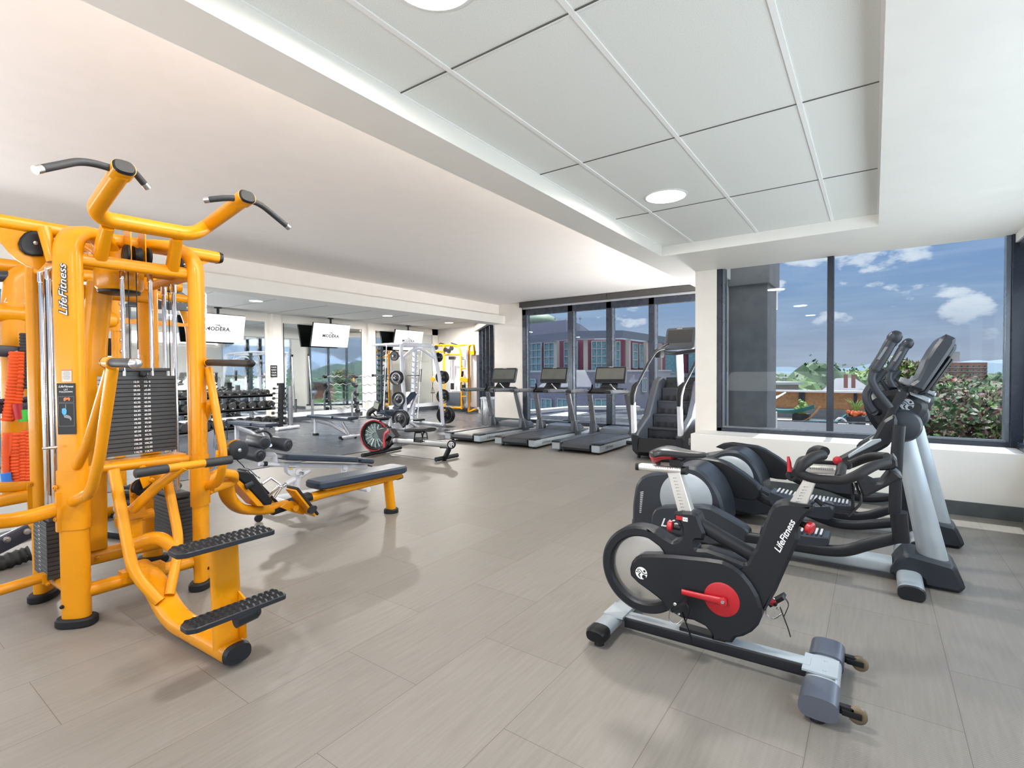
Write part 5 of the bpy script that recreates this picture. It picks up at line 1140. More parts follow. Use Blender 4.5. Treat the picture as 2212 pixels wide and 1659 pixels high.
def pedal(c, s, strap):
    q = MB(); q.box(c, (.075, .062, .016), ((.75, 0, .66), (0, 1, 0), (-.66, 0, .75))); q.cyl(c+V((0, .06*s, 0)), c-V((0, .03*s, 0)), .008, seg=10); p = q.build('pedal', BLK, bk, bevel=.002)
    q = MB(); q.lathe(c+V((-.012, -.033, .01)), (0, 1, 0), [(0, .005), (.004, .008)], 12); q.lathe(c+V((.005, -.033, -.028)), (0, 1, 0), [(0, .004), (.004, .006)], 12); q.tube([c+V((-.035, -.02, -.02)), c+V((-.045, -.02, -.07)), c+V((-.01, -.02, -.085)), c+V((.02, -.02, -.05))], .0025, 8, fil=.02); q.build('toe_cage', STL, p)
    q = MB(); q.tube([c+V((.012, 0, -.03)), c+V((.03, 0, -.08)), c+V((.045, 0, -.12)), c+V((.053, 0, -.15))], (.008, .002), 8, up=(1, 0, 0), fil=.03); q.tube([c+V((.02, -.01, .03)), c+V((.05, -.01, 0)), c+V((.03, -.01, -.06))], (.009, .002), 8, up=(1, 0, 0), fil=.03); q.build('toe_strap', BLK, p)
pc = uy(*zA(690, 1285), 2.21); pedal(pc, 1, True)
# far pedal shows ahead of the frame, low
pf_ = uy(*zA(1355, 1250), 2.50); pedal(pf_+V((.0, 0, 0)), -1, True)
q = MB(); c2 = V((rc.x, 2.44, rc.z)); q.tube([c2, pf_-V((0, .05, 0))], (.013, .008), 14, up=(0, 1, 0)); q.build('crank_arm', RED, bk)
q = plate([(603, 382), (690, 378), (772, 655), (680, 662)], 2.325, 2.375, cham=.003); q.build('seat_post', ALU, bk)
q = MB(); a, b = uy(*zA(405, 338), 2.35), uy(*zA(735, 368), 2.35); dd = (b-a).normalized(); q.tube([a, b], (.024, .016), 16, up=(0, 0, 1), e=4); q.build('seat_slider', ALU, bk)
q = MB(); q.tube([a-dd*.004, a+dd*.012], (.026, .018), 16, up=(0, 0, 1), e=4); q.tube([b-dd*.018, b+dd*.004], (.026, .018), 16, up=(0, 0, 1), e=4); s0, s1 = uy(*zA(545, 325), 2.35), uy(*zA(545, 295), 2.35); q.cyl(s0, s1, .012, .009, seg=14); q.box(uy(*zA(668, 312), 2.35), (.05, .05, .03)); q.build('slider_caps', BLK, bk)
def ticks(a, b, n, y, w, h, up_=V((0, 0, 1))):
    q = MB(); 
    for i in range(n): q.box(a+(b-a)*(i/(n-1)), (w, .001, h)); 
    return q
ticks(uy(*zA(450, 338), 2.3255), uy(*zA(690, 358), 2.3255), 16, 0, .0012, .008).build('slider_scale', BPRT, bk, smooth=0)
q = ticks(uy(*zA(648, 420), 2.324), uy(*zA(705, 640), 2.324), 11, 0, .004, .002); q.merge(ticks(uy(*zA(661, 420), 2.324), uy(*zA(717, 640), 2.324), 11, 0, .010, .0008)); q.build('post_scale', BPRT, bk, smooth=0)
# saddle
q = MB(); s_l, s_r = uy(*zA(494, 245), 2.35), uy(*zA(878, 238), 2.35); L = s_r.x-s_l.x; n = 16; rg = []
for i in range(n+1):
    t = i/n; x = s_l.x+L*t; w = .092*(1-t)**.65+.02 if t > .12 else .092*(t/.12)**.5*.9+.012
    w = (.012+.085*math.sin(min(1, t/.22)*PI/2)) if t < .22 else .097*(1-(t-.22)/.78*.80)
    zt = s_l.z+.028*math.sin(min(1, t/.3)*PI/2)-.012*max(0, t-.3)+ .004*math.sin(t*6)
    hgt = .052*(1-.62*t)+.004; rg.append((V((x, YBK, zt-hgt/2+.004)), (w, hgt/2 if 0 < i < n else hgt*.25)))
q.tube([r[0] for r in rg], [r[1] for r in rg], 22, up=(0, 0, 1), e=2.6); sd = q.build('saddle', mat('saddle_black', (.02, .022, .025), .3, 0, .05, coat=.2), bk)
q = MB(); rg2 = [(c+V((0, 0, -r[1]*.55)), (r[0]*.88, r[1]*.95)) for c, r in rg[1:9]]; rg2[-1] = (rg2[-1][0], (.02, .008)); q.tube([r[0] for r in rg2], [r[1] for r in rg2], 20, up=(0, 0, 1), e=2.4); q.build('saddle_base', RED, sd)
q = MB(); 
for s in (-1, 1): q.tube([uy(*zA(560, 305), YBK+.02*s), uy(*zA(690, 310), YBK+.02*s), uy(*zA(760, 265), YBK+.012*s)], .004, 8, fil=.02)
q.build('saddle_rails', BLK, sd)
# handlebar post, slider and bars
q = plate([(1528, 440), (1622, 440), (1562, 600), (1434, 592)], 2.325, 2.375, cham=.003); q.build('handlebar_post', ALU, bk)
q = ticks(uy(*zA(1540, 480), 2.324), uy(*zA(1488, 580), 2.324), 6, 0, .004, .002); q.merge(ticks(uy(*zA(1556, 480), 2.324), uy(*zA(1504, 580), 2.324), 6, 0, .012, .0008)); q.build('post_scale', BPRT, bk, smooth=0)
q = MB(); a, b = uy(*zA(1510, 350), 2.37), uy(*zA(1760, 365), 2.37); q.tube([a, b], (.024, .018), 16, up=(0, 0, 1), e=4); q.build('handlebar_slider', ALU, bk)
ticks(uy(*zA(1585, 352), 2.344), uy(*zA(1735, 360), 2.344), 13, 0, .0012, .009).build('slider_scale', BPRT, bk, smooth=0)
yn, yf = 2.17, 2.53
bar = [uy(*zA(1665, 262), 2.30), uy(*zA(1600, 275), 2.24), uy(*zA(1525, 330), yn), uy(*zA(1500, 385), yn), uy(*zA(1600, 425), yn), uy(*zA(1810, 438), yn), uy(*zA(1900, 400), yn), uy(*zA(2010, 335), 2.22), uy(*zA(2110, 310), 2.28)]
q = MB(); R_ = [.020, .021, .018, .017, .017, .017, .0175, .018, .016]; P = fillet(bar, .05, 5); RR = []
for i, p in enumerate(P):
    u = i/(len(P)-1)*(len(bar)-1); k = min(int(u), len(bar)-2); RR.append(R_[k]*(1-(u-k))+R_[k+1]*(u-k))
q.tube(P, RR, 16); q.build('handlebar', RUB, bk)
dy = yf-yn
q = MB(); bar2 = [V((p.x, 2*YBK-p.y, p.z)) for p in bar]; P = fillet(bar2, .05, 5); q.tube(P, RR, 16); q.build('handlebar', RUB, bk)
q = MB(); q.tube([uy(*zA(1780, 425), 2.20), uy(*zA(1790, 370), 2.27), uy(*zA(1800, 340), YBK)], .017, 14, fil=.02); q.tube([V((bar2[5].x, bar2[5].y, bar2[5].z)), V((bar2[5].x, YBK, bar2[5].z+.03))], .017, 14); q.tube([V((bar[3].x-.005, yn, bar[3].z)), V((bar[3].x-.01, YBK, bar[3].z+.02)), V((bar[3].x-.005, yf, bar[3].z))], .017, 14, fil=.05); q.build('handlebar_bridge', RUB, bk)
q = MB(); q.lathe(uy(*zA(1452, 405), 2.33), (0, 1, 0), [(0, .018), (.004, .022), (.03, .022)], 18); q.tube([uy(*zA(1440, 400), 2.34), uy(*zA(1500, 395), 2.35)], .016, 12); q.build('lever_pivot', BLK, bk)
q = MB(); q.tube([uy(*zA(1440, 375), 2.33), uy(*zA(1436, 310), 2.33), uy(*zA(1430, 272), 2.33)], [(.009, .007), (.008, .006), (.005, .004)], 12, up=(0, 1, 0)); q.build('lock_lever', RED, bk)
q = MB(); q.lathe(uy(*zA(1765, 300), 2.40), (0, 1, 0), [(0, .012), (.002, .016), (.01, .016)], 16); q.build('brake_knob', RED, bk)
# console bracket and cradle ahead of the bars
q = plate([(1885, 420), (1930, 418), (2010, 455), (2060, 450), (2100, 400), (2125, 362), (2160, 372), (2205, 410), (2212, 425), (1945, 560)], 2.29, 2.41, cham=.008); q.build('tablet_cradle', BODY, bk)
q = plate([(2000, 345), (2120, 300), (2150, 270), (2175, 300), (2180, 345), (2140, 365), (2060, 370)], 2.30, 2.40, cham=.006); q.build('cradle_head', BODY, bk)
q = MB(); q.tube([uy(*zA(1860, 450), 2.35), uy(*zA(1872, 560), 2.35), uy(*zA(1872, 665), 2.35)], .006, 10, fil=.03); q.tube([uy(*zA(1890, 450), 2.36), uy(*zA(1935, 585), 2.36), uy(*zA(1840, 680), 2.33)], .005, 10, fil=.02); q.tube([uy(*zA(1905, 655), 2.36), uy(*zA(1780, 620), 2.35), uy(*zA(1620, 570), 2.33), uy(*zA(1575, 610), 2.34)], .0035, 8, fil=.03); q.tube([uy(*zA(1615, 560), 2.33), uy(*zA(1665, 605), 2.33)], .009, 10); q.build('sensor_cable', BLK, bk)
# knobs
def knob(c, d, lb):
    d = V(d).normalized(); q = MB(); q.lathe(c, d, [(-.03, .013), (0, .013), (.002, .018)], 20); k = q.build('adjust_knob', BLK, bk); q = MB(); q.lathe(c+d*.003, d, [(0, .018), (.006, .025), (.020, .025), (.026, .018)], 24); q.build('knob_head', RED, k)
knob(uy(*zA(650, 750), 2.34), (-1, -.15, .05), 0); knob(uy(*zA(1550, 745), 2.34), (.9, -.35, -.25), 0)
# decals
yD = 2.2985
a, b = uy(*zA(1352, 925), yD), uy(*zA(1462, 708), yD); X_ = (b-a); Ln = X_.length; X_.normalize(); Y_ = X_.cross(V((0, -1, 0))) 
Y_ = V((0, -1, 0)).cross(X_)
text_mb('LifeFitness', .036, (a+b)/2, X_, Y_, .001, shear=.3, width=Ln*.98, offset=.0006).build('logo', PRNT, bk, smooth=0)
q = MB(); c = uy(*zA(712, 698), 2.304); q.box(c+V((.010, 0, -.001)), (.022, .001, .018)); q.build('model_badge', PRNT, bk, smooth=0); q = MB(); q.box(c-V((.016, 0, -.002)), (.03, .0012, .018)); q.build('badge_stripe', RED, bk, smooth=0)
text_mb('ICS', .011, c+V((.011, -.001, -.001)), (1, 0, 0), (0, 0, 1), .0006, shear=.2).build('badge_lettering', BPRT, bk, smooth=0)
def roundlogo(c, r, X, Yv, nrm, par, m=PRNT):
    "figure-in-a-circle emblem: disc with running figure cut by dark strokes"
    q = MB(); P = [c+X*(r*math.cos(a))+Yv*(r*math.sin(a)) for a in [2*PI*i/40 for i in range(40)]]; q.prism(P, nrm*.0006); e = q.build('emblem', m, par, smooth=0)
    q = MB(); o = c+nrm*.0007
    def st(pts, w): q.tube([o+X*(x*r)+Yv*(y*r) for x, y in pts], (w*r, .0004), 8, up=nrm)
    st([(-.75, .45), (-.3, .62), (.05, .3), (.25, 0), (.65, -.05), (.98, .05)], .07); st([(-.9, .05), (-.5, .3), (-.1, .05), (-.4, -.35), (-.2, -.6)], .08); st([(-.65, 0), (-.3, -.05), (-.5, -.4), (-.15, -.8)], .06)
    q.prism([o+X*(r*(.52+.2*math.cos(a)))+Yv*(r*(.42+.2*math.sin(a))) for a in [2*PI*i/16 for i in range(16)]], nrm*.0004); q.prism([o+X*(r*(.45+.34*math.cos(a)))+Yv*(r*(-.52+.34*math.sin(a))) for a in [2*PI*i/20 for i in range(20)]], nrm*.0004)
    q.build('emblem_strokes', BODY, e, smooth=0)
roundlogo(uy(*zA(428, 1068), 2.2735), .0285, V((1, 0, 0)), V((0, 0, 1)), V((0, -1, 0)), gd)
# base
q = MB(); a, b = V((-.985, YBK, .055)), V((-.20, YBK, .075)); q.tube([a, b], (.034, .028), 20, up=(0, 0, 1), e=6); q.box(V((-.62, YBK, .092)), (.20, .055, .03)); q.build('base_tube', BODY, bk); q = MB(); q.tube([a+V((0, 0, .0275)), b+V((0, 0, .0275))], (.033, .002), 8, up=(0, 0, 1), e=6); q.build('silver_top_strip', PALE_S, bk)
q = MB(); q.box(V((-.75, YBK-.005, .0845)), (.07, .04, .001)); q.build('serial_label', PRNT, bk, smooth=0)
q = MB(); q.tube([V((-1.045, 2.17, .058)), V((-1.045, 2.59, .058))], (.045, .030), 22, up=(0, 0, 1), e=2.8); q.box(V((-1.03, YBK, .088)), (.10, .14, .010)); sb = q.build('rear_stabilizer', PALE_S, bk)
for s, y0 in ((-1, 2.17), (1, 2.59)):
    q = MB(); q.tube([V((-1.045, y0-.005*s, .056)), V((-1.045, y0+.045*s, .056)), V((-1.045, y0+.06*s, .053))], [(.050, .035), (.050, .034), (.043, .027)], 20, up=(0, 0, 1), e=3); q.cyl((-1.045, y0+.012*s, 0), (-1.045, y0+.012*s, .03), .024, .018, 16); q.build('end_cap', BLK, sb)
q = MB(); q.tube([V((-.155, 2.14, .060)), V((-.155, 2.56, .060))], (.058, .034), 22, up=(0, 0, 1), e=2.8); q.box(V((-.165, YBK, .098)), (.12, .14, .008)); 
for y in (2.31, 2.39): q.lathe(V((-.15, y, .101)), (0, 0, 1), [(0, .008), (.004, .007)], 12)
fs_ = q.build('front_stabilizer', PALE_S, bk)
for y0, y1 in ((2.10, 2.25), (2.45, 2.60)):
    q = MB(); q.tube([V((-.155, y0, .062)), V((-.155, y1, .062))], (.064, .041), 24, up=(0, 0, 1), e=2.9); q.build('cover_sleeve', mat('blue_grey_sleeve', (.10, .115, .15), .34, .3, .05), fs_)
q = MB(); 
for y in (2.14, 2.56): q.cyl((-.16, y, 0), (-.16, y, .03), .026, .02, 16)
q.build('levelling_foot', BLK, fs_)
AMB = mat('amber_wheel', (.13, .10, .06), .3, 0, .25)
for y in (2.155, 2.545):
    q = MB(); q.box(V((-.072, y, .062)), (.05, .022, .03)); q.box(V((-.055, y-.016, .058)), (.06, .005, .022)); q.box(V((-.055, y+.016, .058)), (.06, .005, .022)); br = q.build('wheel_bracket', BLK, bk, bevel=.002)
    q = MB(); q.lathe(V((-.038, y-.011, .055)), (0, 1, 0), [(0, .018), (0, .024), (.004, .030), (.018, .030), (.022, .024), (.022, .018)], 28); w = q.build('transport_wheel', AMB, br)
    q = MB(); q.lathe(V((-.038, y-.014, .055)), (0, 1, 0), [(0, .008), (.028, .008)], 14); q.build('axle', STL, w)

# ================================================================ elliptical trainers
def zE(X, Y): return (1840+X/3.968, 700+Y/3.968)
def tubeP(q, pts, y, r, f=zB, fil=.06, **k):
    yy = y if isinstance(y, (list, tuple)) else [y]*len(pts); q.tube([uy(*f(a, b), c) for (a, b), c in zip(pts, yy)], r, 18, fil=fil, **k); return q
YE = 3.92
def elliptical():
    e = thing('elliptical_trainer', 'near elliptical trainer with pale blue grey column and black rear housing', 'elliptical trainer', (-.6, YE, 0))
    def pl(nm, pts, y0, y1, m, f=zA, rnd=.01, cham=.008, par=None): return plate(pts, y0, y1, f, rnd, cham).build(nm, m, par or e)
    # rear housing with its round wheel cover
    pl('rear_housing', [(362, 745), (366, 600), (385, 470), (420, 415), (475, 390), (600, 375), (660, 345), (720, 338), (790, 345), (860, 390), (920, 460), (962, 540), (985, 610), (997, 700), (1000, 745)], 3.74, 4.10, SHELL, rnd=.03, cham=.02)
    pl('lower_housing', [(362, 700), (1000, 700), (1000, 790), (940, 870), (360, 860)], 3.76, 4.08, SHELL)
    c = uy(*zA(728, 560), 3.737); q = MB(); q.lathe(V((c.x, 3.738, c.z)), (0, 1, 0), [(-.012, .165), (-.003, .188), (.01, .192)], 56); q.lathe(V((c.x, 4.095, c.z)), (0, 1, 0), [(0, .19), (.012, .165)], 48); q.build('wheel_cover', PALE_S, e)
    # crank cover arms: near one low, far one high
    pl('crank_cover', [(490, 745), (497, 670), (520, 632), (560, 618), (700, 614), (830, 612), (900, 625), (1020, 690), (1130, 755), (1162, 785), (1165, 820), (1150, 855), (1100, 872), (1020, 872), (900, 880), (500, 760)], 3.60, 3.70, SHELL, rnd=.012, cham=.012)
    pl('crank_cover', [(640, 300), (690, 275), (760, 268), (900, 290), (960, 300), (1020, 325), (1120, 390), (1215, 465), (1240, 500), (1238, 535), (1222, 560), (1190, 576), (1120, 568), (990, 540), (940, 480), (820, 360)], 4.14, 4.24, BODY, rnd=.012, cham=.012)
    # base rail
    q = MB(); a, b = uy(*zB(640, 960), 3.86), uy(*zB(1340, 1068), 3.86); z0 = .072; q.tube([V((-1.45, YE, z0)), V((.10, YE, z0))], (.07, .042), 20, up=(0, 0, 1), e=5); q.build('base_rail', PALE_S, e)
    q = MB(); q.tube([V((-1.40, YE-.27, .045)), V((-1.40, YE+.27, .045))], (.035, .032), 18, up=(0, 0, 1), e=3); q.build('rear_stabilizer', PALE_S, e)
    # front column on its shroud
    q = MB(); q.tube([uy(*zB(1600, 1000), YE), uy(*zB(1420, 250), YE), uy(*zB(1385, 90), YE)], [(.085, .072), (.062, .055), (.058, .050)], 24, up=(1, 0, 0), e=2.6); q.build('column', PALE_S, e)
    pl('column_shroud', [(1295, 1072), (1300, 1045), (1340, 985), (1385, 945), (1420, 935), (1480, 950), (1730, 1020), (1760, 1050), (1800, 1130), (1817, 1180), (1780, 1213), (1600, 1180), (1530, 1165), (1515, 1115), (1480, 1100), (1370, 1108)], 3.80, 4.06, SHELL, zB, .01, .02)
    q = MB(); q.tube([uy(*zB(1445, 1210), 3.56), V((uy(*zB(1445, 1210), 3.56).x, 4.28, .07))], (.062, .044), 24, up=(0, 0, 1), e=2.7); fs = q.build('front_stabilizer', PALE_S, e)
    c = uy(*zB(1445, 1210), 3.56); q = MB(); q.tube([c+V((0, .004, 0)), c-V((0, .012, 0))], [(.064, .046), (.058, .040)], 24, up=(0, 0, 1), e=2.7); q.tube([V((c.x, 4.276, .07)), V((c.x, 4.292, .07))], (.062, .044), 24, up=(0, 0, 1), e=2.7); q.build('end_cap', BODY, fs)
    # pole joints, poles, pedal arms, pedals
    for yj, far in ((3.62, 0), (4.22, 1)):
        J0, J1 = (uy(*zB(1355, 650), yj), uy(*zB(1375, 850), yj)) if not far else (uy(*zB(1395, 640), yj), uy(*zB(1400, 760), yj))
        if not far:
            q = MB(); q.tube([J0+V((0, 0, .0)), J1], [(.050, .042), (.048, .040)], 20, up=(1, 0, 0), e=3.2); q.build('pole_joint', BODY, e)
            q = MB(); tubeP(q, [(1330, 660), (1335, 430), (1345, 250), (1360, 60)], yj, (.036, .03), up=(1, 0, 0), e=3); q.build('swing_pole', BODY, e)
            q = MB(); tubeP(q, [(310, 822), (420, 838), (640, 880), (860, 915), (1000, 918), (1150, 870), (1340, 825)], yj, (.022, .034), up=(0, 0, 1), e=3); q.build('pedal_arm', BODY, e)
        else:
            q = MB(); q.tube([J0, J1], (.045, .04), 18, up=(1, 0, 0), e=3.2); q.build('pole_joint', BODY, e)
            q = MB(); tubeP(q, [(1395, 640), (1390, 430), (1385, 250), (1375, 60)], yj, (.034, .03), up=(1, 0, 0), e=3); q.build('swing_pole', BODY, e)
            q = MB(); tubeP(q, [(400, 540), (480, 590), (700, 640), (900, 725), (1050, 745), (1300, 725), (1390, 720)], yj, (.022, .032), up=(0, 0, 1), e=3); q.build('pedal_arm', BODY, e)
    for pts, yc, nm in (([(405, 800), (420, 745), (560, 770), (700, 810), (880, 830), (882, 870), (860, 890), (700, 880), (480, 850)], 3.60, 'near'), ([(462, 555), (480, 512), (600, 560), (780, 610), (890, 610), (910, 640), (908, 690), (880, 708), (760, 690), (600, 640), (480, 600)], 4.12, 'far')):
        q = plate(pts, yc, yc+.17, zB, .008, .006); pd = q.build('pedal', SHELL, e)
        x0, x1 = uy(*zB(*pts[1]), yc), uy(*zB(*pts[4]), yc); q = MB()
        for i in range(12): c = x0+(x1-x0)*(.12+.76*i/11); q.box(c+V((0, .085, .008)), (.012, .13, .006))
        q.build('pedal_grip', LGREY, pd, smooth=0)
    # shroud under the console, flywheel boss, swing shield
    pl('drive_shroud', [(100, 690), (140, 620), (200, 590), (330, 570), (450, 560), (640, 660), (660, 700), (655, 740), (560, 880), (490, 960), (420, 965), (240, 940), (205, 905), (150, 830), (110, 740)], YE-.12, YE+.12, BODY, zE, .02, .03)
    pl('shroud_edge', [(495, 585), (640, 625), (680, 640), (665, 680), (640, 672), (560, 640), (480, 610)], YE-.10, YE+.10, PALE_S, zE, .006, .008)
    c = uy(*zE(430, 870), YE-.13); q = MB(); q.lathe(c, (0, 1, 0), [(-.03, .055), (-.022, .085), (0, .098), (.26, .098), (.28, .085)], 44); q.build('pivot_disc', SHELL, e)
    pl('swing_shield', [(205, 945), (225, 880), (250, 850), (400, 565), (440, 552), (490, 585), (488, 610), (420, 690), (290, 920), (250, 975), (225, 965)], YE-.22, YE-.15, BODY, zE, .008, .01)
    pl('shield_neck', [(1205, 110), (1250, 30), (1330, -20), (1350, 30), (1330, 140), (1290, 200), (1240, 230), (1000, 330), (940, 350), (900, 330), (930, 290), (1170, 165)], YE-.24, YE-.16, BODY, zB, .01, .015)
    pl('shield_trim', [(1010, 262), (1170, 158), (1235, 150), (1240, 168), (1060, 258), (1015, 285)], YE-.246, YE-.20, PALE_S, zB, .006, .004)
    roundlogo(uy(*zE(472, 690), YE-.125), .034, V((1, 0, 0)), V((0, 0, 1)), V((0, -1, 0)), e, PALE_S)
    # moving handle bars (near and far) and fixed grips
    for dy_, off in ((YE-.25, 0), (YE+.25, 1)):
        q = MB(); pts = [(330, 720), (215, 575), (165, 480), (185, 400), (260, 290), (330, 160), (375, 105)] if not off else [(330, 720), (240, 575), (185, 480), (180, 400), (240, 290), (300, 170), (330, 150)]
        if off:
            P0 = [uy(*zE(a, b), YE-.25) for a, b in [(330, 720), (215, 575), (165, 480), (185, 400), (260, 290), (330, 160), (375, 105)]]; P0 = [V((p.x, YE+.25, p.z)) for p in P0]
        else: P0 = [uy(*zE(a, b), dy_) for a, b in pts]
        P = fillet(P0, .06, 5); nP = len(P); RR = [(.019, .021) if i/nP < .5 else (.024, .03) if i/nP < .93 else (.03, .036) for i in range(nP)]; q.tube(P, RR, 18, up=(1, 0, 0)); q.ball(P0[-1], (.034, .026, .034)); h = q.build('moving_handle', SHELL, e)
        if not off: q = plate([(215, 300), (285, 195), (312, 195), (240, 305)], dy_-.026, dy_-.02, zE, 0, 0); q.build('pulse_sensor', GREY, h)
    for yy in (YE-.17, YE+.17):
        q = MB(); P0 = [uy(*zE(a, b), YE-.17) for a, b in [(190, 750), (140, 690), (120, 600), (170, 530), (240, 430), (280, 390)]]; P0 = [V((p.x, yy, p.z)) for p in P0]; q.tube(fillet(P0, .05), (.022, .024), 16, up=(1, 0, 0)); q.tube([P0[0], V((P0[0].x+.06, YE, P0[0].z-.02))], .022, 14); q.build('fixed_handle', SHELL, e)
    q = MB(); 
    for yy in (YE-.07, YE+.07): q.tube([uy(*zE(240, 470), yy), uy(*zE(345, 615), yy)], .012, 12)
    q.build('tray_struts', SHELL, e)
    q = MB(); q.lathe(uy(*zE(265, 640), YE), (.25, 0, 1), [(0, .10), (.012, .105), (.03, .10), (.034, .07)], 30); q.lathe(uy(*zE(300, 570), YE+.05), (.2, 0, 1), [(0, .05), (.03, .05)], 20); q.build('accessory_tray', SHELL, e)
    # console: thick tilted slab seen edge-on
    edge = [(500, 520), (560, 480), (615, 370), (640, 300), (700, 200), (760, 120), (810, 84), (895, 120), (890, 170), (840, 250), (620, 570), (600, 580), (500, 545)]
    q = plate(edge, YE-.23, YE+.23, zE, .006, .015); cs = q.build('console', SHELL, e)
    q = plate([(420, 500), (445, 455), (500, 480), (560, 470), (520, 540), (445, 520)], YE-.20, YE+.20, zE, .004, .006); q.build('reading_ledge', GREY, cs)
    q = plate([(612, 560), (835, 270), (858, 280), (850, 310), (640, 600), (600, 612), (560, 600)], YE-.20, YE+.20, zE, .006, .01); q.build('console_back', BODY, cs)
    q = plate([(556, 475), (688, 230), (700, 236), (575, 470)], YE-.19, YE+.19, zE, 0, 0); q.build('screen', BLK, cs)
    # near housing lettering and rear vent marks
    text_mb('Life', .085, uy(*zA(615, 730), 3.598), (1, 0, 0), (0, 0, 1), .001, shear=.35, offset=.0012).build('logo', PRNT, e, smooth=0)
    q = MB()
    for i in range(12):
        a = uy(*zA(432-i*1.0, 515+i*12.5), 3.738); q.box(a, (.026*(1-i*.04), .001, .008), ((.9, 0, .3), (0, 1, 0), (-.3, 0, .9)))
    q.build('vent_marks', LGREY, e, smooth=0)
    return e
e1 = elliptical()
e2 = copy_tree(e1); e2.location = V(e1.location)+V((.10, .96, 0)); e2['label'] = 'far elliptical trainer close to the low wall, behind the other one'
for o_ in (e1, e2): o_['group'] = 'elliptical trainers by the right window'
# ================================================================ treadmills
BELT = mat('running_belt', (.03, .034, .042), .45, 0, .1, .2, 500)
DGREY = mat('dark_grey_shell', (.05, .057, .068), .36, .1, .06, spec=.4); SCRN = mat('console_screen', (.10, .105, .095), .12, 0, .05)
UPR = mat('upright_grey', (.22, .23, .25), .3, .5, .05)
def treadmill():
    t = thing('treadmill', '', 'treadmill', (-3.84, 7.08, 0)); O = V((-3.84, 7.08, 0))
    L = lambda x, y, z: O+V((x, y, z))
    for s in (-1, 1):
        q = MB(); q.prism([L(s*.285, y, z) for y, z in [(.0, .045), (.03, .03), (.16, .03), (1.95, .05), (1.95, .13), (.16, .155), (.0, .155)]], (s*.14, 0, 0), .012); sr = q.build('side_skirt', PALE_S, t)
        q = MB(); q.prism([L(s*.25, y, .152) for y in (0, 1.95)]+[L(s*.25, 1.95, .175), L(s*.25, 0.02, .175)], (s*.178, 0, 0), .008); q.build('foot_rail', DGREY, t)
        q = MB(); q.prism([L(s*.285, -.003, .148), L(s*.285, .18, .148), L(s*.285, .18, .176), L(s*.285, .01, .176)], (s*.147, 0, 0), .008); q.build('rail_cap', BLK, t)
        q = MB(); q.tube([L(s*.385, 1.48, .16), L(s*.36, 1.24, .88)], (.052, .032), 18, up=(0, 1, 0), e=2.8); q.build('upright', UPR, t)
        q = MB(); q.prism([L(s*.345, y, z) for y, z in [(1.34, .16), (1.36, .36), (1.44, .37), (1.60, .27), (1.64, .08), (1.42, .05)]], (s*.085, 0, 0), .012); q.build('upright_base', DGREY, t)
        q = MB(); q.tube([L(s*.36, .46, .955), L(s*.36, .90, .95), L(s*.34, 1.22, .93)], [(.055, .034), (.058, .036), (.05, .03)], 18, up=(0, 0, 1), e=2.7); a = q.build('arm_rest', UPR, t)
        q = MB(); q.tube([L(s*.36, .435, .955), L(s*.36, .50, .955)], [(.048, .028), (.057, .036)], 18, up=(0, 0, 1), e=2.7); q.build('arm_cap', BLK, a)
        q = MB(); q.tube([L(s*.28, 1.05, .93), L(s*.20, 1.02, 1.0), L(s*.17, .96, 1.07)], .016, 12, fil=.03); q.build('pulse_grip', BLK if s < 0 else STL, t)
    q = MB(); q.prism([L(-.255, y, z) for y, z in [(.0, .09), (.02, .05), (.08, .04), (1.9, .06), (1.9, .165), (.06, .160), (.01, .135)]], (.51, 0, 0), .006); q.build('running_belt', BELT, t)
    q = MB(); q.prism([L(-.30, y, z) for y, z in [(1.44, .16), (1.50, .22), (1.62, .26), (1.9, .26), (2.0, .2), (2.0, .06), (1.44, .06)]], (.60, 0, 0), .02); q.build('motor_cover', mat('motor_cover', (.06, .075, .10), .3, 0, .05, coat=.2), t)
    q = MB(); q.prism([L(-.36, y, z) for y, z in [(1.05, .93), (1.12, .985), (1.25, 1.0), (1.36, .96), (1.36, .90), (1.1, .90)]], (.72, 0, 0), .02); q.build('dash', BLK, t)
    q = MB(); q.prism([L(-.17, 1.24, .99), L(.17, 1.24, .99), L(.14, 1.34, 1.12), L(-.14, 1.34, 1.12)], (0, .05, 0), .01); q.build('console_neck', BLK, t)
    N_ = V((0, -1, .30)).normalized(); Uv = V((0, .30, 1)).normalized(); c = L(0, 1.33, 1.235)
    q = MB(); q.prism([c+V((1, 0, 0))*x+Uv*y for x, y in roundpoly([(-.30, -.15), (.27, -.15), (.32, .16), (-.30, .16)] if False else [(-.30, -.155), (.30, -.155), (.30, .155), (-.30, .155)], .04)], -N_*.05, .01); cs = q.build('console', DGREY, t)
    q = MB(); q.prism([c+V((1, 0, 0))*x+Uv*y+N_*.004 for x, y in roundpoly([(-.285, -.14), (.285, -.14), (.285, .14), (-.285, .14)], .03)], -N_*.006); q.build('bezel', BLK, cs)
    q = MB(); q.prism([c+V((1, 0, 0))*x+Uv*y+N_*.006 for x, y in [(-.265, -.085), (.265, -.085), (.265, .12), (-.265, .12)]], -N_*.003); q.build('screen', SCRN, cs)
    text_mb('LifeFitness', .022, c+Uv*.142+N_*.006, (1, 0, 0), Uv, .001, shear=.3).build('console_lettering', PRNT, cs, smooth=0)
    text_mb('LifeFitness', .068, L(.4255, .36, .095), (0, 1, 0), (0, 0, 1), .001, shear=.35).build('logo', BPRT, t, smooth=0)
    q = MB(); 
    for s in (-1, 1): q.cyl(L(s*.33, .12, 0), L(s*.33, .12, .04), .03, seg=12); q.cyl(L(s*.3, 1.85, 0), L(s*.3, 1.85, .06), .03, seg=12)
    q.build('levelling_feet', BLK, t)
    return t
tm = treadmill()
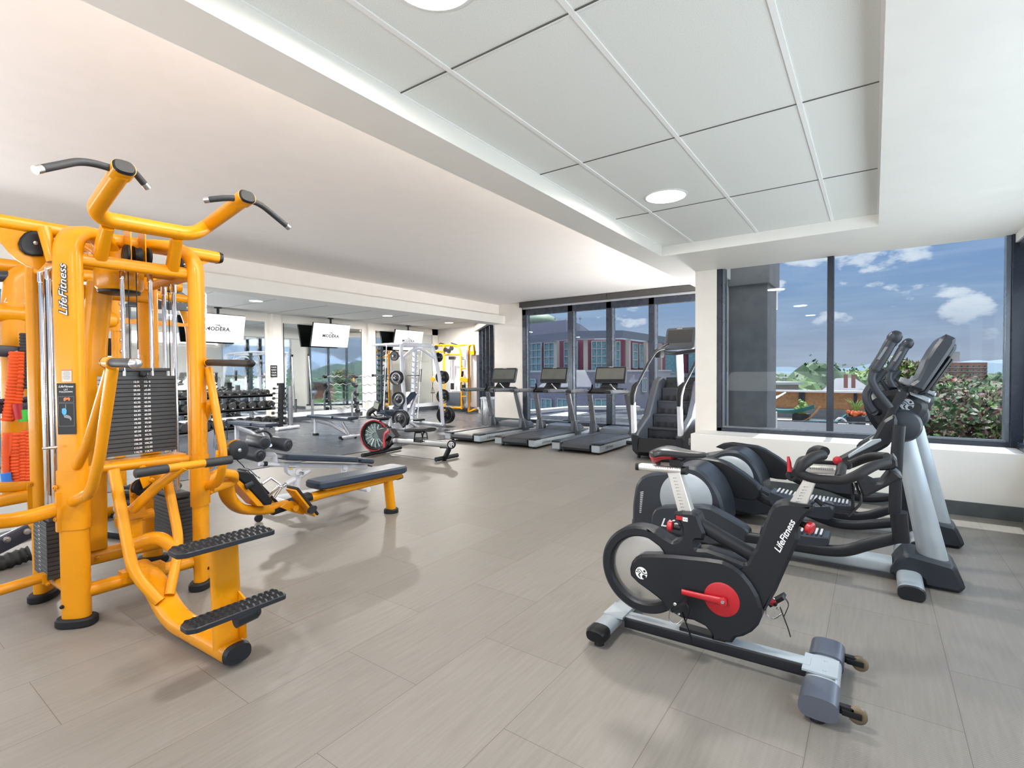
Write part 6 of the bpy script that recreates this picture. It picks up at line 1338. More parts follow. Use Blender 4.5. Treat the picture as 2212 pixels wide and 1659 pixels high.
labs = ['treadmill nearest the stair climber, right end of the row of three', 'middle treadmill of the row of three at the windows', 'treadmill at the left end of the row, beside the steel bin']
for i, dx in enumerate((0, -1.17, -2.36)):
    t = tm if i == 0 else copy_tree(tm); t.location = (-3.84+dx, 7.08, 0); t['label'] = labs[i]; t['group'] = 'treadmills facing the windows'
# ================================================================ stair climber
sc_ = thing('stair_climber', 'tall dark stair climbing machine with white side arms and screen', 'stair climber', (-2.52, 7.7, 0))
def q2(X_, Y_, y): return uy(1180+X_/3.174, 700+Y_/3.174, y)
xl, xr = -2.90, -2.14
side = [(7.12, .42), (7.05, .36), (7.10, .12), (7.22, .05), (8.55, .05), (8.7, .9), (8.55, 1.12), (8.15, 1.20), (7.95, 1.14), (7.55, .62)]
for x0, s in ((xl, 1), (xr-.0, -1)):
    q = MB(); q.prism([V((x0, a, b)) for a, b in side], (.11*s, 0, 0), .02); q.build('side_panel', SHELL, sc_)
q = MB(); q.prism([V((xl+.08, a, b)) for a, b in [(8.2, 1.0), (8.3, 1.14), (8.5, 1.14), (8.5, .2), (7.3, .1), (7.2, .2), (7.75, .3)]], (xr-xl-.16, 0, 0)); q.build('inner_housing', BLK, sc_)
for i in range(5):
    y, z = 7.26+.20*i, .24+.195*i; q = MB(); q.bx(xl+.12, y, z-.03, xr-.12, y+.24, z); q.bx(xl+.12, y+.21, z, xr-.12, y+.225, z+.17); s_ = q.build('stair_step', CHAR, sc_, smooth=0, bevel=.006)
    q = MB()
    for k in range(5): q.bx(xl+.19+.1*k, y+.195, z+.0, xl+.235+.1*k, y+.215, z+.075)
    q.build('step_teeth', BLK, s_, smooth=0)
q = MB(); q.prism([V((xl+.10, a, b)) for a, b in [(7.10, .32), (7.06, .12), (7.16, .05), (7.30, .05), (7.30, .30)]], (xr-xl-.2, 0, 0), .01); q.build('front_kick_panel', BLK, sc_)
q = MB(); q.cyl((xl-.12, 7.2, .22), (xl+.02, 7.2, .22), .03, seg=12); q.cyl((xl+.05, 7.25, 0), (xl+.05, 7.25, .06), .025, seg=10); q.cyl((xr-.05, 7.25, 0), (xr-.05, 7.25, .06), .025, seg=10); q.build('peg_and_feet', BLK, sc_)
for x0, px_t, e in ((-2.87, 0, 1), (-2.19, 1, -1)):
    dxs = e*.0
    q = MB(); q.tube([V((x0, 7.12, .38)), V((x0-.01, 7.10, .86))], [(.038, .045), (.036, .04)], 18, up=(0, 1, 0), e=2.6); q.ball((x0, 7.12, .39), (.038, .045, .05)); q.build('arm_base', WHT, sc_)
    q = MB(); q.tube([V((x0-.01, 7.10, .80)), V((x0-.01, 7.09, .95)), V((x0+.01, 7.12, 1.06)), V((x0+.04, 7.15, 1.12))], [(.034, .05), (.048, .055), (.046, .05), (.025, .026)], 16, up=(0, 1, 0)); q.build('arm_grip', BLK, sc_)
    q = MB(); q.tube([V((x0+.035, 7.14, 1.08)), V((x0+.17, 7.30, 1.45)), V((x0+.24, 7.40, 1.60)), V((x0+.30, 7.55, 1.63))], .019, 14, fil=.08); q.build('arm_rail', CHAR, sc_)
    q = MB(); q.tube([V((x0+.24, 7.42, 1.60)), V((x0+.27, 7.60, 1.66)), V((x0+.30, 7.72, 1.70))], .023, 12, fil=.05); q.build('rail_grip', BLK, sc_)
q = MB(); q.tube([V((-2.52, 8.2, 1.05)), V((-2.50, 8.05, 1.60))], .055, 18); q.build('mast', WHT, sc_)
q = MB(); q.tube([V((-2.75, 7.7, 1.60)), V((-2.5, 7.85, 1.56)), V((-2.05, 7.7, 1.60))], .03, 14, fil=.1); q.lathe(V((-2.70, 7.72, 1.50)), (0, 0, 1), [(0, .06), (.03, .07), (.12, .08)], 20); q.build('cross_bar', BLK, sc_)
N_ = V((0, -1, .12)).normalized(); Uv = V((0, .12, 1)).normalized(); c = V((-2.43, 7.83, 1.79))
q = MB(); q.prism([c+V((1, 0, 0))*x+Uv*y for x, y in roundpoly([(-.24, -.17), (.22, -.17), (.24, .17), (-.20, .17)], .04)], -N_*.06, .01); cs = q.build('console', DGREY, sc_)
q = MB(); q.prism([c+V((1, 0, 0))*x+Uv*y+N_*.004 for x, y in [(-.19, -.07), (.19, -.07), (.20, .13), (-.17, .13)]], -N_*.004); q.build('screen', mat('screen_dark', (.03, .03, .03), .15), cs)
text_mb('LifeFitness', .02, c+Uv*.15+N_*.003, (1, 0, 0), Uv, .001, shear=.3).build('console_lettering', PRNT, cs, smooth=0)
text_mb('LifeFitness', .09, V((xr+.012, 7.95, .55)), (0, .75, .66), (0, -.66, .75), .001, shear=.3).build('logo', PRNT, sc_, smooth=0)
roundlogo(V((xr+.003, 7.35, .28)), .05, V((0, 1, 0)), V((0, 0, 1)), V((1, 0, 0)), sc_)
# ================================================================ steel bin
tb_ = V((-7.66, 9.72, 0)); bn = thing('litter_bin', 'slim brushed steel bin beside the left treadmill', 'bin', tb_)
q = MB(); q.lathe(tb_, (0, 0, 1), [(0, .17), (.02, .175), (.62, .175), (.64, .17)], 30); q.build('bin_body', mat('bin_steel', (.42, .43, .44), .25, .9, .05), bn)
q = MB(); q.box(tb_+V((0, 0, .67)), (.32, .30, .05), .5); q.lathe(tb_+V((0, 0, .64)), (0, 0, 1), [(0, .18), (.02, .18)], 24); q.build('wipe_lid', WHT, bn, bevel=.01)
q = MB(); d_ = V((.55, -.83, 0)); q.lathe(tb_+V((-.02, 0, .37))+d_*.165, d_, [(0, .05), (.012, .05)], 20); q.build('wipe_slot', BLK, bn)
# ================================================================ wall mounted screens
EMW = mat('screen_white', (.3, .3, .3), .4, emit=(1, 1, 1), estr=0.95)
for i, (y0, y1, lb) in enumerate(((5.02, 6.20, 'white lit screen hanging left, half behind the yellow station'), (8.0, 9.17, 'white lit screen hanging in front of the middle mirror'), (10.86, 12.07, 'white lit screen hanging behind the white smith machine'))):
    xt = -12.2; zt, zb_ = 2.672, 2.03; tv = thing('hanging_tv', lb, 'television', (xt, (y0+y1)/2, zb_), 0, 'hanging screens at the mirrors')
    Yv = V((.15, 0, .64)).normalized(); X_ = V((0, 1, 0)); N_ = X_.cross(Yv); c = V((xt-.075, (y0+y1)/2, (zt+zb_)/2)); w = y1-y0; h = .657
    q = MB(); q.box(c-N_*.03, (w, h, .055), (X_, Yv, N_)); q.build('casing', BLK, tv, bevel=.008)
    q = MB(); q.box(c-N_*.0, (w-.012, h-.016, .002), (X_, Yv, N_)); s_ = q.build('screen', EMW, tv, smooth=0)
    o_ = c+N_*.005-Yv*.02; fg = BPRT if i == 0 else BPRT
    q = text_mb('MODERA.', .12, o_, X_, Yv, .002, space=1.08, offset=.003); q.merge(text_mb('BY MILL CREEK', .022, o_-Yv*.055, X_, Yv, .001, space=1.4)); q.build('screen_lettering', fg, s_, smooth=0)
    q = MB()
    for pts in ([(-.055, .075), (-.04, .09), (-.03, .082)], [(-.025, .066), (-.012, .094), (-.004, .07)], [(-.002, .07), (.010, .098), (.016, .07), (.035, .050), (.06, .044)]): q.tube([o_+X_*a*1.3+Yv*(b*1.25-.01) for a, b in pts], (.0075, .001), 6, up=N_)
    q.build('screen_emblem', fg, s_, smooth=0)
    q = MB(); q.cyl((xt-.09, (y0+y1)/2, zt-.05), (xt-.09, (y0+y1)/2, ZM), .028, seg=14); q.box((xt-.12, (y0+y1)/2, zt-.2), (.08, .3, .3)); q.cyl((xt-.09, (y0+y1)/2, ZM-.02), (xt-.09, (y0+y1)/2, ZM), .08, seg=16); q.build('ceiling_pole', BLK, tv)
# ================================================================ smith machine with plates
sm = thing('smith_machine', 'white framed smith machine rack with barbell and black serrated post', 'weight machine', (-9.0, 8.4, 0))
fl, fr_ = V((-8.32, 7.70, .03)), V((-8.46, 8.98, .03)); tl, tr = V((-8.62, 7.78, 1.86)), V((-8.62, 8.80, 1.90)); SW = WHT
q = MB(); q.tube(fillet([fl, V((-8.50, 7.74, 1.2)), V((-8.60, 7.80, 1.93)), V((-8.62, 8.0, 1.94)), V((-8.62, 8.6, 1.94)), V((-8.60, 8.80, 1.93)), V((-8.50, 8.92, 1.2)), fr_], [0, .1, .12, .1, .1, .12, .1, 0]), (.045, .038), 16, e=2.6); q.build('front_frame', SW, sm)
q = MB(); q.tube(fillet([V((-8.54, 7.80, 1.62)), V((-8.60, 8.10, 1.80)), V((-8.60, 8.35, 1.87)), V((-8.60, 8.55, 1.80)), V((-8.54, 8.84, 1.62))], .15), .032, 14); q.tube([V((-8.52, 7.84, 1.62)), V((-8.50, 7.80, 1.36))], .018, 10); q.tube([V((-8.52, 8.80, 1.62)), V((-8.50, 8.84, 1.36))], .018, 10); q.build('arch_brace', SW, sm)
q = MB(); q.tube([V((-8.62, 7.85, 1.94)), V((-9.75, 7.95, 1.97))], .03, 12); q.tube([V((-8.62, 8.75, 1.94)), V((-9.7, 9.15, 1.99))], .03, 12); q.tube([V((-8.4, 8.9, .05)), V((-9.7, 9.15, .05))], .035, 12); q.tube([V((-8.36, 7.8, .05)), V((-9.75, 7.95, .05))], .035, 12); q.tube([V((-9.72, 7.95, 1.97)), V((-9.7, 9.15, 1.98))], .03, 12); q.build('side_rails', SW, sm)
for f in (fl, fr_): q = MB(); q.cyl((f.x+.02, f.y, 0), (f.x+.02, f.y, .05), .055, seg=16); q.build('foot_cap', GREY, sm)
for (px0, py0, px1, py1), m_, nm in (((897, 745, 891, 905), SW, 'white'), ((821, 745, 822, 895), mat('dark_green_grey_post', (.03, .05, .055), .4, .2), 'black')):
    a = ux(px0, py0, -9.6); b = ux(px1, py1, -9.6); b.z = max(.04, b.z); q = MB(); q.tube([b, a], (.055, .04), 12, up=(0, 1, 0), e=5)
    n = 14
    for i in range(n):
        p = b+(a-b)*((i+.6)/n)
        for s in (-1, 1): q.prism([p+V((.03, s*.045, 0)), p+V((.03, s*.10, .035)), p+V((.03, s*.10, .055)), p+V((.03, s*.06, .03)), p+V((.03, s*.045, .05))], (-.03, 0, 0))
    q.build('serrated_post', m_, sm)
q = MB(); q.cyl(ux(835, 745, -9.1), ux(828, 903, -9.1), .012, seg=10); q.cyl(ux(912, 747, -9.1), ux(902, 903, -9.1), .012, seg=10); q.build('guide_rods', STL, sm)
q = MB(); bl, brr = ux(805, 811, -9.2), ux(908, 811, -9.2); q.cyl(bl+V((0, .0, 0)), bl+V((0, .18, 0)), .028, seg=12); q.cyl(bl, brr, .014, seg=10); q.build('barbell', STL, sm)
q = MB(); q.tube([ux(833, 795, -9.15), ux(832, 825, -9.15)], .035, 12); q.tube([ux(909, 797, -9.15), ux(907, 825, -9.15)], .03, 12); q.lathe(bl, (0, 1, 0), [(-.01, .03), (0, .034)], 12); q.box(ux(905, 907, -9.3), (.12, .3, .04)); q.box(ux(828, 906, -9.3), (.1, .3, .04)); q.build('bar_hooks', BLK, sm)
PB = mat('black_iron_plate', (.012, .012, .014), .25, .2, .1, coat=.3)
def wplate(c, r, th, k, label, d=(.45, -.89, 0), badge=None):
    t = thing('weight_plate', label, 'weight plate', c, 0, 'plates stored on the smith machine'); D_ = V(d).normalized()
    q = MB(); q.lathe(V(c)-D_*th/2, D_, [(0, .028), (0, r*.80), (.004, r*.86), (0, r*.93), (.004, r), (th-.004, r), (th, r*.93), (th-.006, r*.86), (th-.006, r*.35), (th, r*.30), (th, .028)], 36); q.build('plate_disc', PB, t)
    if badge: q = MB(); X_ = V((D_.y*-1, D_.x, 0)); q.box(V(c)+D_*(th/2)+V((0, 0, r*badge)), (r*.35, .003, r*.2), (V((-D_.y, D_.x, 0)), D_, (0, 0, 1))); q.build('yellow_grip_label', mat('badge_yellow', (.7, .42, .02), .5), t, smooth=0)
    return t
pegs = MB()
def pegp(px, py, x): return ux(px, py, x)
rows = [(852, 769, .105, 1), (855, 816, .155, 2), (861, 862, .165, 1), (864, 905, .205, 2)]
nm_ = ['smallest', 'second', 'third', 'largest']
for i, (px, py, r, n) in enumerate(rows):
    c = ux(px, py, -8.45); c = c+V((0, 0, 0))
    for k in range(n): wplate(c+V((.03-.045*k*-1, -.02-.03*k*-1, 0)) if False else c+V((0, .045*k, 0)), r, .035, k, '%s black plate %s from the top on the left post of the smith machine' % ('front' if k == 0 else 'rear', nm_[i]), (0.25, -1, 0))
    pegs.cyl(c+V((0, -.05, 0)), c+V((0, .14, 0)), .022, seg=10)
rows = [(947, 772, .115, 1, None), (954, 815, .160, 2, None), (957, 856, .175, 1, -.5), (960, 897, .21, 3, .62)]
for i, (px, py, r, n, bd) in enumerate(rows):
    c = ux(px, py, -8.55)
    for k in range(n): wplate(c+V((0, -.045*k+.06, 0)) if False else c+V((0, .05*k, 0)), r, .035, k, '%s black plate %s from the top on the right post of the smith machine' % (['front', 'middle', 'rear'][k], nm_[i]), (0.3, -1, 0), bd if k == 0 else None)
    pegs.cyl(c+V((0, -.08, 0)), c+V((0, .14, 0)), .022, seg=10)
pegs.build('storage_pegs', STL, sm)
# incline bench inside the smith machine
ib = thing('incline_bench', 'adjustable bench with raised blue backrest inside the smith machine', 'bench', (-8.95, 8.3, 0))
q = MB(); q.prism(roundpoly([(0, 0)], 0) if False else [ux(a, b, -8.9) for a, b in [(862, 883), (872, 886), (902, 852), (898, 846), (888, 848)]], (-.26, 0, 0), .02); q.build('back_pad', NAVY, ib)
q = MB(); q.prism([ux(a, b, -8.9) for a, b in [(833, 886), (850, 888), (866, 900), (864, 908), (848, 900), (832, 893)]], (-.26, 0, 0), .015); q.build('seat_pad', NAVY, ib)
q = MB(); q.tube([ux(900, 852, -8.95), ux(880, 905, -8.95)], (.04, .03), 12, e=3); q.tube([ux(866, 900, -8.95), ux(905, 925, -8.9), ux(945, 927, -8.6)], (.045, .03), 12, up=(0, 0, 1), e=3, fil=.1); q.tube([ux(845, 900, -8.95), ux(842, 922, -8.95)], .04, 12); q.build('bench_frame', WHT, ib)
# ================================================================ far yellow cable machine
cm = thing('cable_machine', 'far yellow cable machine by the angled corner window', 'gym machine', (-11.0, 12.3, 0)); yc = 12.05
def c4(X_, Y_, y=yc): return uy(820+X_/4.14, 710+Y_/4.14, y)
q = MB(); q.tube([c4(580, 705), c4(575, 150)], .035, 12); q.tube(fillet([c4(500, 150), c4(640, 148), c4(715, 165), c4(728, 230), c4(735, 720)], .2), .035, 12); q.tube([c4(590, 232), c4(720, 232)], .03, 12); q.tube([c4(480, 205), c4(570, 205)], .03, 12); q.tube([c4(580, 708), c4(735, 708)], .035, 12); q.tube([c4(690, 155), c4(790, 140), c4(800, 150)], .03, 12); q.tube([c4(735, 355), c4(780, 355)], .02, 10); q.tube([c4(735, 605), c4(780, 605)], .02, 10); q.build('yellow_frame', YEL, cm)
q = MB(); q.tube(fillet([c4(800, 745), c4(798, 150), c4(840, 140), c4(845, 200)], .12), (.045, .035), 14, e=2.6); q.tube([c4(800, 742), c4(860, 720)], .03, 10); q.box(c4(835, 215), (.16, .1, .12)); q.build('right_tower', YEL, cm)
q = MB(); q.box((c4(828, 235)+c4(828, 700))/2+V((.02, .12, 0)), (.24, .14, (c4(828, 235).z-c4(828, 705).z))); q.build('tower_shroud', mat('warm_grey_shroud', (.40, .36, .34), .5), cm, bevel=.02)
q = MB(); q.box((c4(600, 572)+c4(720, 690))/2+V((0, .05, 0)), (c4(718, 600).x-c4(592, 600).x, .14, c4(600, 572).z-c4(600, 690).z)); q.build('weight_stack', mat('stack_slate', (.05, .06, .075), .4), cm, bevel=.004)
q = MB(); [q.cyl(c4(x, 250), c4(x, 700), .010, seg=8) for x in (628, 645, 668)]; q.build('guide_rods', STL, cm)
q = MB(); [q.cyl(c4(x, 190, 11.98), c4(x, 705, 11.98), .016, seg=10) for x in (778, 786)]; q.build('chrome_rods', CHR, cm)
q = MB(); [q.lathe(c4(x, y)+V((0, -.06, 0)), (0, 1, 0), [(0, .07), (.03, .075), (.05, .07)], 18) for x, y in ((595, 188), (625, 200), (650, 175), (512, 170))]; q.box(c4(648, 262), (.20, .1, .10)); q.box(c4(652, 515), (.10, .08, .2)); q.tube([c4(520, 150), c4(545, 130), c4(600, 145)], .018, 8); q.tube([c4(640, 128), c4(705, 148)], .018, 8); q.tube([c4(755, 135), c4(772, 140)], .03, 8); q.tube([c4(740, 275), c4(765, 275), c4(765, 350)], .012, 8); q.tube([c4(742, 380), c4(728, 540)], (.05, .02), 8); q.box(c4(750, 530), (.10, .06, .2)); q.tube([c4(740, 620), c4(760, 720)], .012, 8); q.build('pulleys_and_grips', BLK, cm)
for x, y, nm in ((752, 455, 'pulley_wheel'), (787, 460, 'pulley_wheel')): q = MB(); q.lathe(c4(x, y)+V((0, -.10, 0)), (0, 1, 0), [(0, .02), (.002, .085), (.03, .085)], 22); q.build(nm, YEL, cm)
text_mb('LifeFitness', .10, c4(793, 300)+V((0, -.045, 0)), (0, 0, 1), (-1, 0, 0), .001, shear=.3).build('logo', BPRT, cm, smooth=0)
q = MB(); a, b = c4(600, 250), c4(600, 560); q.prism([c4(x, y)+V((0, .2, 0)) for x, y in [(592, 250), (712, 250), (712, 560), (592, 560), (586, 450)]], (0, .02, 0)); q.build('back_shield', WHT, cm, smooth=0)
sw = cm; q = MB(); q.lathe(c4(478, 452, 11.0), (.1, -1, 0), [(0, .02), (.003, .075), (.03, .075)], 20); q.build('yellow_pulley', YEL, sw)
q = MB(); q.tube([c4(476, 480, 11), c4(474, 520, 11)], .008, 8); q.tube([c4(474, 520, 11), c4(458, 574, 11), c4(492, 574, 11), c4(474, 520, 11)], .006, 8); q.tube([c4(460, 574, 11), c4(492, 573, 11)], .012, 8); q.build('stirrup', BLK, sw)
q = MB(); q.tube([c4(478, 430, 11), c4(478, 452, 11.05), c4(480, 452, 11.9)], .02, 8); q.build('support_arm', STL, sw)
# ================================================================ rowing machine
YR = 5.45
rm = thing('rowing_machine', 'rowing machine with red rimmed air drum and grey rail', 'rowing machine', (-5.8, YR, 0))
def c5(X_, Y_, y=YR): return uy(780+X_/5.44, 840+Y_/5.44, y)
dc = c5(175, 545); ax = V((.32, -.95, 0)).normalized()
def drum(q, prof, seg=40): q.lathe(dc, ax, prof, seg)
q = MB(); drum(q, [(-.10, .10), (-.10, .235), (-.02, .25), (.05, .245), (.06, .225), (.05, .20), (-.08, .19)]); q.build('drum_housing', BLK, rm)
q = MB(); n = 48; R_ = .247; X_ = V((0, 0, 1)).cross(ax).normalized(); pts = [dc+ax*.055+X_*(R_*math.cos(2*PI*i/n))+V((0, 0, R_*math.sin(2*PI*i/n))) for i in range(n)]; q.tube(pts, .012, 8, closed=True); q.build('drum_rim', RED, rm)
q = MB(); drum(q, [(.0, .02), (.0, .205), (.006, .205), (.006, .02)]); dm = q.build('drum_face', mat('clear_smoked_plastic', (.20, .25, .24), .08, .3, .5), rm)
q = MB()
for i in range(16):
    a = 2*PI*i/16; u = X_*math.cos(a)+V((0, 0, math.sin(a))); q.tube([dc+ax*.012+u*.05, dc+ax*.02+u*.20], (.012, .003), 6, up=ax)
for r in (.06, .13, .19): q.tube([dc+ax*.02+X_*(r*math.cos(2*PI*i/30))+V((0, 0, r*math.sin(2*PI*i/30))) for i in range(30)], .004, 6, closed=True)
q.build('fan_blades', mat('fan_grey', (.32, .40, .39), .2, .5), dm)
q = MB(); q.tube([c5(330, 690), c5(300, 560), c5(215, 380)], (.02, .035), 12, up=(1, 0, 0)); q.tube([c5(110, 740), c5(320, 680), c5(400, 600)], (.03, .03), 12); q.prism([c5(x, y) for x, y in [(225, 480), (290, 455), (360, 440), (410, 540), (330, 610), (260, 560)]], (0, -.10, 0), .01); q.build('front_frame', BLK, rm)
for dy_ in (-.16, .16):
    q = MB(); q.prism([c5(x, y, YR+dy_) for x, y in [(265, 510), (300, 470), (345, 470), (410, 560), (375, 580)]], (0, .10, 0), .008); f = q.build('foot_rest', mat('footrest_plum', (.035, .028, .028), .4), rm); q = MB(); q.tube([c5(270, 690, YR+dy_*1.0), c5(268, 600, YR+dy_), c5(275, 530, YR+dy_), c5(330, 490, YR+dy_)], (.03, .006), 8, up=(0, 1, 0), fil=.05); q.build('red_strap', RED, f)
    q = MB(); q.prism([c5(x, y, YR+dy_) for x, y in [(375, 410), (400, 400), (440, 450), (450, 470), (400, 465)]], (0, .08, 0), .006); q.build('heel_guard', GREY, f)
q = MB(); a, b = c5(390, 600), c5(1055, 655); q.tube([a, b], (.035, .05), 14, up=(0, 0, 1), e=5); q.build('seat_rail', mat('rail_aluminium', (.30, .30, .29), .35, .7), rm)
q = MB(); q.tube([c5(1035, 700), c5(970, 850)], (.025, .035), 12, e=4); e0 = c5(970, 858); e0.z = .04; q.tube([V((e0.x, YR-.16, .04)), V((e0.x, YR+.30, .04))], .032, 14); q.tube([c5(935, 690), c5(1030, 692)], (.02, .01), 10); q.build('rear_leg', BLK, rm)
q = MB(); q.lathe(c5(1060, 655, YR-.05), (.5, -.86, 0), [(-.05, .06), (.0, .062), (.006, .055)], 24); ec = q.build('rail_end_cap', BLK, rm); roundlogo(c5(1060, 655, YR-.05)+V((.5, -.86, 0)).normalized()*.008, .042, V((.86, .5, 0)), V((0, 0, 1)), V((.5, -.86, 0)).normalized(), rm)
q = MB(); q.tube([c5(570, 485), c5(700, 478), c5(820, 480)], [(.12, .03), (.15, .035), (.12, .03)], 18, up=(0, 0, 1), e=2.6); q.build('seat', RUB, rm)
q = MB()
for x0, x1, y in ((625, 720, YR-.05), (720, 780, YR+.05)): q.tube([c5(x0+10, 515, y), c5(x0-5, 620, y), c5(x1+5, 620, y), c5(x1-10, 515, y), c5(x0+10, 515, y)], .010, 8); q.tube([c5(x0+2, 575, y), c5(x1-2, 575, y)], .008, 8)
q.box(c5(685, 605), (.16, .09, .05)); q.build('seat_carriage', BLK, rm)
q = MB(); q.tube([c5(95, 330, YR-.25), c5(200, 350), c5(345, 335, YR+.25)], .018, 12, fil=.05); q.build('pull_handle', CHAR, rm)
q = MB(); q.tube([c5(90, 350), c5(90, 280), c5(160, 230)], (.03, .05), 12, fil=.05); q.tube([c5(140, 280), c5(200, 350)], .012, 8); q.build('monitor_arm', BLK, rm)
q = MB(); c = c5(188, 208); q.box(c, (.13, .03, .15), ((.9, .2, -.3), (-.2, .95, 0), (.3, .05, .95))); mo = q.build('monitor', BLK, rm, bevel=.006); q = MB(); q.box(c+V((0, -.018, .015)), (.09, .004, .10), ((.9, .2, -.3), (-.2, .95, 0), (.3, .05, .95))); q.build('display', mat('lcd_green', (.35, .38, .30), .3), mo, smooth=0)
q = MB(); a, b = uz(783, 984, .04), uz(865, 967, .04); q.tube([V((a.x, a.y, .04)), V((b.x, b.y, .04))], (.035, .03), 14); q.tube([V(((a.x+b.x)/2, (a.y+b.y)/2, .05)), c5(330, 640)], .03, 12); q.build('front_foot', BLK, rm)
q = MB(); q.tube([c5(345, 765, YR-.1), c5(890, 835, YR-.1)], .004, 6)
for v in q.v: v.z = max(.012, min(v.z, .05))
cordo = q.build('cord', BLK, None); tag(cordo, 'thin black cord on the floor under the rowing machine rail', 'cord')
# ================================================================ dumbbells and racks along the mirror
DBL = mat('urethane_black', (.014, .015, .017), .45, 0, .1); KN = mat('knurled_chrome', (.5, .5, .5), .35, 1.0)
rk = thing('dumbbell_rack', 'three tier dumbbell rack with dark shelves in front of the mirror', 'rack', (-11.75, 5.3, 0))
XK = -11.55; yk0, yk1 = 3.95, ux(597, 900, XK).y
tiers = []
for (pxe, pye, row, r) in ((586, 852, 0, .068), (592, 880, 1, .088), (600, 915, 2, .095)):
    z = ux(pxe, pye, XK).z; tiers.append(z)
    y1 = ux(pxe+2, pye, XK).y; q = MB(); q.bx(XK-.36, yk0, z-.045, XK+.03, y1, z-.01); q.bx(XK+.005, yk0, z-.05, XK+.03, y1, z+.02); q.build('shelf', BLK, rk, smooth=0, bevel=.004)
for y in (4.1, 5.2, 6.15):
    q = MB(); q.tube([V((XK-.35, y, .03)), V((XK-.40, y, .80))], (.03, .05), 12, up=(0, 1, 0), e=4); q.tube([V((XK-.45, y, .03)), V((XK+.10, y, .03))], (.03, .025), 12, up=(0, 0, 1), e=4); q.build('upright', WHT, rk)
def dumbbell(c, r, L, num, label, grp):
    t = thing('dumbbell', label, 'dumbbell', c, 0, grp)
    A = V((1, 0, 0)); q = MB(); c = V(c); hl = L*.30
    q.lathe(c+A*(L/2-hl), A, [(0, r*.72), (.012, r), (hl-.012, r), (hl-.003, r*.93), (hl, r*.86), (hl-.003, r*.84)], 26); q.build('head', DBL, t)
    q = MB(); q.lathe(c-A*(L/2), A, [(0, r*.86), (.012, r), (hl-.012, r), (hl, r*.72)], 22); q.build('head', DBL, t)
    q = MB(); q.cyl(c-A*(L/2-hl), c+A*(L/2-hl), .017, seg=12); q.build('grip', KN, t)
    if num: text_mb(num, .034 if r > .08 else .026, c+A*(L/2+.001)-V((0, 0, r*.55)), (0, 1, 0), (0, 0, 1), .0008, offset=.0006).build('weight_number', PRNT, t, smooth=0)
    return t
ordn = ['first', 'second', 'third', 'fourth', 'fifth', 'sixth', 'seventh', 'eighth', 'ninth', 'tenth']
for tier, (pxs, py0, dpy, r, L, nums, tn) in enumerate((([577.7, 559, 538, 517.4, 495.7, 478, 460, 442, 422, 402], 843, .031, .066, .30, ['25', '25', '20', '20', '15', '15', '', '', '', '5'], 'top'),
        ([586.5, 566, 546, 525, 503, 482, 463, 444, 425, 406], 871, .055, .088, .36, ['50', '50', '45', '45', '40', '40', '', '', '', ''], 'middle'),
        ([594.5, 574.7, 554, 533.7, 512.6, 489, 467, 446, 424, 400], 905.7, .075, .093, .38, ['75', '75', '70', '70', '65', '65', '', '', '', ''], 'bottom'))):
    for i, px in enumerate(pxs):
        p = ux(px, py0+(pxs[0]-px)*dpy, XK+.02); c = V((p.x-L/2, p.y, tiers[tier]-.01+r))
        nn = nums[i]; dumbbell(c, r, L, nn, 'round black dumbbell%s, %s from the right on the %s tier of the rack' % (' marked '+nn if nn else '', ordn[i], tn), 'round dumbbells on the %s tier' % tn)
# upright tree of small hex dumbbells
vt = thing('dumbbell_tree', 'narrow upright stand of small hex dumbbells beside the column', 'rack', (-11.25, 6.75, 0)); XV = -11.35
pc0, pc1 = ux(606, 832, XV), ux(626, 832, XV)
q = MB(); q.tube([V((XV, pc1.y, .05)), V((XV, pc1.y, pc1.z-.02))], (.055, .04), 12, up=(1, 0, 0), e=5); q.build('light_post', UPR, vt)
q = MB(); q.tube([V((XV, pc0.y-.02, .05)), V((XV, pc0.y+.02, pc0.z))], (.055, .05), 12, up=(1, 0, 0), e=5); q.box(V((XV, pc0.y+.0, pc0.z+.02)), (.12, .12, .06)); q.build('dark_post', BLK, vt)
q = MB(); a, b = uz(598, 927, .05), uz(644, 921, .05); q.tube([a, b], (.05, .035), 12, up=(0, 0, 1), e=4); q.tube([V((XV-.3, 6.75, .035)), V((XV+.3, 6.75, .035))], (.04, .03), 12, up=(0, 0, 1), e=4); q.build('base_foot', WHT, vt)
for col, (px, lbl) in enumerate(((599, 'left'), (621, 'right'))):
    for i in range(8):
        py = 839+ i*10.6; p = ux(px+(-i*.5 if col == 0 else i*.15), py, XV); r = .026+.0022*i
        t = thing('hex_dumbbell', 'small hex dumbbell, %s from the top on the %s side of the upright stand' % (ordn[i], lbl), 'dumbbell', p, 0, 'hex dumbbells on the upright stand')
        for s in (-1, 1): q = MB(); q.lathe(p+V((0, .075*s, 0)), V((0, s, 0)), [(-.03, r*.8), (-.02, r), (.02, r), (.03, r*.8)], 6); q.build('hex_head', DBL, t, smooth=0)
        q = MB(); q.cyl(p-V((0, .05, 0)), p+V((0, .05, 0)), .012, seg=10); q.build('grip', CHR, t)
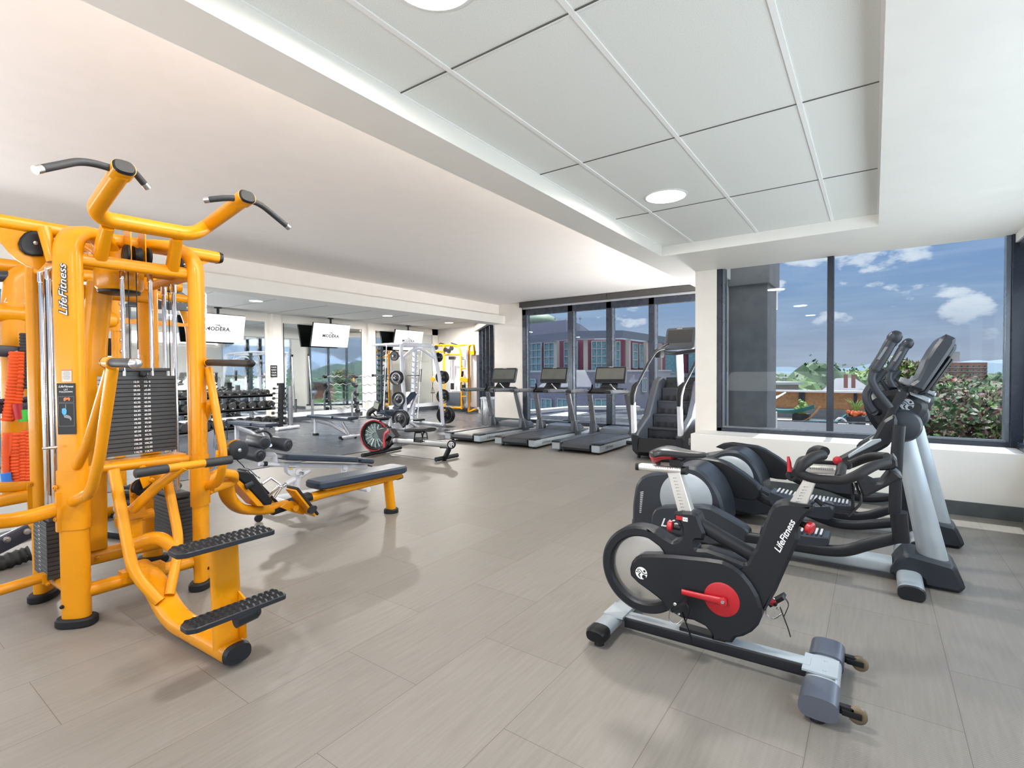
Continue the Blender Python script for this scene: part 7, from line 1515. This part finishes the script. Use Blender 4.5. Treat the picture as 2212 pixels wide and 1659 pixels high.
# fixed curl bars on their rack
cr_ = thing('curl_bar_rack', 'grey tube rack holding fixed curl bars before the column', 'rack', (-11.9, 9.4, 0)); XC = -11.95
def c7(X_, Y_, x=XC): return ux(700+X_/5.288, 760+Y_/5.288, x)
q = MB(); q.tube(fillet([c7(322, 745), c7(320, 490), c7(330, 460), c7(365, 420)], .06), .028, 12); q.tube([c7(400, 750), c7(360, 290)], .028, 12); q.tube([c7(300, 762)-V((.2, 0, 0)), c7(440, 768)+V((.25, 0, 0))], .03, 12); b2 = V((0, .95, 0)); q.tube([c7(400, 750)+b2, c7(365, 290)+b2], .028, 12); q.tube([V((XC, c7(400, 750).y, .05)), V((XC, c7(400, 750).y+.95, .05))], .03, 12); q.build('rack_tubes', UPR, cr_)
for i, (X_, Y_, r) in enumerate(((362, 282, .052), (358, 380, .062), (370, 476, .066), (372, 573, .068), (382, 670, .070))):
    p = c7(X_, Y_, XC+.08); t = thing('curl_barbell', 'black ended fixed curl bar, %s from the top on the tube rack' % ordn[i], 'barbell', p, 0, 'curl bars on the tube rack')
    for y in (0, 1.05): q = MB(); q.lathe(p+V((0, y-.05, 0)), (0, 1, 0), [(0, r*.8), (.012, r), (.09, r), (.105, r*.8)], 16); q.build('weight_end', DBL, t)
    q = MB(); pp = [p+V((0, .05+.9*k/8+.03, .022*(1 if k % 2 else -1)*(0 < k < 8))) for k in range(9)]; q.tube([p]+pp+[p+V((0, 1.05, 0))], .013, 8); q.build('bent_bar', CHR, t)
# small notice on the column
sg = thing('wall_notice', 'small black notice with white lettering on the mirror column', 'sign', ux(591.5, 802, XM+.125)); a, b = ux(584, 789, XM+.122), ux(599, 815, XM+.122)
q = MB(); q.bx(XM+.12, a.y, b.z, XM+.126, b.y, a.z); q.build('notice_board', BLK, sg, smooth=0)
q = MB(); cy = (a.y+b.y)/2; h = a.z-b.z; w = b.y-a.y
for k, s in enumerate(('PLEASE', 'RE-RACK', 'YOUR', 'WEIGHTS')): q.merge(text_mb(s, h*.17, (XM+.1265, cy, a.z-h*(.17+.22*k)), (0, 1, 0), (0, 0, 1), .001, width=w*.72))
q.build('notice_lettering', PRNT, sg, smooth=0)
# ================================================================ big training frame behind the yellow station
XS_ = -5.6
sy = thing('training_frame', 'big yellow training frame with dark name panel behind the cable station', 'gym machine', (XS_, 1.6, 0))
q = MB(); q.tube([V((XS_, -.6, 1.78)), V((XS_, 1.66, 1.78))], (.075, .07), 18, e=2.6, up=(0, 0, 1)); q.lathe(V((XS_, 1.66, 1.78)), (0, 1, 0), [(0, .072), (.02, .06), (.03, .03)], 18); q.build('cross_beam', YEL, sy)
q = MB(); q.tube([V((XS_-.1, -.6, 2.17)), V((XS_-.1, 2.25, 2.17))], (.05, .055), 16, e=2.6, up=(0, 0, 1)); q.tube([V((XS_+.1, 1.45, 2.07)), V((XS_+.1, 2.30, 2.02))], (.03, .04), 14, up=(0, 0, 1)); q.build('overhead_beam', YEL, sy)
q = MB(); q.tube(fillet([ux(33, 1075, XS_), ux(30, 660, XS_), ux(36, 600, XS_), ux(60, 590, XS_)], .12), (.078, .06), 18, up=(1, 0, 0), e=2.7); q.build('left_post', YEL, sy)
q = MB(); q.tube([V((XS_, 1.68, 0)), V((XS_, 1.68, 2.05))], .045, 16); q.tube([V((XS_, 1.68, 1.68)), V((XS_, 1.68, 1.9))], .055, 16)
q.build('right_post', YEL, sy)
q = MB(); [bolt(q, V((XS_+.05, 1.70, z)), (1, .3, 0), .012) for z in (2.0, 1.93, 1.86, 1.79, 1.69, 1.60, 1.5)]; q.build('post_bolts', BOLT, sy)
q = MB(); q.tube([V((XS_-.3, 2.42, 0)), V((XS_-.3, 2.42, 1.8)), V((XS_-.3, 2.30, 2.1))], .05, 14, fil=.2); q.tube([V((XS_-.02, 1.0, .05)), V((XS_-.02, 2.1, .05))], .05, 12); q.build('rear_post', YEL, sy)
q = MB(); P = [ux(a, b, XS_-.15) for a, b in [(262, 612), (330, 620), (385, 625), (402, 637), (408, 655), (408, 672), (262, 661)]]; q.prism(P, (-.04, 0, 0), .004); pn = q.build('name_panel', mat('slate_panel', (.055, .065, .085), .35), sy)
a, b = ux(283, 637, XS_-.149), ux(396, 646, XS_-.149); X_ = (b-a).normalized(); X_ = V((0, 1, 0)); Yv = V((0, 0, 1))
text_mb('SYNRGY360', .11, (a+b)/2+V((.004, 0, .0)), X_, Yv, .002, width=(b-a).length*1.06, offset=.002).build('panel_lettering', PRNT, pn, smooth=0)
q = MB(); bolt(q, ux(272, 653, XS_-.148), (1, 0, 0), .012); bolt(q, ux(405, 665, XS_-.148), (1, 0, 0), .01); q.build('panel_bolts', BOLT, pn)
q = MB(); P = [ux(a, b, XS_-.2) for a, b in [(268, 684), (276, 688), (284, 690), (300, 688), (312, 686), (330, 691), (350, 694), (366, 691), (380, 696), (398, 699), (412, 696), (412, 706), (268, 699)]]; q.prism(P, (-.03, 0, 0)); q.build('wavy_bar', YEL, sy)
q = MB(); P = [ux(a, b, XS_+.05) for a, b in [(52, 620), (44, 628), (38, 645), (36, 665), (38, 690), (54, 693)]]; q.prism(P, (-.05, 0, 0), .004); lp_ = q.build('logo_plate', mat('dark_brown_plate', (.03, .022, .015), .4), sy)
text_mb('LifeFitness', .055, ux(50, 652, XS_+.053), X_, Yv, .002, shear=.3).build('logo', PRNT, lp_, smooth=0)
q = MB(); q.tube([ux(-30, 756, XS_+.1), ux(56, 762, XS_+.1)], (.035, .045), 12, up=(0, 0, 1), e=5); q.tube([ux(-30, 880, XS_+.1), ux(60, 880, XS_+.1)], (.04, .05), 12, up=(0, 0, 1), e=4); q.tube([ux(-30, 870, XS_+.15), ux(60, 862, XS_+.15)], .02, 8); q.tube([ux(-30, 1192, XS_+.6), ux(66, 1145, XS_+.6)], (.04, .055), 12, up=(0, 0, 1), e=4); q.tube([ux(-20, 597, XS_), ux(30, 597, XS_)], .045, 10); q.build('dark_cross_bars', mat('navy_black_bar', (.03, .033, .048), .4), sy)
q = MB(); [bolt(q, ux(a, b, c), (1, 0, 0), .018) for a, b, c in ((37, 764, XS_+.15), (15, 1166, XS_+.66), (59, 1148, XS_+.66))]; q.build('bar_bolts', BOLT, sy)
q = MB(); [q.cyl(ux(-10, z, XS_-.2), ux(20, z, XS_-.2), .014, seg=8) for z in (738, 775, 812, 848, 905, 940, 1010)]; q.build('rungs', mat('copper_rung', (.25, .14, .10), .4, .5), sy)
q = MB(); q.cyl(V((XS_+.1, .95, 0)), V((XS_+.1, .95, .05)), .11, seg=20); q.cyl(V((XS_, 1.68, 0)), V((XS_, 1.68, .04)), .09, seg=20); q.build('rubber_foot', RUB, sy)
# grey post and black boxes between
q = MB(); q.bx(XS_-.6, 1.78, 1.3, XS_-.5, 1.95, 2.0); o = q.build('grey_locker_panel', mat('panel_grey', (.32, .34, .37), .4), sy, smooth=0)
q = MB(); q.box(ux(232, 750, XS_-.2), (.1, .22, .16)); q.box(ux(190, 640, XS_-.4), (.1, .3, .12)); q.box(ux(232, 640, XS_-.4), (.1, .2, .14)); q.build('black_boxes', BLK, sy, smooth=0)
# resistance ropes hanging on the frame
def rope(pts, r, m_, name, label, x=XS_+.18, cat='resistance band', grp='bands hanging at the left edge'):
    t = thing(name, label, cat, ux(pts[-1][0], pts[-1][1], x), 0, grp); P = fillet([ux(a, b, x) for a, b in pts], .1, 4); L = [P[0]]; 
    for a, b in zip(P[:-1], P[1:]):
        n = max(1, int((b-a).length/.012)); L += [a+(b-a)*(k/n) for k in range(1, n+1)]
    q = MB(); q.tube(L, [r*(1+.22*(i % 2)) for i in range(len(L))], 10); q.build('sleeve', m_, t); return t
ORG = mat('orange_sleeve', (.75, .085, .01), .6, 0, .15)
rope([(33, 760), (30, 820), (22, 880), (16, 910)], .034, ORG, 'resistance_band', 'orange ruched band hanging from the upper dark bar, left strand')
rope([(44, 760), (42, 820), (36, 860), (30, 905)], .034, ORG, 'resistance_band', 'orange ruched band hanging from the upper dark bar, right strand')
rope([(54, 720), (55, 800), (56, 840)], .03, mat('black_sleeve', (.03, .03, .032), .6), 'resistance_band', 'black ruched band beside the yellow post at the left')
for i, (pts, lb) in enumerate((([(14, 935), (12, 970), (14, 1025)], 'thin orange band with a blue end, leftmost below the lower bar'), ([(22, 935), (24, 960), (18, 985)], 'short orange band loop below the lower dark bar'), ([(36, 935), (32, 980), (33, 1045)], 'orange band below the lower bar, left of a pair'), ([(48, 935), (48, 980), (47, 1045)], 'thick orange band below the lower bar beside the post'), ([(58, 930), (60, 980), (59, 1045)], 'orange band almost hidden by the yellow post'))):
    rope(pts, .020 if i < 2 else .029, ORG, 'resistance_band', lb)
for (a, b, m_, nm) in (((36, 872), (42, 905), RED, 'red'), ((50, 885), (51, 910), mat('green_cuff', (.05, .5, .05), .5), 'green'), ((12, 1022), (15, 1042), mat('blue_cuff', (.03, .2, .7), .5), 'blue')):
    q = MB(); q.tube([ux(*a, XS_+.22), ux(*b, XS_+.22)], (.03, .03), 10); o = q.build('band_cuff', m_, None); tag(o, '%s fabric cuff at the end of an orange band' % nm, 'band cuff')
rope([(-20, 1225), (20, 1210), (64, 1195)], .045, mat('black_rope', (.012, .012, .013), .6), 'battle_rope', 'thick black rope lying on the floor at the left edge', x=XS_+.9, cat='rope')
br = thing('battle_rope', 'coiled black and blue battle rope behind the yellow mast', 'rope', V((-5.2, 1.75, 0)), 0, 'ropes on the floor')
q = MB()
for k in range(4):
    c = V((-5.25, 1.78, .05+.075*k)); n = 28; q.tube([c+V((.28*math.cos(2*PI*i/n)*(1-.06*k), .22*math.sin(2*PI*i/n), .012*math.sin(5*i))) for i in range(n)], .03, 8, closed=True)
q.build('coil', mat('rope_blue_fleck', (.012, .025, .035), .55, 0, .9), br)
q = MB(); q.box(V((-5.0, 1.6, .03)), (.5, .5, .05), .3); o = q.build('floor_platform', BLK, None, bevel=.01); tag(o, 'low black platform on the floor behind the yellow mast', 'platform')

ub = thing('standing_barbell', 'slender steel bar standing upright against the mirror column', 'barbell', ux(665, 905, -12.2)); q = MB(); q.tube([V((-12.2, ux(668, 800, -12.2).y+.08, .12)), ux(667, 765, -12.2)], .014, 10); q.build('shaft', CHR, ub)
q = MB(); a = ux(667, 765, -12.2); q.lathe(a, (0, 0, 1), [(-.05, .03), (0, .035), (.01, .03)], 12); q.build('collar', BLK, ub); q = MB(); q.tube([V((-12.2, a.y+.08, 0)), V((-12.2, a.y+.08, .6))], .035, 12); q.box(V((-12.2, a.y+.08, .02)), (.4, .4, .04)); q.build('holder', UPR, ub)
